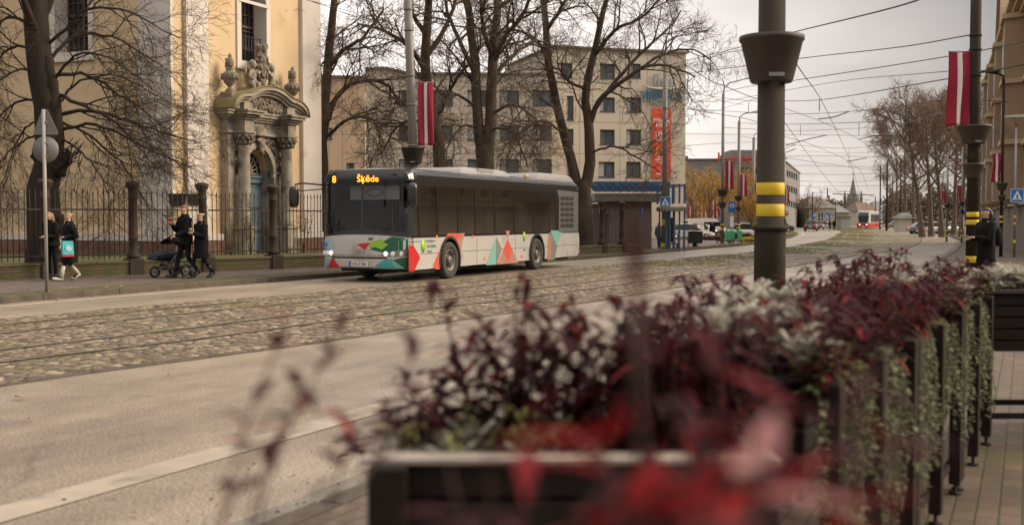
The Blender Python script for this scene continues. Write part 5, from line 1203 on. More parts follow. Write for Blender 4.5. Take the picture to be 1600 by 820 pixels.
Ys = 64.0; SH = empty('bus_shelter', V3(AT(1046, Ys), gz(Ys)), .10, 'open bus shelter with a flat roof on blue posts beside the kiosk', 'shelter'); g1 = gz(Ys); sz = lambda py: ZZ(py, Ys)-g1; sx_ = lambda px: (px-1046)/F*Ys
q = MB(); q.bbox(sx_(1044), sx_(1072), -.3, 3.0, sz(330), sz(323), .03); q.build('roof', GYW, SH)
for px in (1047, 1054, 1062, 1070): 
    for y in (0, 2.6): q = MB(); q.box(sx_(px)-.04, sx_(px)+.04, y, y+.08, 0, sz(330)); q.build('post', BSTL, SH)
q = MB(); q.box(sx_(1046), sx_(1050), 1.0, 1.1, 0, sz(331)); q.build('poster_board', mat('teal_board', (.05, .14, .16), .5), SH)
q = MB(); q.box(sx_(1055), sx_(1064), 1.6, 1.66, .5, sz(340)); q.build('glass_panel', DGL, SH)
q = MB(); q.bbox(sx_(1052), sx_(1068), 1.0, 1.4, .40, .46, .01); q.box(sx_(1053), sx_(1054), 1.1, 1.3, 0, .4); q.box(sx_(1066), sx_(1067), 1.1, 1.3, 0, .4); q.build('bench', BKM, SH)
# guard rail by the crossing
gp = [U(1052, 390), U(1090, 388), U(1088, 381)]
q = MB()
for a, b in ((gp[0], gp[1]),):
    n = 5
    for i in range(n+1): p = a.lerp(b, i/n); q.tube([V3(p, gz(p.y)), V3(p, gz(p.y)+1.15)], .025, 6)
    for z in (.65, 1.13): q.tube([V3(a, gz(a.y)+z), V3(b, gz(b.y)+z)], .028, 6)
tag(q.build('guard_rail', mat('painted_dark_steel', (.06, .055, .05), .5, var=.2)), 'low tubular steel guard rail beside the crossing sign post', 'railing')
# grey offices with rooftop lettering, red brick corner
OFG = mat('office_grey', (.20, .20, .20), .8, var=.08, scale=.3); OFD = mat('office_window_band', (.055, .06, .065), .2, var=.3)
OF = empty('office_building', (0, 0, 0), 0, 'grey flat roofed office block with bands of windows beyond the yellow trees', 'building')
ow = [(x, y, x+5.2, y+8) for x in np.arange(1156, 1222, 7) for y in (262, 282, 302)]
front_block(OF, 1072, 1226, ZZ(250, 182), 182, 180, 6, ow, OFG, wm=OFD)
a = AT(1226, 180); 
ow2 = [(x, y0+(x-1227)*.36, x+2.6, y0+(x-1227)*.36+9) for x in np.arange(1228, 1244, 3.6) for y0 in (265, 288, 311)]
front_block(OF, 1226.3, 1249, (ZZ(254, 180), ZZ(272, 255)), 180, 250, 12, ow2, OFG, wm=OFD, trim=.1, rise=[((AT(1249, 250)-AT(1226.3, 180)).length, ZZ(272, 250)), (0, ZZ(254, 180))])
ob = MB(); p = AT(1150, 195); ob.box(0, 8.6, 0, 6, 8, ZZ(235, 195)); ob.build('roof_storey', OFG, OF, (p.x-1, p.y, 0)); ob = MB(); p = AT(1072, 185); ob.box(0, 2.0, 0, 5, 8, ZZ(240, 185)); ob.build('brick_stack', mat('red_brick_far', (.22, .13, .10), .9), OF, (p.x-.5, p.y+8, 0))
ob = MB(); p = AT(1088, 186); ob.box(0, 6.5, 0, 5, 8, ZZ(246, 186)); ob.build('roof_storey', OFG, OF, (p.x, p.y+6, 0))
rs_ = empty('rooftop_sign', V3(AT(1167, 178), 0), 0, 'red rooftop letters standing on the grey office block', 'sign'); p = AT(1167, 178)
text('Kurzeme', 2.1, 'lettering', mat('red_sign', (.50, .06, .05), .5), rs_, (-.6, 0, ZZ(247, 178)), (math.pi/2, 0, 0), .08, 'CENTER', 1.1, .02)
q = MB(); [q.tube([(x, .2, ZZ(252, 178)-.4), (x, .2, ZZ(244, 178))], .05, 5) for x in (-4, -2, 0, 2, 3.6)]; q.build('bracket', TRIM, rs_)
# low white house with a grey roof, houses at the end of the street
def house(name, px0, px1, y0, yt, Y, dep, wm_, rm_, lab, rise=.0, wins=(), cat='house', hip=.25):
    x0 = AT(px0, Y)[0]; x1 = AT(px1, Y)[0]; g = gz(Y); h = ZZ(yt, Y)-g; w_ = x1-x0
    e = empty(name, (x0, Y, g), 0, lab, cat); m_ = MB(); hs = []
    for (a, b, c, d) in wins: s0, s1 = (a-px0)/F*Y, (c-px0)/F*Y; hs.append([(s0, ZZ(d, Y)-g), (s0, ZZ(b, Y)-g), (s1, ZZ(b, Y)-g), (s1, ZZ(d, Y)-g)])
    m_.plate([(0, 0), (w_, 0), (w_, h), (0, h)], hs, 'xz', 0, .3); m_.box(0, .3, .301, dep, 0, h); m_.box(w_-.3, w_, .301, dep, 0, h); m_.box(.301, w_-.301, dep-.3, dep, 0, h); m_.build('wall', wm_, e)
    if rise: r_ = MB(); o_ = .4; r_.add([(-o_, -o_, h), (w_+o_, -o_, h), (w_+o_, dep+o_, h), (-o_, dep+o_, h), (w_*hip, dep/2, h+rise), (w_*(1-hip), dep/2, h+rise)], [(0,1,5,4), (1,2,5), (2,3,4,5), (3,0,4), (3,2,1,0)]); r_.build('roof', rm_, e)
    else: r_ = MB(); r_.box(-.2, w_+.2, -.2, dep+.2, h+.002, h+.2); r_.build('roof', rm_, e)
    for hq in hs:
        (s0, z0), (_, z1), (s1, _), _ = hq; f = MB(); f.box(s0, s1, .15, .18, z0, z1); fo = f.build('window', WG, e); b_ = MB(); b_.box((s0+s1)/2-.05, (s0+s1)/2+.05, .12, .149, z0, z1); b_.box(s0, s1, .12, .148, (z0+z1)/2-.04, (z0+z1)/2+.04); b_.build('frame', WHP, fo)
    return e
CRM = mat('cream_far_wall', (.45, .41, .33), .85, var=.08); GRF = mat('grey_slate', (.17, .165, .16), .8, var=.15); PNK = mat('far_beige_wall', (.36, .30, .25), .85, var=.1); RRF = mat('far_brown_roof', (.16, .10, .08), .8, var=.15)
house('white_house', 1262, 1304, 355, 325, 230, 12, CRM, GRF, 'low white house with a grey hipped roof at the end of the street', 2.4, [(1278, 333, 1286, 347), (1291, 333, 1297, 347)])
house('town_house', 1304, 1326, 355, 332, 280, 12, PNK, GRF, 'beige town house left of the church spire', 2.0, [(1308, 338, 1312, 345), (1318, 338, 1322, 345)])
house('town_house', 1341, 1372, 355, 330, 300, 14, CRM, RRF, 'pale town house behind the tram, right of the church spire', 2.5, [(1346, 336, 1350, 343), (1356, 336, 1360, 343)])
house('town_house', 1272, 1300, 352, 324, 330, 14, PNK, RRF, 'brown roofed house rising behind the low white house', 2.5)
house('town_house', 1366, 1400, 355, 330, 330, 14, PNK, GRF, 'far grey roofed house behind the right hand poles', 3.0)
house('garden_shed', 1404, 1428, 357, 341, 160, 2, CRM, GRF, 'small pale pavilion under the far park trees', .8)
house('street_kiosk', 1314, 1328, 358.5, 340, 196, 3, mat('kiosk_pale_green', (.36, .38, .33), .7), GRF, 'small pale green street kiosk standing left of the tram', 0, cat='kiosk')
# spired church at the end of the street
Ysp = 420.0; BST = mat('far_brick_church', (.17, .13, .11), .9, var=.15); SPR = mat('far_spire_copper', (.17, .16, .14), .8, var=.1)
p = AT(1332, Ysp); ct = empty('church_tower', (p.x, p.y, 0), .2, 'distant church tower with a pointed spire at the end of the street', 'church'); ct.scale = (.75, .75, 1); zt = ZZ(318, Ysp); q = MB(); q.box(-3.0, 3.0, -3.0, 3.0, -1, zt); q.box(-3.2, 3.2, -3.2, 3.2, zt-5.5, zt-5)
for sx in (-1, 1):
    for sy in (-1, 1): q.box(sx*2.9-.5, sx*2.9+.5, sy*2.9-.5, sy*2.9+.5, zt-6, zt+1.8)
q.build('tower', BST, ct); q = MB(); zs = ZZ(277, Ysp)
n = 8; q.loft([[(r*math.cos(2*math.pi*k/n+.39), r*math.sin(2*math.pi*k/n+.39), z) for k in range(n)] for r, z in ((3.0, zt), (2.3, zt+1.5), (.1, zs))], smooth=False)
for sx in (-1, 1):
    for sy in (-1, 1): q.loft([[(sx*2.9+r*math.cos(2*math.pi*k/4+.78), sy*2.9+r*math.sin(2*math.pi*k/4+.78), z) for k in range(4)] for r, z in ((.9, zt+1.8), (.05, zt+5))], smooth=False)
for a in range(4): 
    M_ = Matrix.Rotation(a*math.pi/2, 4, 'Z'); q.loft([[(-1.5, -3.0, zt), (1.5, -3.0, zt), (1.5, -2.3, zt), (-1.5, -2.3, zt)], [(-.05, -3.0, zt+3.4), (.05, -3.0, zt+3.4), (.05, -1.8, zt+3.6), (-.05, -1.8, zt+3.6)]], smooth=False, M=M_)
q.build('spire', SPR, ct); q = MB(); [q.box(-.9+k*1.8-.45, -.9+k*1.8+.45, -3.06, -3.01, zt-4.5, zt-1) for k in range(2)]; q.tube([(0, 0, zs-.2), (0, 0, zs+2)], .12, 5); q.box(-.6, .6, -.08, .08, zs+1.0, zs+1.25); q.build('cross', BKM, ct)
# far line of trees and roofs closing the view on both sides
FT = leafmat('far_twigs', (.10, .075, .055), (.16, .12, .085), tr=.2)
for (px0, px1, Y, top, n) in ((1240, 1330, 520, 322, 2600), (1380, 1700, 260, 300, 9000)):
    cs = []
    for _ in range(n):
        px = random.uniform(px0, px1); u = random.random(); tp = top + 8*math.sin(px*.11) + 5*math.sin(px*.31); y = Y+random.uniform(-8, 8); cs.append((AT(px, y)[0], y, gz(Y) + (ZZ(tp, Y)-gz(Y))*u**.7))
    o = leafy('far_woods', cs, FT, Y*.004); tag(o, None, None, None, 'stuff')
# ornate house on the right ------------------------------------------------
OCH = mat('ornate_ochre_render', (.27, .185, .11), .85, var=.15, scale=.6, stain=((.19, .13, .08), .5, .58)); OCT = mat('ornate_light_trim', (.42, .31, .19), .85, var=.1); GRB = mat('ornate_base_stone', (.16, .135, .11), .9, var=.2)
q0 = AT(1549, 93); q1 = AT(1640, 44); tt = (q1-q0).normalized(); Lh = (q1-q0).length
OH = empty('apartment_house', V3(q0, gz(93)), math.atan2(tt.y, tt.x), 'ornate ochre apartment house with bays, gable and cornices on the right of the street', 'building')
# local +X runs towards the camera along the facade; the street is on local -Y
hh = 13.0 + .4; m_ = MB(); wz = [(3.2, 5.0), (6.2, 8.2), (9.4, 11.2)]
wxs = [x for x in np.arange(1.6, Lh-1.5, 2.6)]
hs = [[(x-.5, a), (x-.5, b), (x+.5, b), (x+.5, a)] for x in wxs for a, b in wz]
m_.plate([(0, 0), (Lh, 0), (Lh, hh), (0, hh)], hs, 'xz', -.0, .4); m_.box(0, .4, .401, 12, 0, hh); m_.box(Lh-.4, Lh, .401, 12, 0, hh); m_.box(.401, Lh-.401, 11.6, 12, 0, hh)
m_.build('wall', OCH, OH)
for x in wxs:
    for a, b in wz:
        f = MB(); f.plate([(x-.62, a-.12), (x+.62, a-.12), (x+.62, b+.15), (x-.62, b+.15)], [[(x-.49, a+.01), (x-.49, b-.01), (x+.49, b-.01), (x+.49, a+.01)]], 'xz', -.10, -.003); f.box(x-.7, x+.7, -.2, -.101, a-.2, a-.1); fo = f.build('window', OCT, OH)
        g = MB(); g.box(x-.5, x+.5, .2, .22, a, b); g.build('pane', WG, fo); g = MB(); g.box(x-.04, x+.04, .15, .19, a, b); g.box(x-.5, x+.5, .15, .189, b-.6, b-.53); g.build('frame', WHP, fo)
q = MB()
for z, p_ in ((2.7, .25), (5.7, .2), (8.9, .2), (12.4, .35), (12.7, .6), (13.0, .85)): q.box(-.3-p_*.3, Lh+.3, -p_-.05, -.001, z, z+.22)
q.build('cornice', OCT, OH)
q = MB(); q.box(-.1, Lh, -.14, -.001, 0, 2.68); q.build('base_storey', GRB, OH)
for k, c in enumerate((7.5, 17, 27, 37)):                # bays
    if c+2 > Lh: continue
    b_ = MB(); rings = []
    for z in (3.0, 12.3): rings.append([(c-1.6, -.05, z), (c-1.1, -1.05, z), (c+1.1, -1.05, z), (c+1.6, -.05, z)])
    b_.loft(rings, smooth=False); bo = b_.build('bay', OCH, OH); b_ = MB(); b_.loft([[(c-1.3, -.1, 2.75), (c-.9, -.7, 2.75), (c+.9, -.7, 2.75), (c+1.3, -.1, 2.75)], [(c-1.7, -.1, 3.0), (c-1.2, -1.15, 3.0), (c+1.2, -1.15, 3.0), (c+1.7, -.1, 3.0)]], smooth=False)
    b_.build('bay_bracket', OCT, bo)
    for z in (5.8, 8.9, 12.2): b_ = MB(); b_.loft([[(c-1.75, -.06, z), (c-1.2, -1.2, z), (c+1.2, -1.2, z), (c+1.75, -.06, z)], [(c-1.75, -.06, z+.25), (c-1.2, -1.2, z+.25), (c+1.2, -1.2, z+.25), (c+1.75, -.06, z+.25)]], smooth=False); b_.build('bay_moulding', OCT, bo)
    for a, b in wz:
        for cx, hw in ((c-.5, .4), (c+.5, .4)): w_ = MB(); w_.box(cx-hw, cx+hw, -1.075, -1.055, a, b-.1); w_.build('window', WG, bo); f = MB(); f.box(cx-.03, cx+.03, -1.09, -1.076, a, b-.1); f.box(cx-hw, cx+hw, -1.09, -1.0765, b-.7, b-.64); f.build('frame', WHP, bo)
for c in (17, 37):
    if c+4 > Lh+3: continue
    g = MB(); g.plate([(c-4.2, hh+.25), (c+4.2, hh+.25), (c+3.4, hh+2.0), (c+1.6, hh+4.6), (c, hh+6.2), (c-1.6, hh+4.6), (c-3.4, hh+2.0)], [], 'xz', -.3, .2); g.build('gable', OCH, OH)
    g = MB(); P = [(c-4.3, hh+.25), (c-3.5, hh+2.1), (c-1.7, hh+4.75), (c, hh+6.4), (c+1.7, hh+4.75), (c+3.5, hh+2.1), (c+4.3, hh+.25)]; g.loft([[(x, -.5, z), (x, .3, z), (x, .3, z+.3), (x, -.5, z+.3)] for x, z in P], smooth=False); g.box(c-.5, c+.5, -.36, -.301, hh+1.5, hh+3.2); g.build('gable_coping', OCT, OH)
r_ = MB(); r_.loft([[(0, .2, hh+.24), (0, 12, hh+.24), (0, 8, hh+4.5), (0, 4, hh+4.5)], [(Lh, .2, hh+.24), (Lh, 12, hh+.24), (Lh, 8, hh+4.5), (Lh, 4, hh+4.5)]], smooth=False); r_.build('roof', RRF, OH)

# ------------------------------------------------------------------ poles, flags, signs
POLE = mat('grey_painted_steel', (.036, .029, .022), .85, spec=.2, var=.12, scale=3, bump=.08, stain=((.06, .05, .04), 5, .62)); YBND = mat('yellow_band_paint', (.62, .44, .02), .55, var=.1, scale=6, stain=((.34, .24, .03), 5, .64)); POT = mat('dark_brown_pot', (.045, .036, .030), .6, var=.12)
LPOL = mat('galvanised_pole', (.24, .235, .22), .45, metal=.3, var=.15)
FRED = mat('carmine_flag', (.27, .008, .03), .8, var=.1, scale=3); FWHT = mat('flag_white', (.66, .63, .61), .8, var=.04)
def pot(mb, z0, rt, h, c=(0, 0)): mb.lathe([(rt*.62, 0), (rt*.66, .02), (rt*.95, h-.06), (rt, h-.05), (rt, h), (rt*.9, h), (rt*.88, h-.05), (rt*.3, h-.05)], (c[0], c[1], z0), 28)
def soil(mb, z0, rt, h): mb.lathe([(rt*.88, 0), (rt*.88, .01)], (0, 0, z0+h-.05), 20)
def pole(x, y, top, r0, r1, pots=(), bands=(), lab='', rings=(), lamp=None, name='tram_pole', cat='pole', grp=None, sleeve=None, lean=(0, 0), m=POLE, arm=None):
    g = gz(y)+.11; o = empty(name, (x, y, g), 0, lab, cat, grp); o.rotation_euler = (lean[1], lean[0], 0); b = MB(); n = 24
    rad = lambda z: r0 + (r1-r0)*z/(top-g)
    prof = [(rad(0), 0)]
    if sleeve: prof = [(r0*1.13, 0), (r0*1.12, sleeve-.06), (r0*1.12, sleeve), (rad(sleeve), sleeve+.005)]
    prof.append((r1, top-g)); b.lathe(prof, (0, 0, 0), n)
    if sleeve: b.tube([(r0*1.2*math.cos(a), r0*1.2*math.sin(a), sleeve) for a in np.linspace(0, 6.2832, 33)], .028, 8, cap=False)
    for z in rings: b.lathe([(rad(z)+.004, -.03), (rad(z)+.02, -.025), (rad(z)+.02, .025), (rad(z)+.004, .03)], (0, 0, z-g), n)
    b.lathe([(.001, 0), (r0*1.7, .0), (r0*1.7, .03), (r0*1.1, .05)], (0, 0, 0), n)
    b.build('shaft', m, o)
    for z, h in bands: q = MB(); k = r0*1.12 if (sleeve and z-g < sleeve) else rad(z); q.lathe([(k+.002, 0), (k+.0035, 0.002), (k+.0035, h-.002), (k+.002, h)], (0, 0, z-g), n); q.build('yellow_band', YBND, o)
    for z, rt, h in pots:
        q = MB(); pot(q, z-g, rt, h); po_ = q.build('flower_pot', POT, o); 
        if rt > .3 and y < 40: q = MB(); q.box(-.085, .085, -rt*.70-.012, -rt*.68, z-g+.045, z-g+.085); q.build('maker_plate', LPOL, po_, (0, 0, 0))
    if lamp:
        (dx_, dz_) = lamp; b = MB(); P = [(0, 0, top-g-.2), (dx_*.03, 0, top-g+dz_*.45), (dx_*.25, 0, top-g+dz_*.8), (dx_*.6, 0, top-g+dz_*.95), (dx_, 0, top-g+dz_*1.15)]; b.tube(P, [.06, .05, .045, .04, .035], 8); b.build('lamp_arm', m, o)
        b = MB(); b.loft([[(dx_-.1, -.10, top-g+dz_*1.1-.04), (dx_+.65, -.14, top-g+dz_*1.22-.04), (dx_+.65, .14, top-g+dz_*1.22-.04), (dx_-.1, .10, top-g+dz_*1.1-.04)], [(dx_-.1, -.06, top-g+dz_*1.1+.05), (dx_+.6, -.09, top-g+dz_*1.22+.07), (dx_+.6, .09, top-g+dz_*1.22+.07), (dx_-.1, .06, top-g+dz_*1.1+.05)]], smooth=False); b.build('lamp_head', m, o)
    return o
def flag(x, y, z0, z1, w_, side, lab, rz=0, sway=.05, grp='red white red flags on the poles'):
    o = empty('flag', (x, y, z0), rz, lab, 'flag', grp); h = z1-z0; nx, nz_ = 12, 24
    b = MB(); s_ = side
    def f(u, v): # u across, v down
        return (s_*(.0 + u*w_) + sway*(1-v)*(.3+u)*s_*.5*(1-v), .075*math.sin(u*8+v*2.5+rz*3+x)*(.3+.7*(1-v)) + .02*math.sin(v*7), v*h - .012*math.sin(u*8)*(1-v))
    for (a, c, mi) in ((0, .4, 0), (.4, .6, 1), (.6, 1, 0)):
        b.grid([[f(u, v) for v in np.linspace(0, 1, nz_)] for u in np.linspace(a, c, 6)], mi)
    for i in range(len(b.m)): pass
    k = 0; mi = []
    for (a, c, m__) in ((0, .4, 0), (.4, .6, 1), (.6, 1, 0)): mi += [m__]*(5*(nz_-1))
    b.m = mi; fo = b.build('cloth', [FRED, FWHT], o, recalc=False)
    md = fo.modifiers.new('thick', 'SOLIDIFY'); md.thickness = .004
    b = MB(); b.tube([(-s_*.05, 0, h+.01), (s_*(w_+.02), 0, h+.01)], .012, 8); b.build('rod', LPOL, o); b = MB(); b.tube([(-s_*.05, 0, .01), (s_*(w_*.3), 0, .01)], .010, 8); b.build('rod', LPOL, o)
    return o
# the large near pole
p = AT(1203, 12.5); Yp = 12.5
pole(p.x, Yp, 9.5, .155, .135, pots=[(ZZ(131, Yp), .355, .51)], bands=[(ZZ(305, Yp), .135), (ZZ(338, Yp), .135)], rings=(), sleeve=ZZ(356, Yp)-.11, lab='thickest dark tram pole with one large pot and two yellow bands beside the flower beds')
# left pole with flag, on the far pavement
Yl = 37.0; p = AT(651, Yl); pole(p.x, Yl, 11.5, .16, .125, pots=[(ZZ(257, Yl), .40, .56)], rings=(ZZ(50, Yl), ZZ(120, Yl), ZZ(165, Yl), ZZ(228, Yl), ZZ(18, Yl)), lean=(-.030, 0), lab='grey tram pole rising behind the bus front, with one pot and a flag', m=mat('mid_grey_steel', (.16, .15, .135), .5, var=.1))
flag(AT(655, Yl)[0]-.02, Yl-.1, ZZ(228, Yl), ZZ(131, Yl), .50, 1, 'red flag with white stripe on the pole behind the bus front')
# right pole
Yr = 30.0; p = AT(1519, Yr)
pole(p.x, Yr, 10, .165, .13, pots=[(ZZ(226, Yr), .44, .50), (ZZ(279, Yr), .285, .40)], bands=[(ZZ(339, Yr), .13), (ZZ(351, Yr), .13), (ZZ(410, Yr), .17)], rings=(ZZ(58, Yr), ZZ(80, Yr), ZZ(120, Yr)), lab='dark pole with two stacked pots beside the woman in the black coat')
flag(AT(1511, Yr)[0], Yr-.08, ZZ(198, Yr), ZZ(84, Yr), .60, -1, 'large red flag with white stripe on the pole beside the woman in the black coat', sway=.06)
for k, (px, Y, top, fpx, fy0, fy1, pz, lab, fl_) in enumerate((
    (1128.5, 82, 148, 1134, 252, 296, [(296, 9.2, 11), (316, 6.3, 9)], 'lamp pole with two pots, nearest the green scooter', 'flag on the lamp pole nearest the green scooter'),
    (1153.5, 107, 190, 1157, 273, 307, [(306, 7, 8), (323, 4.6, 7)], 'lamp pole with two pots, second from the hotel', 'flag on the second lamp pole, behind the blue stop sign'),
    (1176.5, 139, 216, 1179, 285, 311, [(311, 6, 7), (326, 4, 6)], 'lamp pole with two pots partly behind the thick dark pole, third from the hotel', 'flag on the third lamp pole, against the thick dark pole'),
    (1224, 165, 240, 1226, 295, 317, [(318, 4, 5)], 'lamp pole hidden behind the thick dark pole', 'flag just right of the thick dark pole'))):
    p = AT(px, Y); s = Y/F; la = {0: (37, 21), 1: (30, 14), 2: (8, 8), 3: (10, 10)}[k]
    pole(p.x, Y, ZZ(top, Y), 5.6*s/2, 4.4*s/2, pots=[(ZZ(py+h, Y), r_*s, h*s) for py, r_, h in pz], bands=[(ZZ(352, Y), 2.2*s), (ZZ(359 if k == 0 else 357, Y), 2.2*s)] + ([(ZZ(366+0, Y), 1.0*s)] if k else []), lamp=(la[0]*s, la[1]*s), lab=lab, grp='lamp poles with pots and flags by the stop', name='lamp_pole', m=mat('mid_grey_steel', (.16, .15, .135), .5))
    flag(AT(fpx, Y)[0]-.1, Y-.1, ZZ(fy1, Y), ZZ(fy0, Y), 13*s if k == 0 else 11*s if k == 1 else 7*s, 1, fl_)
# lamp post with the crossing sign in front of the hotel
Yh = 66; p = AT(1038, Yh); s = Yh/F
pole(p.x, Yh, ZZ(80, Yh), 4.6*s, 3.4*s, bands=[(ZZ(352, Yh), 4*s), (ZZ(344, Yh)-3*s, 3.5*s), (ZZ(386, Yh), 6*s)], rings=(ZZ(170, Yh), ZZ(240, Yh)), lamp=(50*s, 24*s), lab='tall lamp post carrying the crossing sign in front of the hotel banner', name='lamp_post', m=mat('mid_grey_steel', (.16, .15, .135), .5))
SBL = mat('traffic_sign_blue', (.015, .13, .42), .4, var=.03); SWH = mat('traffic_sign_white', (.72, .72, .70), .4, var=.03); SBK = mat('traffic_sign_black', (.02, .02, .02), .5)
def walker(mb, c, s, y):                      # pedestrian pictogram in strips
    mb.lathe([(.055*s, 0), (.055*s, .002)], (0, 0, 0), 10, M=Matrix.Translation((c[0], y, c[1]+.22*s)) @ Matrix.Rotation(math.pi/2, 4, 'X'))
    for P in ([(0, .15), (-.01, -.02)], [(-.01, -.02), (.09, -.12), (.10, -.26)], [(-.01, -.02), (-.07, -.14), (-.14, -.25)], [(0, .13), (.09, .04), (.13, -.01)], [(0, .13), (-.08, .05), (-.10, -.03)]): mb.tube([(c[0]+a*s, y, c[1]+b*s) for a, b in P], .028*s, 5)
def crossing_sign(x, y, zc, w_, lab, grp='blue pedestrian crossing signs', rz=0):
    o = empty('crossing_sign', (x, y, zc), rz, lab, 'road sign', grp); h = w_/2; b = MB(); b.bbox(-h, h, -.012, .012, -h, h, .006); b.build('plate', SBL, o)
    b = MB(); b.plate([(-h*.94, -h*.94), (h*.94, -h*.94), (h*.94, h*.94), (-h*.94, h*.94)], [[(-h*.88, -h*.88), (-h*.88, h*.88), (h*.88, h*.88), (h*.88, -h*.88)]], 'xz', -.016, -.0125)
    b.plate([(-h*.72, -h*.62), (h*.72, -h*.62), (0, h*.72)], [], 'xz', -.016, -.0126); b.build('triangle', SWH, o)
    b = MB(); walker(b, (0, -h*.12), h*1.45, -.020)
    for k in range(5): x0 = (-.5+k*.23)*h; b.box(x0, x0+.09*h, -.021, -.017, -h*.60, -h*.47)
    b.build('pictogram', SBK, o); b = MB(); b.box(-.03, .03, .013, .06, -.04, .04); b.build('clamp', LPOL, o); return o
crossing_sign(AT(1038, Yh)[0], Yh-.30, ZZ(316, Yh), 17.5*s, 'blue crossing sign on the lamp post in front of the kiosk')
# bus stop sign pole by the scooter
BUSW = mat('stop_bus_white', (.7, .7, .7), .5)
def stop_sign(px, Y, py0, py1, wpx, pyb, lab):
    s = Y/F; p = AT(px, Y); g = gz(Y)+.11; o = empty('bus_stop_sign', (p.x, Y, g), 0, lab, 'sign', 'blue bus stop signs'); z = lambda q: ZZ(q, Y)-g
    b = MB(); b.tube([(0, 0, 0), (0, 0, z(py1))], .035, 8); b.build('post', LPOL, o)
    h = wpx*s/2; b = MB(); b.bbox(-h, h, -.03, .03, z(py1), z(py0), .01); b.build('plate', SBL, o); b = MB(); zc = z(py0+ (py1-py0)*.38); k = h*.62; b.box(-k, k, -.036, -.031, zc-k*.75, zc+k*.75); b.build('white_field', SWH, o)
    b = MB(); b.box(-k*.75, k*.75, -.042, -.037, zc-k*.30, zc+k*.35); b.box(-k*.6, -k*.3, -.042, -.037, zc-k*.5, zc-k*.31); b.box(k*.3, k*.6, -.042, -.037, zc-k*.5, zc-k*.31); b.build('pictogram', SBK, o)
    b = MB(); b.box(-h*.5, h*.5, -.06, -.036, z(pyb+17), z(pyb)); b.build('timetable', SWH, o)
stop_sign(1143, 78, 315, 332, 10.5, 338, 'blue bus stop sign beside the green scooter')
stop_sign(1504, 95, 323, 335, 8, 340, 'blue bus stop sign under the park trees on the right')
# small right-hand poles with flags
for (px, Y, top, fx, f0, f1, pts_, lab, fl_) in ((1479, 90, 240, 1476.5, 298, 318, [(319, 4, 6)], 'slim pole with a small flag right of the leaning park trees', 'small flag right of the leaning park trees'), (1502.5, 86, 230, 1500, 290, 317, [(316, 4, 6), (328, 3.2, 6)], 'slim pole with a flag behind the small bus stop sign', 'small flag beside the bus stop sign on the right')):
    s = Y/F; pole(AT(px, Y)[0], Y, ZZ(top, Y), 3.4*s/2, 2.6*s/2, pots=[(ZZ(a+c, Y), b*s, c*s) for a, b, c in pts_], bands=[(ZZ(362, Y), 3*s), (ZZ(370, Y), 3*s)], lab=lab, grp='slim poles under the park trees', name='slim_pole', m=LPOL)
    flag(AT(fx, Y)[0], Y-.08, ZZ(f1, Y), ZZ(f0, Y), 6.5*s, -1, fl_)
Yq = 46; s = Yq/F
pole(AT(1564, Yq)[0], Yq, ZZ(125, Yq), 2.7*s, 2.1*s, pots=[(ZZ(298, Yq), 8.5*s, 12*s), (ZZ(314, Yq), 5.5*s, 9*s)], bands=[(ZZ(341, Yq), 4*s), (ZZ(348, Yq), 3*s)], lamp=(-32*s, 10*s), lab='dark lamp pole with two pots and a flag in front of the ornate house', name='lamp_pole')
flag(AT(1561, Yq)[0], Yq-.08, ZZ(285, Yq), ZZ(241, Yq), 13.5*s, -1, 'red flag with white stripe in front of the ornate house')
Yq = 43; s = Yq/F
pole(AT(1585, Yq)[0], Yq, ZZ(190, Yq), 2.0*s, 1.6*s, bands=[(ZZ(341, Yq), 4*s), (ZZ(351, Yq), 3*s), (ZZ(380, Yq), 5*s)], lamp=(-14*s, 6*s), lab='slim grey pole with the crossing sign beside the ornate house', name='lamp_post', m=LPOL)
crossing_sign(AT(1584, Yq)[0], Yq-.22, ZZ(306, Yq), 22*s, 'large blue crossing sign beside the ornate house'); crossing_sign(AT(1566, 80)[0]+.3, 80-.22, ZZ(325, 80), .55, 'small blue crossing sign partly behind the pole with two pots')
# triangular and round sign seen from the back, by the kerb
p = U(72, 457, .11); Y = p.y; s = Y/F; sgn = empty('road_sign', (p.x, Y, .11), 0, 'grey pole with triangular and round signs seen from behind, near the two women', 'road sign'); z = lambda q: ZZ(q, Y)-.11; SGB = mat('sign_back_grey', (.19, .185, .18), .5, metal=.3, var=.08)
b = MB(); b.tube([(0, 0, 0), (-.01, 0, z(172))], .035, 12); b.build('post', mat('pale_galvanised', (.30, .29, .26), .5, var=.1), sgn)
b = MB(); r = 18*s; zt_, zb_ = z(172), z(211); b.plate([(-r*1.0, zb_), (r*1.08, zb_), (r*1.08, zb_+.06), (.05, zt_), (-.05, zt_), (-r*1.0, zb_+.06)], [], 'xz', .04, .055); b.box(-.20, .20, .036, .0405, z(200), z(198)); b.build('triangular_plate', SGB, sgn)
b = MB(); b.lathe([(.0, 0), (20.5*s, 0), (20.5*s, .012), (0, .012)], (0, 0, 0), 36); b.build('round_plate', SGB, sgn, (0, .055, z(234)), (math.pi/2, 0, 0))
b = MB(); b.box(-.05, .05, -.02, .04, z(225), z(222)); b.box(-.05, .05, -.02, .04, z(246), z(243)); b.box(-.05, .05, -.02, .04, z(193), z(190)); b.build('clamp', LPOL, sgn)
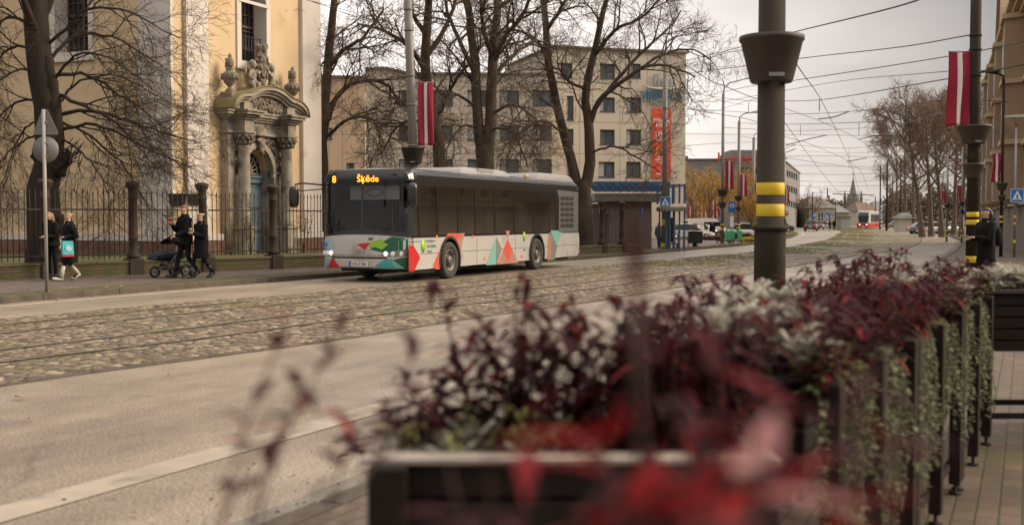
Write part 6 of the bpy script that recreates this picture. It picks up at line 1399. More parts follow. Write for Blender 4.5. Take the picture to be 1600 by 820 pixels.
# distant striped posts and plain tram masts
STW = mat('stripe_white', (.6, .6, .58), .6)
for k, (px, Y, top, lab) in enumerate(((1376, 178, 318, 'black and white striped post right of the tram'), (1292, 178, 302, 'black and white striped post left of the tram'))):
    p = AT(px, Y); o = empty('striped_post', (p.x, Y, gz(Y)), 0, lab, 'post', 'striped posts beside the tram'); b = MB(); b.tube([(0, 0, 0), (0, 0, ZZ(top-8, Y)-gz(Y))], .10, 8); b.build('post', SBK, o); b = MB(); h = ZZ(top, Y)-gz(Y)
    for j in range(int(h/.6)): b.lathe([(.103, 0), (.12, .0), (.12, .3), (.103, .3)], (0, 0, j*.6), 10)
    b.build('stripes', STW, o)
crossing_sign(AT(1376.5, 176)[0], 176, ZZ(335, 176), .75, 'tiny blue crossing sign on the striped post right of the tram'); crossing_sign(AT(1291, 176)[0], 176, ZZ(337, 176), .75, 'tiny blue crossing sign on the striped post left of the tram')
crossing_sign(AT(1299, 172)[0], 172, ZZ(337, 172), .75, 'tiny blue crossing sign right of the left striped post')
o = empty('direction_sign', (AT(1271, 170)[0], 170, gz(170)), 0, 'small round blue arrow sign above the brown car', 'road sign'); b = MB(); b.tube([(0, 0, 0), (0, 0, ZZ(334, 170)-gz(170))], .04, 6); b.build('post', LPOL, o); b = MB(); b.lathe([(.0, 0), (.34, 0), (.34, .03), (0, .03)], (0, 0, 0), 20); bo = b.build('plate', SBL, o, (0, -.06, ZZ(338, 170)-gz(170)), (math.pi/2, 0, 0)); b = MB(); b.box(-.05, .05, -.2, .2, .031, .045, M=Matrix.Rotation(.8, 4, 'Z')); b.build('arrow', SWH, bo)
o = empty('no_entry_sign', (AT(1228, 120)[0], 120, gz(120)), 0, 'round red no entry sign just right of the thick dark pole', 'road sign'); b = MB(); b.tube([(0, 0, 0), (0, 0, ZZ(332, 120)-gz(120))], .04, 6); b.build('post', LPOL, o); b = MB(); b.lathe([(.0, 0), (.26, 0), (.26, .03), (0, .03)], (0, 0, 0), 20); bo = b.build('plate', mat('sign_red', (.5, .02, .02), .5), o, (0, -.06, ZZ(333, 120)-gz(120)), (math.pi/2, 0, 0)); b = MB(); b.box(-.17, .17, -.04, .04, .031, .04); b.build('bar', SWH, bo)
for k, (px, Y, top, r, lab) in enumerate(((1385, 165, 252, .15, 'dark tram mast, tallest beside the right striped post'), (1406, 190, 250, .12, 'dark tram mast left of the far park trees'), (1400, 210, 262, .12, 'dark tram mast furthest into the park trees'), (1367, 230, 308, .12, 'short dark tram mast just right of the tram'), (1305, 235, 312, .12, 'dark tram mast in front of the white house'), (1269, 215, 300, .11, 'slim mast above the brown car'), (1374.5, 182, 258, .12, 'thin dark mast behind the right striped post'))):
    pole(AT(px, Y)[0], Y, ZZ(top, Y), r, r*.8, lab=lab, name='tram_mast', grp='plain dark tram masts far down the street')
# overhead wires
WIRE = mat('overhead_wire', (.03, .028, .026), .5, var=0)
def wire(P, r, lab, grp='overhead wires'):
    P3 = [(AT(px, Y)[0], Y, ZZ(py, Y)) for px, py, Y in P]; b = MB(); b.tube(P3 if len(P3) < 3 else catmull3(np.array(P3), 6*len(P3)), r, 5); return tag(b.build('overhead_wire', WIRE), lab, 'wire', grp)
W_L = [([(1460, -8, 17), (1380, 18, 22), (1229, 55, 36), (1150, 77, 50), (1107, 88, 58), (1042, 104, 66)], .017, 'topmost overhead wire, running up to the top edge of the sky'),
 ([(1512, 57, 30), (1400, 76, 36), (1250, 93, 46), (1100, 113, 60), (1042, 120, 66)], .017, 'overhead wire joining the flag pole beside the woman to the lamp post'),
 ([(1620, 62, 26), (1478, 90, 33), (1240, 127, 46), (1166, 137, 60), (1107, 150, 75)], .015, 'overhead wire passing behind the large right flag, upper one'),
 ([(1620, 98, 26), (1475, 125, 32), (1290, 156, 50), (1225, 159, 60), (1160, 158, 70), (1071, 146, 95)], .017, 'overhead wire passing behind the large right flag, lower one'),
 ([(1570, 160, 50), (1478, 157, 52), (1365, 172, 60), (1225, 179, 75), (1071, 171, 95)], .017, 'overhead wire just above the park trees'),
 ([(1480, 180, 60), (1360, 191, 70), (1225, 195, 85), (1154, 193, 107)], .02, 'beaded span wire above the middle of the street'),
 ([(1066, 101, 50), (1107, 127, 58), (1130, 136, 64), (1180, 156, 75), (1225, 171, 90), (1281, 191, 105), (1337, 217, 125), (1362, 236, 140), (1380, 262, 165)], .022, 'long slanting tram wire, upper one'),
 ([(1071, 171, 70), (1127, 180, 80), (1180, 191, 90), (1225, 214, 105), (1262, 225, 120), (1322, 251, 145), (1345, 270, 165), (1356, 300, 190)], .022, 'long slanting tram wire, lower one'),
 ([(1071, 210, 105), (1180, 211, 110), (1225, 211, 115), (1380, 213, 120)], .022, 'level span wire ending in the leaning park tree'),
 ([(1154, 213, 107), (1225, 225, 115), (1310, 232, 120), (1376, 228, 125)], .02, 'sagging thin span wire above the spire'),
 ([(1225, 245, 130), (1290, 244, 135), (1385, 246, 165)], .03, 'thick beaded span wire high above the tram'),
 ([(1176, 260, 139), (1260, 259, 150), (1376, 262, 178)], .025, 'span wire above the tram, below the beaded one'), ([(1249, 272, 180), (1320, 273, 182), (1385, 270, 165)], .03, 'beaded span wire just above the spire tip'),
 ([(1249, 283, 190), (1320, 285, 195), (1374, 281, 182)], .03, 'span wire crossing the tip of the spire'), ([(1269, 302, 215), (1330, 300, 215), (1367, 308, 230)], .035, 'span wire level with the middle of the spire'), ([(1249, 290, 190), (1300, 297, 195), (1345, 300, 205)], .025, 'slack wire left of the spire'),
 ([(1020, 38, 70), (1060, 92, 66), (1110, 152, 75), (1160, 165, 95)], .015, 'thin wire descending from the hotel roof corner'), ([(1042, 186, 66), (1110, 176, 75), (1225, 140, 60)], .012, 'thin guy wire in front of the hotel corner'),
 ([(440, -6, 30), (500, 8, 37), (560, 24, 44)], .012, 'thin wire crossing the top corner of the church'), ([(648, 60, 37), (560, 30, 40), (490, 6, 42)], .011, 'wire running from the left flag pole to the church'), ([(652, 98, 37), (760, 140, 45), (900, 158, 55), (1042, 160, 66)], .011, 'wire running from the left flag pole through the bare trees'), ([(652, 230, 37), (590, 235, 39), (540, 250, 41)], .010, 'low wire left of the left flag pole'), ([(652, 40, 37), (800, 22, 30), (950, -10, 24)], .012, 'wire running from the left flag pole up and out over the street')]
W_L += [([(1042, 232, 66), (1100, 226, 80), (1176, 222, 139)], .016, 'thin wire from the lamp post past the hotel corner to the third lamp pole'), ([(1128, 200, 82), (1250, 205, 95), (1400, 196, 110), (1519, 160, 60)], .018, 'long span wire passing in front of the park tree tops'), ([(1153, 236, 107), (1260, 252, 120), (1376, 268, 178)], .022, 'sagging slant wire from the second lamp pole to the striped post'),
 ([(1240, 100, 40), (1290, 175, 80), (1330, 262, 140), (1350, 330, 199)], .02, 'steep contact wire running down to the tram pantograph'), ([(1180, 120, 40), (1230, 200, 80), (1300, 290, 150), (1345, 334, 199)], .02, 'steep contact wire half hidden by the thickest pole'), ([(1249, 236, 160), (1320, 240, 165), (1385, 236, 165)], .02, 'thin upper span wire ending at the tallest tram mast'), ([(1260, 292, 200), (1310, 291, 200), (1385, 290, 190)], .025, 'thin span wire a little below the spire tip'), ([(1519, 110, 30), (1420, 118, 45), (1300, 130, 60), (1128, 160, 82)], .015, 'wire from the flag pole beside the woman to the nearest lamp pole')]
for P, r, lab in W_L: wire(P, r, lab)
for P, r, lab in (([(1276, 187, 100), (1300, 184, 100), (1325, 175, 100)], .05, 'thick insulated bracket tube hanging highest over the street'), ([(1226, 228, 118), (1262, 218, 118), (1290, 212, 118)], .05, 'insulated bracket tube next to the thick pole'), ([(1340, 218, 125), (1374, 211, 125)], .05, 'insulated bracket tube left of the leaning park tree'), ([(1322, 253, 150), (1353, 247, 150)], .06, 'insulated bracket tube above the spire'), ([(1226, 239, 130), (1242, 233, 130)], .05, 'short insulated tube beside the thick pole'), ([(1130, 136, 64), (1127, 124, 64)], .03, 'short hanger on the slanting wire beside the hotel'), ([(1163, 178, 90), (1186, 176, 90)], .04, 'short insulated tube beside the second lamp pole'), ([(1300, 303, 210), (1365, 305, 210)], .09, 'dark beam across the lower part of the spire')):
    wire(P, r, lab, 'insulated bracket tubes on the wires')
for px, y0, y1, Y, hl_ in ((1108, 90, 112, 60, 'hanger between wires right of the hotel roof corner'), (1168, 161, 176, 75, 'hanger between wires just left of the thickest pole'), (1278, 157, 175, 55, 'highest hanger between wires right of the thickest pole'), (1249, 196, 212, 90, 'hanger between wires close beside the thickest pole'), (1340, 192, 212, 75, 'hanger between wires left of the park trees'), (1325, 244, 262, 140, 'lower hanger between wires above the spire'), (1325, 232, 244, 135, 'upper hanger between wires above the spire')):
    wire([(px, y0, Y), (px, y1, Y)], .02, hl_, 'vertical hangers between the overhead wires')
# ------------------------------------------------------------------ people
SKIN = mat('skin', (.58, .34, .24), .55, var=.05); BLKC = mat('black_coat_cloth', (.009, .009, .010), .9, spec=.15, var=.35, scale=6, bump=.4, bscale=12); JEAN = mat('dark_trousers', (.010, .011, .014), .9, spec=.15, var=.3, scale=8); NAVY = mat('navy_cloth', (.012, .016, .035), .75, var=.3, bump=.3, bscale=10)
BLOND = mat('blond_hair', (.30, .21, .11), .6, var=.3, scale=20); DKHAIR = mat('dark_hair', (.022, .014, .010), .5, var=.3); CREAMH = mat('cream_wool', (.46, .38, .27), .9, var=.1, bump=.5, bscale=60)
BOOT = mat('black_leather', (.015, .014, .013), .4, var=.2); WBOOT = mat('white_leather', (.52, .49, .44), .5, var=.1); GCOAT = mat('grey_blue_coat', (.10, .12, .16), .85, var=.2); MAROON = mat('maroon_jacket', (.055, .018, .016), .85, var=.2); SOLE = mat('dark_sole', (.02, .018, .016), .8)
def skinned(verts, edges, radii, name, mats, parent, sub=1, root=0):
    me = bpy.data.meshes.new(name); bm = bmesh.new(); sk = bm.verts.layers.skin.verify(); bv = []
    for i, v in enumerate(verts):
        q = bm.verts.new(v); r = radii[i]; q[sk].radius = (r, r) if not hasattr(r, '__len__') else r; q[sk].use_root = (i == root); bv.append(q)
    for a, b in edges: bm.edges.new((bv[a], bv[b]))
    bm.to_mesh(me); bm.free(); ob = bpy.data.objects.new(name, me); COL.objects.link(ob)
    ob.modifiers.new('s', 'SKIN').use_smooth_shade = True; m = ob.modifiers.new('u', 'SUBSURF'); m.levels = sub; m.render_levels = sub
    dg = bpy.context.evaluated_depsgraph_get(); me2 = bpy.data.meshes.new_from_object(ob.evaluated_get(dg)); bpy.data.objects.remove(ob)
    for mm in mats: me2.materials.append(mm)
    me2.polygons.foreach_set('use_smooth', [True]*len(me2.polygons)); o = bpy.data.objects.new(name, me2); COL.objects.link(o); o.parent = parent; return o
def ell(cx, cy, cz, rx, ry, n=16): return [(cx+rx*math.cos(2*math.pi*k/n), cy+ry*math.sin(2*math.pi*k/n), cz) for k in range(n)]
# local frame: the person faces +X, left hand side is +Y
def person(loc, rz, h, label, group=None, stride=.0, lead=1, hands=None, hem=.50, coat=BLKC, legs=JEAN, hair=DKHAIR, hairstyle='short', boots=BOOT, detail=True, bend=0.0, headturn=0.0, bootz=.10, seated=False, puff=1.0, lod=1, headdown=0.0):
    s = h/1.75; o = empty('person', loc, rz, label, 'person', group); o.scale = (s, s, s)
    hipz = .92 - (0.03 if stride else 0); V = []; E = []; Rr = []
    def add(p, r, par=None): V.append(p); Rr.append(r); i = len(V)-1; (E.append((par, i)) if par is not None else None); return i
    sx = bend
    pel = add((0, 0, hipz+.03), (.145, .11)); wa = add((sx*.3, 0, 1.10), (.125, .10), pel); che = add((sx*.7, 0, 1.30), (.15, .11), wa); nk0 = add((sx, 0, 1.44), .085, che); nk = add((sx+.01, 0, 1.51), .055, nk0)
    hx = sx + .02 + headdown*.05; j = add((hx, 0, 1.575-headdown*.02), .068, nk); j2 = add((hx+.012, 0, 1.64-headdown*.03), (.092, .078), j); j3 = add((hx+.005, 0, 1.70-headdown*.03), (.085, .072), j2)
    foot = {}
    for sd in (-1, 1):
        st = stride*(1 if sd == lead else -1)
        hp = add((0, sd*.095, hipz-.03), .095, pel)
        if seated: kn = add((.42, sd*.12, hipz-.0), .07, hp); an = add((.46, sd*.12, hipz-.42), .045, kn); to = add((.62, sd*.12, hipz-.46), .035, an); continue
        if st > 0: k_ = (st*.55, sd*.095, .50); a_ = (st, sd*.09, .09); t_ = (st+.17, sd*.10, .07)
        elif st < 0: k_ = (st*.15+.04, sd*.095, .49); a_ = (st, sd*.09, .18); t_ = (st+.13, sd*.10, .055)
        else: k_ = (.01, sd*.10, .49); a_ = (-.02, sd*.10, .09); t_ = (.14, sd*.12, .045)
        th = add(tuple((Vector((0, sd*.095, hipz-.03))+Vector(k_))/2), .083, hp); kn = add(k_, .060, th); cf = add(tuple(Vector(k_)*.6+Vector(a_)*.4 + Vector((-.015, 0, 0))), .058, kn); an = add(a_, .040, cf); to = add(t_, .035, an); foot[sd] = (Vector(k_), Vector(a_), Vector(t_))
    arms = {}
    for sd in (-1, 1):
        S = Vector((sx, sd*.175, 1.40)); Hn = Vector((hands or {}).get(sd, (sx+.06+(.16*stride/.3 if sd != lead else -.12*stride/.3) if stride else sx+.05, sd*.26, .82)))
        d = Hn-S; Ld = d.length; a = .29; b = .27
        if Ld > .555: Hn = S + d.normalized()*.555; d = Hn-S; Ld = .555
        kx = (a*a-b*b+Ld*Ld)/(2*Ld); hh_ = math.sqrt(max(0, a*a-kx*kx)); pole_ = Vector((-.7, sd*.45, -.5)); pr = pole_ - d.normalized()*pole_.dot(d.normalized()); El = S + d.normalized()*kx + pr.normalized()*hh_
        i0 = add(tuple(S), .062, nk0); i1 = add(tuple(El), .045, i0); i2 = add(tuple(Hn), .028, i1); fd = (Hn-El).normalized(); pm = Hn + fd*.055; i3 = add(tuple(pm), (.040, .022), i2); arms[sd] = (S, El, Hn, fd)
        if detail:
            side = fd.cross(Vector((0, 0, 1))); side = side.normalized() if side.length > .1 else Vector((1, 0, 0)); dn = fd.cross(side)
            for f in range(4):
                p0 = pm + fd*.03 + side*(f-1.5)*.021; p1 = p0 + fd*(.034+.004*(f in (1, 2))) + dn*.008; p2 = p1 + fd*.018 + dn*.024
                q0 = add(tuple(p0), .010, i3); q1 = add(tuple(p1), .0088, q0); add(tuple(p2), .0078, q1)
            q0 = add(tuple(Hn + fd*.03 - side*.035), .011, i3); add(tuple(Hn + fd*.062 - side*.052 + dn*.015), .009, q0)
    body = skinned(V, E, Rr, 'body', [SKIN, legs], o, 1)
    me = body.data; mi = []
    for p in me.polygons:
        c = p.center; hand = any((c-arms[k][2]).dot(arms[k][3]) > -.02 and (c-arms[k][2]).length < .22 for k in arms)
        mi.append(0 if (c.z > 1.46 or (hand and c.z < 1.5)) else 1)
    me.polygons.foreach_set('material_index', mi)
    if lod:                                     # face: nose, brow, eyes, mouth, ears
        f = MB(); hz = -headdown*.03; cx = hx+.085
        f.loft([[(cx-.01, -.012, 1.655+hz), (cx+.006, 0, 1.655+hz), (cx-.01, .012, 1.655+hz)], [(cx-.012, -.018, 1.618+hz), (cx+.024, 0, 1.622+hz), (cx-.012, .018, 1.618+hz)], [(cx-.014, -.014, 1.608+hz), (cx+.006, 0, 1.606+hz), (cx-.014, .014, 1.608+hz)]])
        for sd in (-1, 1): f.ball((hx+.0, sd*.078, 1.635+hz), .018, .010, .028, 8, 6)
        f.build('nose_and_ears', SKIN, body)
        f = MB(); [f.ball((cx-.008, sd*.030, 1.652+hz), .008, .012, .007, 8, 6) for sd in (-1, 1)]; f.ball((cx-.008, 0, 1.582+hz), .008, .022, .006, 8, 6); f.build('eyes_and_mouth', mat('lip_and_eye_dark', (.12, .04, .03), .5, var=0), body)
    # coat: lofted body plus sleeves
    c = MB(); cc = []; P = puff
    for z, rx, ry in ((hem, .150*P+.05*abs(stride), .20*P), (hem+.08, .155*P+.04*abs(stride), .20*P), ((hem+.98)/2, .150*P, .195*P), (.98, .148*P, .19*P), (1.08, .135*P, .172*P), (1.20, .145*P, .185*P), (1.32, .148*P, .20*P), (1.40, .125*P, .195), (1.45, .10, .14), (1.49, .085, .088), (1.535, .088, .085)):
        w_ = max(0, (z-1.0)/.5); jj = .010*math.sin(z*47)
        cc.append(ell(sx*w_+.0, 0, z, rx+jj, ry+jj))
    c.loft(cc, cap=False)
    for sd in (-1, 1):
        S, El, Hn, fd = arms[sd]; c.tube([S+Vector((0, -sd*.06, .01)), S, S.lerp(El, .5), El, El.lerp(Hn, .5), Hn-fd*.0, Hn+fd*.02], [.085, .082*P, .072*P, .064*P, .058*P, .046*P, .040], 12)
    c.ball((sx-.02, 0, 1.50), .10, .105, .045, 14, 8)
    c.build('coat', coat, o)
    # hair
    hb = MB(); hc = (hx-.012, 0, 1.665-headdown*.03)
    if hairstyle != 'bald':
        hb.ball(hc, .094, .085, .088, 16, 12, fn=lambda d: 1.0 if d.z > .15 or d.x < -.15 else (.86 if d.z > -.2 else .6))
        if hairstyle in ('long', 'hooded'): hb.loft([ell(hx-.055, 0, 1.70, .05, .085, 12), ell(hx-.075, 0, 1.60, .055, .10, 12), ell(hx-.085, 0, 1.48, .055, .11, 12), ell(hx-.07, 0, 1.38, .03, .08, 12)])
        if hairstyle == 'bun': hb.ball((hx-.115, 0, 1.70), .045, .045, .045, 10, 8)
        hb.build('hair', hair, o)
    if not seated:
        for sd in (-1, 1):
            k_, a_, t_ = foot[sd]; b = MB(); top = a_.lerp(k_, (bootz-.09)/.4) if bootz > .12 else a_+Vector((0, 0, .04))
            b.tube([tuple(top), tuple(a_.lerp(top, .5)), tuple(a_+Vector((-.01, 0, -.02)))], [.058 if bootz > .15 else .05, .053, .05], 12)
            dirn_ = (t_-a_); pitch_ = dirn_.normalized()
            heel = a_ + Vector((-.05, 0, -.045)); b.tube([tuple(heel), tuple(a_+Vector((.01, 0, -.045))), tuple(t_+Vector((-.05, 0, -.005))), tuple(t_+Vector((.03, 0, -.012))), tuple(t_+Vector((.055, 0, -.016)))], [.036, .044, .044, .036, .016], 12, sq=.9)
            b.build('boot', boots, o); b = MB(); p0, p1 = heel+Vector((-.02, 0, -.035)), t_+Vector((.06, 0, -.040)); p1.z = max(p1.z, .008); 
            b.loft([[tuple(p0+Vector((0, -.035, 0))), tuple(p0+Vector((0, .035, 0))), tuple(p0+Vector((0, .035, .02))), tuple(p0+Vector((0, -.035, .02)))], [tuple(p1+Vector((0, -.04, 0))), tuple(p1+Vector((0, .04, 0))), tuple(p1+Vector((0, .04, .02))), tuple(p1+Vector((0, -.04, .02)))]], smooth=False); b.build('sole', SOLE, o)
    return o, arms, s
def held(o, s, p):                             # local point of a person -> world
    return Matrix.LocRotScale(o.location, o.rotation_euler, o.scale) @ Vector(p)
WALKL = math.atan2(-.75, -.66)                    # along the far pavement towards the left of the view
gp = lambda px, py, dz=.11: (lambda q: Vector((q.x, q.y, gz(q.y)+dz)))(U(px, py, .11))
# couple with the pushchair
Lm = gp(290, 434); man, am, sm_ = person(Lm, WALKL, 1.86, 'short haired man in a black coat pushing the pushchair, orange cup in his hand', stride=.26, lead=-1, hands={1: (.34, .12, 1.02), -1: (.30, -.10, 1.28)}, hem=.80, hair=mat('short_sandy_hair', (.16, .10, .06), .7), bend=.02, boots=BOOT)
Lw = gp(314, 434.5); wom, aw, sw_ = person(Lw, WALKL+.05, 1.66, 'woman in a black quilted coat and cream headband walking behind the man with the pushchair', stride=.30, lead=-1, hands={1: (.28, .06, 1.20), -1: (-.05, -.28, .85)}, hem=.52, hair=DKHAIR, hairstyle='bun', bootz=.30, puff=1.12)
def cup(p, col, nm, lab, h=.13, r=.042): b = MB(); b.lathe([(r*.75, 0), (r, h), (r*1.08, h), (r*1.08, h+.012), (r*.8, h+.02)], (0, 0, 0), 14); b2 = b.build(nm, col, None, p); return tag(b2, lab, 'cup')
h_ = held(man, sm_, Vector(am[-1][2])+am[-1][3]*.08); cup((h_.x, h_.y, h_.z-.05), mat('orange_cup', (.55, .16, .03), .5), 'drink_cup', 'orange drink cup held up by the man with the pushchair', .16, .055)
h_ = held(wom, sw_, Vector(aw[1][2])+aw[1][3]*.08); cup((h_.x, h_.y, h_.z-.04), mat('paper_cup', (.55, .45, .36), .6), 'paper_cup', 'pale paper cup in the hand of the woman with the headband')
hb_ = MB(); hb_.lathe([(.099, -.02), (.104, .0), (.099, .028)], (.01, 0, 1.70), 20, sx=.98, sy=.90); hb_.build('headband', CREAMH, wom)
rbg = MB(); rbg.bbox(-.08, .08, -.22, -.10, .0, .26, .03); rbg.tube([(0, -.12, .25), (-.01, -.14, .45), (.0, -.10, .62)], .014, 6); hh0 = held(wom, sw_, (-.22, .0, .62)); tag(rbg.build('handbag', mat('dark_red_leather', (.22, .015, .012), .5), None, hh0, (0, 0, WALKL)), 'small dark red bag hanging behind the woman with the headband', 'bag')
# pushchair
fw = Vector((math.cos(WALKL), math.sin(WALKL), 0)); Lp = gp(264, 433); st = empty('pushchair', Lp, WALKL, 'dark navy three wheeled pushchair with a black hood pushed along the pavement', 'pushchair'); AL = mat('dull_aluminium', (.30, .29, .27), .4, metal=.7); 
def wheel(parent, c, r, w_, nm='wheel', hub=AL, ty=None):
    b = MB(); b.tube([(r*.82*math.cos(a), 0, r*.82*math.sin(a)) for a in np.linspace(0, 2*math.pi, 25)], r*.20, 8, cap=False, sq=w_); wo = b.build(nm, ty or BKM, parent, c)
    b = MB(); b.lathe([(r*.22, -.03), (r*.22, .03)], (0, 0, 0), 10, M=Matrix.Rotation(math.pi/2, 4, 'X')); [b.tube([(0, 0, 0), (r*.8*math.cos(a), 0, r*.8*math.sin(a))], r*.05, 5) for a in np.linspace(0, 6.283, 9)[:-1]]; b.build('rim', hub, wo); return wo
wheel(st, (.42, .0, .15), .15, 1.3); wheel(st, (-.32, .27, .17), .17, 1.3); wheel(st, (-.32, -.27, .17), .17, 1.3)
b = MB()
for y in (-.24, .24): b.tube([(-.32, y, .18), (.0, y*.9, .50), (.20, y*.5, .30), (.42, y*.15, .17)], .016, 8); b.tube([(.10, y, .42), (-.28, y, .78), (-.52, y, 1.02)], .016, 8)
b.tube([(-.52, -.24, 1.02), (-.56, 0, 1.05), (-.52, .24, 1.02)], .020, 8); b.tube([(-.32, -.27, .17), (-.32, .27, .17)], .014, 8); b.build('frame', AL, st)
b = MB(); b.loft([[(x, -w_, z0), (x, w_, z0), (x, w_*1.05, z1), (x, -w_*1.05, z1)] for x, w_, z0, z1 in ((-.34, .20, .50, .62), (-.1, .23, .42, .64), (.22, .22, .42, .60), (.46, .20, .46, .56))]); b.build('seat', BLKC, st)
b = MB(); b.loft([ell(x, 0, 0, .01, .01, 14) if 0 else [(x, w_*math.cos(a), z+hh_*math.sin(a)) for a in np.linspace(0, math.pi, 12)] for x, w_, z, hh_ in ((-.02, .22, .56, .16), (.15, .24, .54, .16), (.36, .23, .50, .14), (.52, .18, .46, .10))], cap=True); b.build('footmuff', NAVY, st)
b = MB(); 
b.loft([[(-.12+.36*math.cos(t)*k, .25*math.cos(a), .62+.40*math.sin(t)*1.0*(.72+.40*math.sin(a))*1.0) for a in np.linspace(0, math.pi, 13)] for t, k in ((2.9, 1), (2.4, 1), (1.9, 1), (1.4, 1), (.95, 1))], cap=False); hd_ = b.build('hood', BLKC, st); md = hd_.modifiers.new('t', 'SOLIDIFY'); md.thickness = .015
b = MB(); b.loft([[(x, -.2, z), (x, .2, z), (x, .2, z-.15), (x, -.2, z-.15)] for x, z in ((-.30, .36), (.15, .34))]); b.build('basket', mat('grey_mesh_basket', (.10, .09, .085), .9), st)
# two women on the left
Lz = gp(81, 436); w1, a1, s1_ = person(Lz, WALKL+.35, 1.70, 'fair haired woman in black standing behind the sign pole, looking at her phone', stride=0, hands={1: (.28, .05, 1.10), -1: (.28, -.05, 1.10)}, hem=.86, hair=BLOND, hairstyle='long', headdown=.8, bend=.04, puff=1.12)
h_ = held(w1, s1_, Vector((a1[1][2]+a1[-1][2])/2)+Vector((.10, 0, .0))); b = MB(); b.bbox(-.04, .04, -.075, .075, -.005, .005, .003); tag(b.build('phone', BKM, None, h_, (.3, .5, WALKL)), 'dark phone in the hands of the woman behind the sign pole', 'phone')
b = MB(); b.bbox(-.13, .13, -.10, .10, 0, .30, .06); hh0 = held(w1, s1_, (-.30, .05, .72)); b.tube([(.1, 0, .26), (.24, .02, .60), (.30, .02, .74)], .016, 6); tag(b.build('shoulder_bag', mat('beige_bag', (.30, .24, .19), .7), None, hh0, (0, 0, WALKL)), 'beige shoulder bag on the back of the woman behind the sign pole', 'bag')
b = MB(); b.lathe([(.180, .0), (.187, .01), (.187, .06), (.18, .07)], (0, 0, .87), 20, sx=.9, sy=1.12); b.build('red_waistband', mat('dark_red_cloth', (.25, .01, .012), .8), w1)
Lz = gp(108, 438.5); w2, a2, s2_ = person(Lz, WALKL-.1, 1.66, 'woman in a long black coat and white boots with a teal bag on her arm', stride=.26, lead=1, hands={1: (.16, .16, 1.13), -1: (.05, -.2, .9)}, hem=.46, hair=BLOND, hairstyle='bun', boots=WBOOT, bootz=.38, puff=1.2)
b = MB(); 
b.loft([[(-.17, -.02, 0), (.17, -.02, 0), (.17, .06, 0), (-.17, .06, 0)], [(-.18, -.035, .06), (.18, -.035, .06), (.18, .075, .06), (-.18, .075, .06)], [(-.175, -.01, .40), (.175, -.01, .40), (.175, .04, .40), (-.175, .04, .40)]], smooth=False); 
hh0 = held(w2, s2_, Vector(a2[1][2])+Vector((-.02, .06, -.50))); bo = b.build('shopping_bag', mat('teal_bag', (.02, .38, .42), .5, var=.06), None, hh0, (0, 0, WALKL)); bo.scale = (.78, .9, .95); tag(bo, 'teal shopping bag with a red bottom on the arm of the white booted woman', 'bag')
b = MB(); b.box(-.182, .182, -.037, .077, -.004, .055); b.build('bottom_edge', mat('bag_red', (.42, .02, .02), .6), bo); b = MB(); [b.tube([(-.09, y, .39), (-.06, y, .50), (.06, y, .50), (.09, y, .39)], .008, 6) for y in (0, .035)]; b.build('handle', BKM, bo)
b = MB(); b.plate([(-.10, .16), (-.02, .13), (.09, .17), (.10, .24), (.03, .30), (-.05, .27), (-.11, .22)], [], 'xz', .078, .081); b.build('pale_print', mat('bag_print', (.35, .55, .55), .6), bo)
# woman with a backpack by the right pole
Yw = 21.5; pw = AT(1541, Yw); w3, a3, s3_ = person((pw.x, Yw, .13), math.pi*1.10, 1.72, 'woman in a black hooded coat with a backpack standing at the pole with stacked pots', stride=.0, hands={1: (.34, .10, 1.16), -1: (.36, -.04, 1.14)}, hem=.62, hair=DKHAIR, hairstyle='long', puff=1.0, legs=mat('dark_jeans', (.03, .045, .08), .85))
b = MB(); b.ball((0, 0, 0), .11, .15, .22, 14, 10, fn=lambda d: (1/max(abs(d.x)**4+abs(d.y)**4+abs(d.z)**4, .25))**.25*.85); b.ball((-.09, 0, -.07), .05, .10, .10, 10, 8); h_ = held(w3, s3_, (-.215, 0, 1.18)); bp_ = b.build('backpack', BLKC, None, h_, (0, 0, math.pi*1.10)); tag(bp_, 'black backpack on the back of the woman standing at the pole', 'backpack')
b = MB(); b.loft([ell(-.06, 0, 1.47, .09, .10), ell(-.10, 0, 1.52, .09, .11), ell(-.12, 0, 1.56, .05, .08)]); b.build('hood', BLKC, w3)
h_ = held(w3, s3_, Vector(a3[-1][2])+Vector((.10, 0, .02))); b = MB(); b.bbox(-.008, .008, -.075, .075, -.04, .04, .003); tag(b.build('phone', LPOL, None, h_, (0, 0, math.pi*1.10)), 'pale phone in the hands of the woman at the pole with stacked pots', 'phone')
# farther people
person(gp(1030, 387), 1.3, 1.62, 'woman in a grey blue coat walking away past the kiosk', stride=.12, hem=.72, coat=GCOAT, hair=BLOND, detail=False, hairstyle='long', lod=0, puff=1.15)
m2, a_, s_ = person(gp(1011, 388), 1.35, 1.78, 'man in a maroon jacket riding a bicycle away in front of the kiosk', stride=.08, hem=.78, coat=MAROON, hair=DKHAIR, detail=False, lod=0, hands={1: (.34, .2, .98), -1: (.34, -.2, .98)})
m2.location.z += .07
bc = empty('bicycle', m2.location - Vector((0, 0, .07)), 1.35, 'bicycle ridden by the man in the maroon jacket', 'bicycle'); wheel(bc, (.52, 0, .34), .34, .6); wheel(bc, (-.52, 0, .34), .34, .6)
b = MB(); [b.tube(P, .018, 6) for P in ([(-.52, 0, .34), (-.12, 0, .30), (.40, 0, .80), (.52, 0, .34)], [(-.12, 0, .30), (-.22, 0, .85)], [(-.2, 0, .78), (.38, 0, .78)], [(.40, 0, .80), (.36, 0, 1.0)], [(.36, -.24, 1.0), (.36, .24, 1.0)])]; b.build('frame', BKM, bc); b = MB(); b.bbox(-.34, -.1, -.07, .07, .85, .90, .02); b.build('saddle', BKM, bc)
FAR = 'people far down the street'
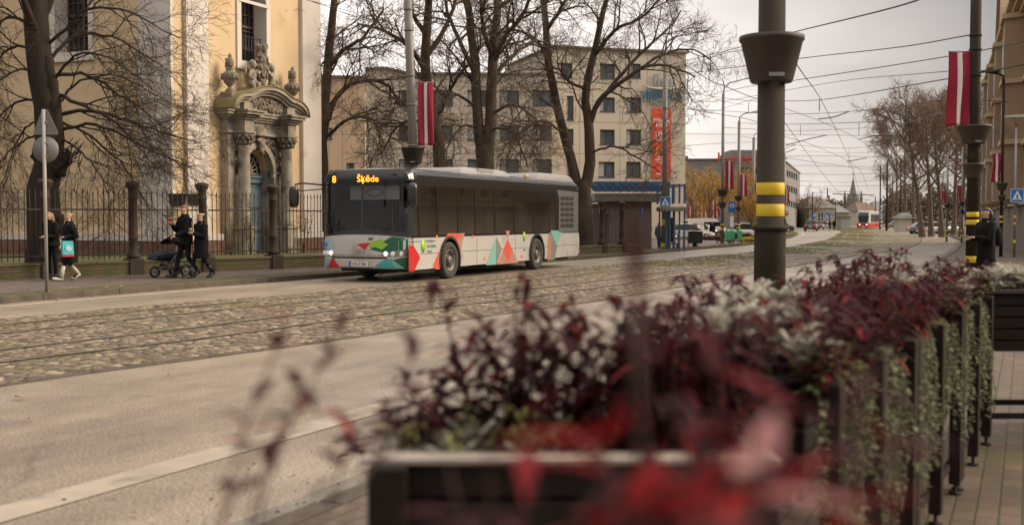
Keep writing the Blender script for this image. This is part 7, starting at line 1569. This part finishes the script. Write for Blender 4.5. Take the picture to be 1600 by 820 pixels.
for px, py, rz, hgt, lab, co, st_ in ((1113, 374, 1.6, 1.7, 'dark figure walking away left of the lamp pole with two pots', BLKC, .15), (1303, 359, 1.5, 1.75, 'black dressed figure left of the tram, the taller of the two', BLKC, .1), (1296.5, 359.5, 1.5, 1.68, 'black dressed figure next to the left striped post', NAVY, .1),
    (1414.5, 358.5, 1.7, 1.78, 'dark dressed figure of the pair under the park trees, the left one', BLKC, .12), (1421.5, 358.5, 1.5, 1.68, 'dark dressed figure of the pair under the park trees, the right one', NAVY, .12), (1408, 358, 1.4, 1.7, 'faint figure left of the walking pair', GCOAT, 0), (1494, 364, 4.4, 1.75, 'black dressed figure waiting at the small bus stop sign', BLKC, 0), (1566, 368, 4.5, 1.7, 'dark figure beside the pole with pots at the ornate house', BLKC, .1), (1497, 362, 1.6, 1.7, 'second figure partly behind the slim flag pole', NAVY, .1), (1556, 365, 1.5, 1.7, 'dark figure seen past the woman with the backpack', NAVY, 0)):
    person(gp(px, py, .0), rz, hgt, lab, FAR, stride=st_, hem=.55, coat=co, detail=False, lod=0)
# driver in the bus
dl = Matrix.LocRotScale(BUS.location, BUS.rotation_euler, BUS.scale) @ Vector((1.25, .62, .22)); person(dl, RZ+math.pi, 1.75, 'bus driver in dark clothes at the steering wheel behind the windscreen', hands={1: (.40, .18, 1.12), -1: (.40, -.18, 1.12)}, hem=.86, seated=True, detail=False, coat=NAVY, lod=0)
# ------------------------------------------------------------------ vehicles
CRUB = BKM; CGL = mat('car_glass', (.02, .022, .025), .05, var=0)
def car(x, y, rz, L, Wd, hc, col, lab, kind='estate', lamps=True, back_view=True):
    o = empty('parked_car', (x, y, gz(y)), rz, lab, 'car', 'cars down the street'); w2 = Wd/2
    prof = {'suv': [(0, .42), (.02, .75), (.10, .98), (.28, 1.05), (.36, hc-.10), (.40, hc-.02), (.55, hc), (.80, hc-.03), (.90, hc-.2), (1.0, 1.0)], 'x': 0}
    rings = []
    if kind == 'suv': P = [(0, .45, .85, 0), (.02, .35, 1.0, 0), (.06, .30, 1.04, .0), (.30, .28, 1.08, 0), (.70, .28, 1.02, 0), (.92, .30, .95, 0), (.985, .34, .85, 0), (1.0, .42, .7, 0)]; G = [(.035, 1.0), (.10, hc-.04), (.30, hc), (.52, hc-.05), (.70, 1.0)]
    elif kind == 'van': P = [(0, .4, 1.0, 0), (.01, .32, 1.1, 0), (.5, .28, 1.12, 0), (.80, .28, 1.08, 0), (.97, .3, .95, 0), (1, .4, .8, 0)]; G = [(.015, 1.05), (.05, hc-.05), (.5, hc), (.70, hc-.06), (.84, 1.05)]
    else: P = [(0, .45, .78, 0), (.02, .35, .90, 0), (.12, .28, .95, 0), (.35, .27, .92, 0), (.70, .27, .90, 0), (.92, .28, .78, 0), (.985, .32, .68, 0), (1.0, .42, .6, 0)]; G = [(.10, .90), (.24, hc-.05), (.42, hc), (.55, hc-.05), (.74, .88)]
    b = MB()
    for f, z0, z1, _ in P: k = w2*(1 if .03 < f < .95 else .90); x = -L/2+f*L; rings.append([(x, -k, z0+.08), (x, -k, z1-.18), (x, -k*.93, z1), (x, k*.93, z1), (x, k, z1-.18), (x, k, z0+.08), (x, k*.8, z0), (x, -k*.8, z0)])
    b.loft(rings, smooth=False); body = b.build('body', col, o)
    b = MB(); rg = []
    for f, z in G: x = -L/2+f*L; k = w2*(.90 if z < 1.1 else .74); rg.append((x, k, z))
    low = [(x, .90*w2, min(G[0][1], G[-1][1])-.02) for x, _, _ in rg]
    b.loft([[(x, -.92*w2, G[0][1]-.04), (x, -k, z), (x, k, z), (x, .92*w2, G[0][1]-.04)] for x, k, z in rg], smooth=False); b.build('windows' if kind != 'van' else 'upper_body', CGL if kind != 'van' else col, o)
    if kind == 'van': b = MB(); [b.box(-L*.1, L*.28, sy*w2*.86-.04, sy*w2*.86+.04, 1.15, hc-.35) for sy in (-1, 1)]; b.box(-L/2-.0, -L/2+.12, -w2*.7, w2*.7, 1.2, hc-.25); b.build('windows', CGL, o)
    b = MB(); b.loft([[(x, -k*1.01, z+.0), (x, k*1.01, z+.0), (x, k*.9, z+.035), (x, -k*.9, z+.035)] for x, k, z in rg[1:-1]], smooth=False); b.build('roof', col, o)
    for fx in (.17, .81):
        for sy in (-1, 1): b = MB(); b.lathe([(.20, -.1), (.32, -.1), (.33, 0), (.32, .1), (.20, .1)], (0, 0, 0), 18); wo = b.build('wheel', BKM, o, (-L/2+fx*L, sy*(w2-.08), .33), (math.pi/2, 0, 0)); b = MB(); b.lathe([(.20, -.104), (.20, .104)], (0, 0, 0), 12); b.build('rim', AL, wo)
    for sy in (-1, 1): b = MB(); b.bbox(-L/2-.015, -L/2+.06, sy*w2*.78-.12, sy*w2*.78+.12, .74, .92, .02); b.build('taillight', mat('red_lamp', (.40, .02, .015), .3, emit=((1, .05, .02), .25)), o); b = MB(); b.bbox(L/2-.10, L/2-.0, sy*w2*.7-.15, sy*w2*.7+.15, .58, .70, .02); b.build('headlight', LAMPM, o)
    b = MB(); b.box(-L/2-.03, -L/2-.005, -.26, .26, .62, .73); b.build('number_plate', WHP, o); return o
BRN = mat('brown_car_paint', (.10, .07, .05), .3, metal=.4, coat=.5); BKC = mat('black_car_paint', (.015, .016, .018), .2, coat=.6); WHC = mat('white_car_paint', (.55, .55, .54), .3, coat=.5); GRC = mat('grey_car_paint', (.22, .22, .22), .3, metal=.4, coat=.5)
p = U(1267, 361); car(p.x, p.y, R(72), 4.5, 1.85, 1.66, BRN, 'brown sport utility car driving away seen from behind', 'suv')
p = U(1283, 358.6); car(p.x, p.y, R(60), 4.3, 1.75, 1.45, GRC, 'pale grey car next to the brown car', 'sedan'); p = U(1398, 357); car(p.x, p.y, R(170), 4.3, 1.75, 1.45, GRC, 'grey car parked beyond the striped post right of the tram', 'sedan')
Yc = 108; car(AT(1096, Yc)[0], Yc, R(35), 4.6, 1.8, 1.45, BKC, 'black saloon car in the car park beside the shelter', 'sedan'); car(AT(1102, 116)[0], 116, R(15), 4.9, 1.95, 1.95, WHC, 'white van behind the black saloon in the car park', 'van'); car(AT(1076, 100)[0], 100, R(5), 4.4, 1.8, 1.5, WHC, 'silver white car half hidden by the bus shelter', 'sedan')
car(AT(1164, 108)[0], 108, R(10), 4.3, 1.8, 1.5, WHC, 'white car behind the bus stop pole with the low yellow tree', 'sedan'); car(AT(1183, 118)[0]-.5, 118, R(170), 4.3, 1.8, 1.5, GRC, 'grey car just left of the thick dark pole', 'sedan'); car(AT(1236, 140)[0], 150, R(10), 5.5, 2.0, 2.2, BKC, 'dark van under the grey office block', 'van')
for k, px in enumerate((1446, 1462, 1485)): car(AT(px, 140)[0], 140, R(0+k*20), 4.3, 1.8, 1.5, (GRC, WHC, GRC)[k], ('grey car behind the leaning park tree', 'white car between two park trees', 'grey car behind the slim flag pole')[k], 'sedan')
# tram
Yt_ = 199.0; p = AT(1345, Yt_); TR = empty('tram', (p.x+.4, Yt_, gz(Yt_)), R(66), 'white and red articulated tram coming down the street towards the crossing', 'tram'); TW = mat('tram_white', (.50, .50, .48), .35, coat=.4); TRD = mat('tram_red', (.50, .02, .02), .35, coat=.4)
b = MB(); b.loft([[(x, -w_, z0), (x, w_, z0), (x, w_, 1.05), (x, -w_, 1.05)] for x, w_, z0 in ((-.05, .85, .35), (.35, 1.15, .25), (16, 1.15, .25))], smooth=False); b.build('red_skirt', TRD, TR)
b = MB(); b.loft([[(x, -w_, 1.051), (x, w_, 1.051), (x, w_, z1-.25), (x, w_*.85, z1), (x, -w_*.85, z1), (x, -w_, z1-.25)] for x, w_, z1 in ((-.06, .85, 1.25), (.12, 1.0, 2.4), (.55, 1.15, 3.15), (1.2, 1.15, 3.25), (16, 1.15, 3.25))], smooth=False); b.build('body', TW, TR)
b = MB(); b.loft([[(x, -w_, z), (x, w_, z)] for x, w_, z in ((-.10, .72, 1.2), (.06, .9, 2.3), (.40, .85, 2.9))], cap=False, smooth=False); b.add([(-.12, -.75, 1.15), (-.12, .75, 1.15), (.04, .92, 2.35), (.36, .8, 2.95), (.36, -.8, 2.95), (.04, -.92, 2.35)], [(0,1,2,5), (5,2,3,4)]); b.build('windscreen', CGL, TR)
b = MB(); [b.box(1.4+k*1.9, 2.9+k*1.9, -1.17, -1.155, 1.25, 2.6) for k in range(7)]; [b.box(1.4+k*1.9, 2.9+k*1.9, 1.155, 1.17, 1.25, 2.6) for k in range(7)]; b.build('side_windows', CGL, TR)
b = MB(); b.tube([(5, 0, 3.25), (4.0, 0, 4.2), (5.2, 0, 5.3)], .04, 5); b.tube([(5.2, -.6, 5.3), (5.2, .6, 5.3)], .04, 5); b.build('pantograph', BKM, TR)
for y in (-.6, .6): b = MB(); b.lathe([(.12, 0), (.12, .03)], (0, 0, 0), 10); b.build('headlight', LAMPT, TR, (-.06, y, .80), (0, -math.pi/2, 0))
b = MB(); b.box(-.13, -.10, -.3, .3, .4, .55); b.build('number_plate', WHP, TR)
# green hire scooters by the pole
SCG = mat('scooter_green', (.06, .42, .20), .4, var=.05)
def scooter(x, y, rz, lab):
    o = empty('electric_scooter', (x, y, gz(y)+.12), rz, lab, 'scooter', 'green hire scooters by the lamp pole'); wheel(o, (.45, 0, .11), .11, 1); wheel(o, (-.45, 0, .11), .11, 1); b = MB(); b.bbox(-.40, .32, -.08, .08, .12, .19, .02); b.build('deck', BKM, o); b = MB(); b.tube([(.45, 0, .14), (.34, 0, .7), (.28, 0, 1.12)], .07, 10); b.bbox(.18, .50, -.12, .12, .2, .95, .04); b.build('stem', SCG, o); b = MB(); b.tube([(.28, -.22, 1.10), (.27, 0, 1.14), (.28, .22, 1.10)], .018, 6); b.build('handlebar', BKM, o); return o
pz = gp(1136, 380); scooter(pz.x-.3, pz.y, .1, 'green scooter standing nearest the lamp pole'); scooter(pz.x+.15, pz.y+.4, .25, 'green scooter in the middle of the three'); scooter(pz.x+.65, pz.y+.1, .0, 'green scooter furthest from the lamp pole')
b = MB(); 
o = empty('litter_bin', V3(gp(1086, 386), 0), 0, 'small dark grey bin beside the guard rail at the shelter', 'bin'); o.location.z = gz(o.location.y)+.11; b = MB(); b.bbox(-.45, .45, -.25, .25, .25, .95, .04); b.box(-.1, .1, -.1, .1, 0, .25); b.build('bin_body', BKM, o); b = MB(); b.bbox(-.48, .48, -.28, .28, .95, 1.02, .02); b.build('lid', POLE, o)
# low hedge and flower bed by the car park
HG = leafmat('red_hedge_leaf', (.09, .04, .035), (.16, .07, .05)); HY = leafmat('yellow_bed_flower', (.50, .32, .02), (.60, .45, .06))
def hedge(px0, px1, Y, hpx, m, lab, n):
    x0, x1 = AT(px0, Y)[0], AT(px1, Y)[0]; h = hpx/F*Y; cs = [(random.uniform(x0, x1), Y+random.uniform(-.5, .5), gz(Y)+.1+h*random.random()**.6*(1+.1*math.sin(px0+random.random()*9))) for _ in range(n)]
    return tag(leafy('low_hedge', cs, m, .12), lab, 'hedge')
hedge(1100, 1128, 96, 6, HG, 'low reddish hedge behind the walking dark figure', 2500); hedge(1132, 1172, 99, 9, HG, 'low reddish hedge between the lamp poles', 4000); hedge(1161, 1180, 90, 6, HY, 'bed of yellow flowers at the kerb left of the thick dark pole', 2200)
# more red flags in the car park
for k, px in enumerate(range(1074, 1122, 6)): flag(AT(px, 150)[0], 150, ZZ(342 - (k % 3)*3, 150), ZZ(320 - (k*5 % 4)*3, 150), .7, 1, ORD[k] + ' from the left of the tiny red flags behind the parked cars', grp='tiny red flags behind the parked cars')
# ------------------------------------------------------------------ near planters
PLK = mat('dark_painted_planter', (.016, .011, .009), .75, spec=.2, var=.25, scale=6, bump=.15); PTR = mat('worn_lit_planter_rim', (.42, .37, .31), .38, metal=.2, var=.2); SOIL = mat('potting_soil', (.03, .022, .016), .95, var=.4, scale=20, bump=1)  # PTR holds wear plus a painted bright reflection; row rims stay dark
PZ = .12
def planter(x, y, rz, L, Wd, lab, h0=.60, h1=1.0, slats=True):
    o = empty('planter', (x, y, PZ), rz, lab, 'planter', 'dark slatted planters on legs'); b = MB()
    for y0 in (0, Wd-.025):
        for k in range(5): z = h0 + k*(h1-h0)/5; b.bbox(.05, L-.05, y0, y0+.025, z+.006, z+(h1-h0)/5-.006, .004)
    for x0 in (0.0, L-.025):
        for k in range(5): z = h0 + k*(h1-h0)/5; b.bbox(x0, x0+.025, .03, Wd-.03, z+.006, z+(h1-h0)/5-.006, .004)
    b.build('slat_panel', PLK, o); b = MB(); b.box(.04, L-.04, .04, Wd-.04, h0+.02, h1-.06); b.build('soil', SOIL, o)
    b = MB(); b.bbox(-.02, L+.02, -.02, .04, h1, h1+.018, .004); b.bbox(-.02, L+.02, Wd-.04, Wd+.02, h1, h1+.018, .004); b.bbox(-.02, .04, .041, Wd-.041, h1, h1+.018, .004); b.bbox(L-.04, L+.02, .041, Wd-.041, h1, h1+.018, .004); b.build('rim', PLK if (rz or x > 1) else PTR, o)
    nl_ = max(2, int(round(L/.75))+1)
    for i in range(nl_):
        xx = .035 + (L-.07)*i/(nl_-1)
        for yy in (-.095 if L > 1.4 and rz else -.03, Wd+.03): 
            b = MB(); b.bbox(xx-.04, xx+.04, yy-.03, yy+.03, .06, h1+.005, .006); lg = b.build('leg', PLK, o); b = MB(); b.lathe([(.035, 0), (.035, .012), (.010, .016), (.010, .06)], (xx, yy, 0), 12); b.build('foot', PLK, lg)
    b = MB(); b.box(.0, L, -.075 if rz else -.02, -.05 if rz else .0, .14, .18); b.box(0, L, Wd, Wd+.02, .14, .18); b.build('stretcher', PLK, o); return o
dRow = Vector((3.17-1.85, 7.65-5.25)).normalized(); aRow = math.atan2(dRow.y, dRow.x); nRow = Vector((-dRow.y, dRow.x))
e0 = Vector((3.17, 7.65)) - dRow*.06
wR = .62
for k, (s0, L) in enumerate(((-1.52, 1.5), (-3.06, 1.5), (-4.60, 1.5))):
    q = e0 + dRow*s0; planter(q.x, q.y, aRow, L, wR, ('dark slatted planter of the slanting row, farthest of the row', 'dark slatted planter of the slanting row, middle of the row', 'dark slatted planter of the slanting row, next to the cross planter with the bright rim')[k])
planter(-.30, 2.40, 0, .86, .50, 'dark planter set across the end of the row with a worn, brightly lit rim'); planter(3.16, 7.72, 0, 1.5, .55, 'dark slatted planter set across the far end of the row'); planter(-.45, .70, .0, 1.9, .50, 'dark planter nearest the camera that the blurred red stems grow from')
# plants
PUR = leafmat('purple_leaf', (.026, .005, .009), (.075, .009, .014), (.30, .020, .022), rough=.6, tr=.40, spec=.22); PURR = leafmat('red_leaf', (.12, .008, .010), (.30, .012, .012), (.42, .02, .02), rough=.65, tr=.45, spec=.15); PINK = leafmat('pinkish_leaf', (.30, .10, .10), (.52, .26, .25), tr=.4)
STM = mat('purple_stem', (.045, .018, .016), .6, var=.2); SIL = leafmat('silver_leaf', (.36, .35, .29), (.55, .53, .45), rough=.85, tr=.25); TRL = leafmat('trailing_leaf', (.12, .15, .07), (.26, .29, .16), (.34, .34, .24), rough=.7, tr=.35); YGR = leafmat('yellow_green_leaf', (.16, .17, .04), (.30, .30, .10), rough=.6)
def leaf_strip(p, d, up, L, w_, V, Fc, fold=.25, curl=.25, n=4):
    d = d/np.linalg.norm(d); s = np.cross(d, up); s /= max(np.linalg.norm(s), 1e-6); u = np.cross(s, d); base = len(V)
    for i in range(n+1):
        t = i/n; wv = w_*.5*math.sin(math.pi*min(1, .08+.92*t)**.75)*(1 if i < n else .05); c = p + d*L*t - u*curl*L*t*t
        V += [c - s*wv + u*wv*fold, c - u*.0, c + s*wv + u*wv*fold]
    for i in range(n): a = base+3*i; Fc += [(a, a+3, a+4, a+1), (a+1, a+4, a+5, a+2)]
def purple_mesh(seed, h, stems=8, m=PUR, Lr=(.06, .115), wr=.016, spread=.22):
    rng = np.random.default_rng(seed); V = []; Fc = []; G = {5: []}
    for k in range(stems):
        a = rng.uniform(0, 6.28); r0 = rng.uniform(0, .06); P = [np.array([r0*math.cos(a), r0*math.sin(a), 0.])]; d = np.array([math.cos(a)*spread*2*rng.uniform(.2, 1), math.sin(a)*spread*2*rng.uniform(.2, 1), 1.]); hh = h*rng.uniform(.6, 1.08)
        for i in range(6): d = d/np.linalg.norm(d) + rng.normal(size=3)*.10; P.append(P[-1]+d/np.linalg.norm(d)*hh/6)
        P = np.array(P); G[5].append((P, np.linspace(.0042, .0018, 7)))
        for i in range(1, 7):
            for q in range(4 if i < 6 else 7):
                b = rng.uniform(0, 6.28); el = rng.uniform(-.1, .8); dd = np.array([math.cos(b)*math.cos(el), math.sin(b)*math.cos(el), math.sin(el)]); pp = P[i] - (P[i]-P[i-1])*rng.uniform(0, .8); L = rng.uniform(*Lr)*(1.1-.06*i)
                leaf_strip(pp, dd, np.array([0, 0, 1.]), L, L*rng.uniform(.24, .36), V, Fc, curl=rng.uniform(.2, .8))
    V1, F1 = tubes(G); return (np.array(V), np.array(Fc)), (V1, F1)
def silver_mesh(seed, h, n=58):
    rng = np.random.default_rng(seed); V = []; Fc = []
    for k in range(n):
        a = rng.uniform(0, 6.28); el = rng.uniform(.15, 1.3); d = np.array([math.cos(a)*math.cos(el), math.sin(a)*math.cos(el), math.sin(el)]); L = h*rng.uniform(.35, .75); p = np.array([rng.uniform(-.085, .085), rng.uniform(-.085, .085), rng.uniform(0, .06)]); s = np.cross(d, [0, 0, 1.]); s /= max(np.linalg.norm(s), 1e-6)
        leaf_strip(p, d, np.array([0, 0, 1.]), L, .012, V, Fc, curl=.35, n=5)
        for i in range(3, 11):                               # lobed fronds
            t = i/11; c = p + d*L*t - np.cross(s, d)*.35*L*t*t
            for sg in (-1, 1): leaf_strip(c, s*sg + d*.7, np.array([0, 0, 1.]), .050*.8*(1.15-.6*abs(t-.6)), .012, V, Fc, curl=.2, n=2)
    return np.array(V), np.array(Fc)
def trail_mesh(seed, L, n=11, wide=.14):
    rng = np.random.default_rng(seed); V = []; Fc = []; G = {3: []}
    for k in range(n):
        y0 = rng.uniform(-wide, wide); P = [np.array([rng.uniform(-.05, .0), y0, .0]), np.array([.05, y0+rng.normal()*.01, .03]), np.array([.085, y0+rng.normal()*.02, -.03])]; LL = L*rng.uniform(.45, 1.05); m_ = 12
        for i in range(m_): P.append(P[-1] + np.array([rng.normal()*.008+.001, rng.normal()*.010, -LL/m_]))
        P = np.array(P); G[3].append((P, np.full(len(P), .0016)))
        for i in range(1, len(P)):
            for q in range(int(LL/m_/.0085)+1):
                f = rng.uniform(); c = P[i-1]+(P[i]-P[i-1])*f; b = rng.uniform(0, 6.28); dd = np.array([math.cos(b), math.sin(b), rng.uniform(-.6, .5)]); l = rng.uniform(.014, .026)
                leaf_strip(c, dd, np.array([0, 0, 1.]), l, l*.95, V, Fc, n=2, curl=.1)
    V1, F1 = tubes(G); return (np.array(V), np.array(Fc)), (V1, F1)
def mk(name, leafdata, m, stemdata=None, lab='', grp=None, loc=(0, 0, 0), rz=0, sc=1):
    o = empty(name, loc, rz, lab, 'plant', grp); o.scale = (sc,)*3; raw('leaves', leafdata[0], leafdata[1], m, o, smooth=True)
    if stemdata: raw('stem', stemdata[0], stemdata[1], STM, o)
    return o
def inst(protos, k, loc, rz, sc, lab, grp):
    pr = protos[k % len(protos)]
    if not pr.get('used'): pr['used'] = 1; o = pr['o']; o.location = loc; o.rotation_euler = (0, 0, rz); o.scale = sc if hasattr(sc, '__len__') else (sc,)*3; o['label'] = lab; o['group'] = grp; return o
    return dup(pr['o'], loc, rz, lab, grp, sc)
pp_ = [dict(o=mk('purple_plant', *(lambda r: (r[0], PUR, r[1]))(purple_mesh(200+i, .40)))) for i in range(6)]
sp_ = [dict(o=mk('silver_plant', silver_mesh(220+i, .17), SIL)) for i in range(4)]
tp_ = [dict(o=mk('trailing_plant', *(lambda r: (r[0], TRL, r[1]))(trail_mesh(240+i, .72)))) for i in range(4)]
yp_ = [dict(o=mk('yellow_green_plant', *(lambda r: (r[0], YGR, r[1]))(purple_mesh(260+i, .16, 12, YGR, (.022, .038), .02, .5)))) for i in range(2)]
rr = random.Random(5); ZT = 1.06
names3 = {0: 'farthest', 1: 'middle', 2: 'nearest'}
kk = 0; SIDE = ('walkway side', 'middle line', 'road side')
for i in range(15):
    for j in range(3):
        s = -.16 - i*.312 + rr.uniform(-.06, .06); v = .03 + .24*j + rr.uniform(-.04, .04); q = e0 + dRow*s + nRow*v; bx = min(2, i//5); silver = rr.random() < .34
        g = f'in the {names3[bx]} planter of the slanting row'; od = ORD[4-i % 5]; wh = f'{SIDE[j]}, {od} from the camera in the {names3[bx]} slanting planter'
        if silver: inst(sp_, kk, (q.x, q.y, ZT+rr.uniform(.06, .17)), rr.uniform(0, 6.28), rr.uniform(.75, 1.1), 'silver feathery plant, '+wh, 'silver plants '+g)
        if not silver or rr.random() < .6: inst(pp_, kk, (q.x, q.y, ZT-.04), rr.uniform(0, 6.28), (1.05, 1.05, rr.uniform(.62, 1.08)), 'dark purple plant, '+wh, 'purple plants '+g)
        kk += 1
        if j == 0: inst(tp_, kk, V3(e0 + dRow*s, ZT+.03), aRow-math.pi/2, (1, 1, rr.uniform(.55, 1.15)), f'pale trailing plant, {od} from the camera, hanging off the {names3[bx]} slanting planter', 'trailing plants '+g)
        if rr.random() < .2: q2 = q + dRow*.1; inst(yp_, kk, (q2.x, q2.y, ZT), rr.uniform(0, 6), rr.uniform(.9, 1.4), 'yellow green plant, '+wh, 'yellow green plants '+g)
for i in range(9):
    x = -.24 + i*.095; g = 'in the cross planter with the bright rim'
    for j in range(2):
        y = 2.56 + j*.20 + rr.uniform(-.04, .04); wh = f'{("front", "back")[j]} line, {ORD[i]} from the left in the bright rimmed planter'
        if j == 1 or i > 4: inst(pp_, kk, (x+rr.uniform(-.02, .02), y, ZT-.03), rr.uniform(0, 6.28), (1.05, 1.05, rr.uniform(.5, .8) if i < 2 else rr.uniform(.95, 1.3)), 'dark purple plant, '+wh, 'purple plants '+g)
        elif (i % 2) == 0: inst(yp_, kk, (x, y, ZT), rr.uniform(0, 6), rr.uniform(.9, 1.5), 'small yellow green plant, '+wh, 'yellow green plants '+g)
        else: inst(sp_, kk, (x, y, ZT), rr.uniform(0, 6), rr.uniform(.5, .8), 'silver feathery plant, '+wh, 'silver plants '+g)
        kk += 1
for i in range(9):
    x = 3.25 + i*.17; g = 'in the planter across the far end'; wh = f'{ORD[i]} from the left in the planter across the far end'
    (inst(sp_, kk, (x, 7.95+rr.uniform(-.1, .15), ZT+.06), rr.uniform(0, 6.28), rr.uniform(1.2, 1.6), 'silver feathery plant, '+wh, 'silver plants '+g) if i % 4 else inst(pp_, kk, (x, 7.95, ZT), rr.uniform(0, 6.28), (1, 1, .6), 'dark purple plant, '+wh, 'purple plants '+g)); kk += 1
# tall blurred stems close to the camera, each placed tip first
def near_stem(tips, lab, m=PURR, root=None, seed=1, Lr=(.05, .08)):
    rng = np.random.default_rng(seed); V = []; Fc = []; G = {5: []}
    x0, y0, z0 = root
    for (px, py, Y, n, bend_) in tips:
        T = np.array([AT(px, Y)[0], Y, ZZ(py, Y)]); Rt = np.array([x0, y0, z0]); mid = Rt*.5+T*.5 + np.array([bend_, 0, .04]); P = catmull3(np.array([Rt, mid, T]), 8); G[5].append((P, np.linspace(.003, .0014, 8)))
        for k in range(n):
            f = 7*(1-rng.uniform(0, .45)**1.3); j = min(6, int(f)); c = P[j]+(P[j+1]-P[j])*(f-j); a = rng.uniform(0, 6.28); el = rng.uniform(-.3, .9); leaf_strip(c, np.array([math.cos(a)*math.cos(el), math.sin(a)*math.cos(el), math.sin(el)]), np.array([0, 0, 1.]), rng.uniform(*Lr), rng.uniform(.014, .022), V, Fc, curl=rng.uniform(.1, .4))
    V = np.array(V); V1, F1 = tubes(G); o = empty('purple_plant', root, 0, lab, 'plant', 'blurred plants nearest the camera'); r0 = np.array(root)
    if len(V): raw('leaves', V-r0, np.array(Fc), m, o)
    raw('stem', V1-r0, F1, STM, o); return o
near_stem([(532, 512, 1.45, 9, -.03), (470, 585, 1.45, 6, -.02), (565, 640, 1.4, 9, .02), (650, 545, 1.5, 10, .03)], 'tall sparse blurred stems standing alone on the left of the flower bed', PUR, (-.30, 1.17, 1.08), 3, (.05, .075))
near_stem([(458, 480, 1.45, 4, -.02), (425, 640, 1.4, 5, -.02)], 'dark blurred stem tips over the tram track, leftmost of the near plants', PUR, (-.33, 1.12, 1.08), 4, (.035, .055))
near_stem([(425, 815, .80, 3, .0), (480, 780, .85, 2, 0)], 'red blurred leaves at the bottom edge left of the bright planter rim', PURR, (-.20, .80, 1.08), 5, (.04, .06))
near_stem([(1000, 330, .78, 0, .0)], 'single blurred dark stem standing up past the kiosk', PUR, (.10, .80, 1.08), 6)
near_stem([(940, 690, .78, 6, 0), (985, 730, .75, 4, 0), (1080, 735, .8, 5, 0), (1150, 720, .85, 5, 0)], 'bright red blurred leaves right of the worn planter rim', PURR, (.09, .80, 1.08), 7)
near_stem([(1200, 690, .62, 3, .0), (1160, 740, .64, 2, 0)], 'very close pinkish blurred leaves at the bottom of the view', PINK, (.13, .72, 1.08), 8, (.05, .07))
near_stem([(830, 660, .95, 6, 0), (760, 700, 1.0, 5, 0), (700, 730, 1.05, 4, 0)], 'purple blurred leaves in front of the bright planter rim', PUR, (.0, 1.0, 1.08), 9)
near_stem([(1120, 560, .95, 6, 0), (1050, 620, 1.0, 6, 0), (1180, 640, .95, 6, 0), (1100, 710, .9, 7, 0)], 'mass of dark red blurred leaves below the thick pole', PUR, (.20, 1.0, 1.08), 10)
near_stem([(1330, 640, .9, 8, 0), (1390, 690, .85, 6, 0), (1300, 720, .85, 8, 0), (1240, 760, .8, 6, 0), (1420, 620, .95, 3, .0)], 'dark red blurred leaves on the right beside the row of legs', PUR, (.30, .9, 1.08), 11)
near_stem([(1120, 790, .75, 6, 0), (1020, 790, .75, 6, 0), (1300, 790, .7, 5, 0), (900, 800, .8, 5, 0)], 'dark blurred leaves along the bottom edge of the view', PURR, (.22, .76, 1.08), 12)
near_stem([(960, 722, 1.12, 8, 0), (1020, 700, 1.12, 8, 0), (1085, 722, 1.12, 8, 0), (1150, 700, 1.12, 9, 0), (930, 700, 1.12, 6, 0)], 'dark purple blurred leaves hiding the right half of the bright planter rim', PUR, (.22, 1.08, 1.08), 15)
# the tall blade-like leaf at the stem tip
V = []; Fc = []; Yb = .80; T = np.array([AT(993, Yb)[0], Yb, ZZ(450, Yb)])
leaf_strip(T, np.array([.015, 0, 1.]), np.array([0, -1., .1]), .062, .013, V, Fc, curl=.05, n=5); o = empty('purple_plant', tuple(T), 0, 'upright blurred red leaf on a stem in front of the kiosk', 'plant', 'blurred plants nearest the camera'); raw('leaves', np.array(V)-T, np.array(Fc), PUR, o)
b = MB(); b.tube([(0, 0, 0), (.004, 0, -.1), (.01, 0, 1.08-T[2])], .0028, 6); b.build('stem', STM, o)
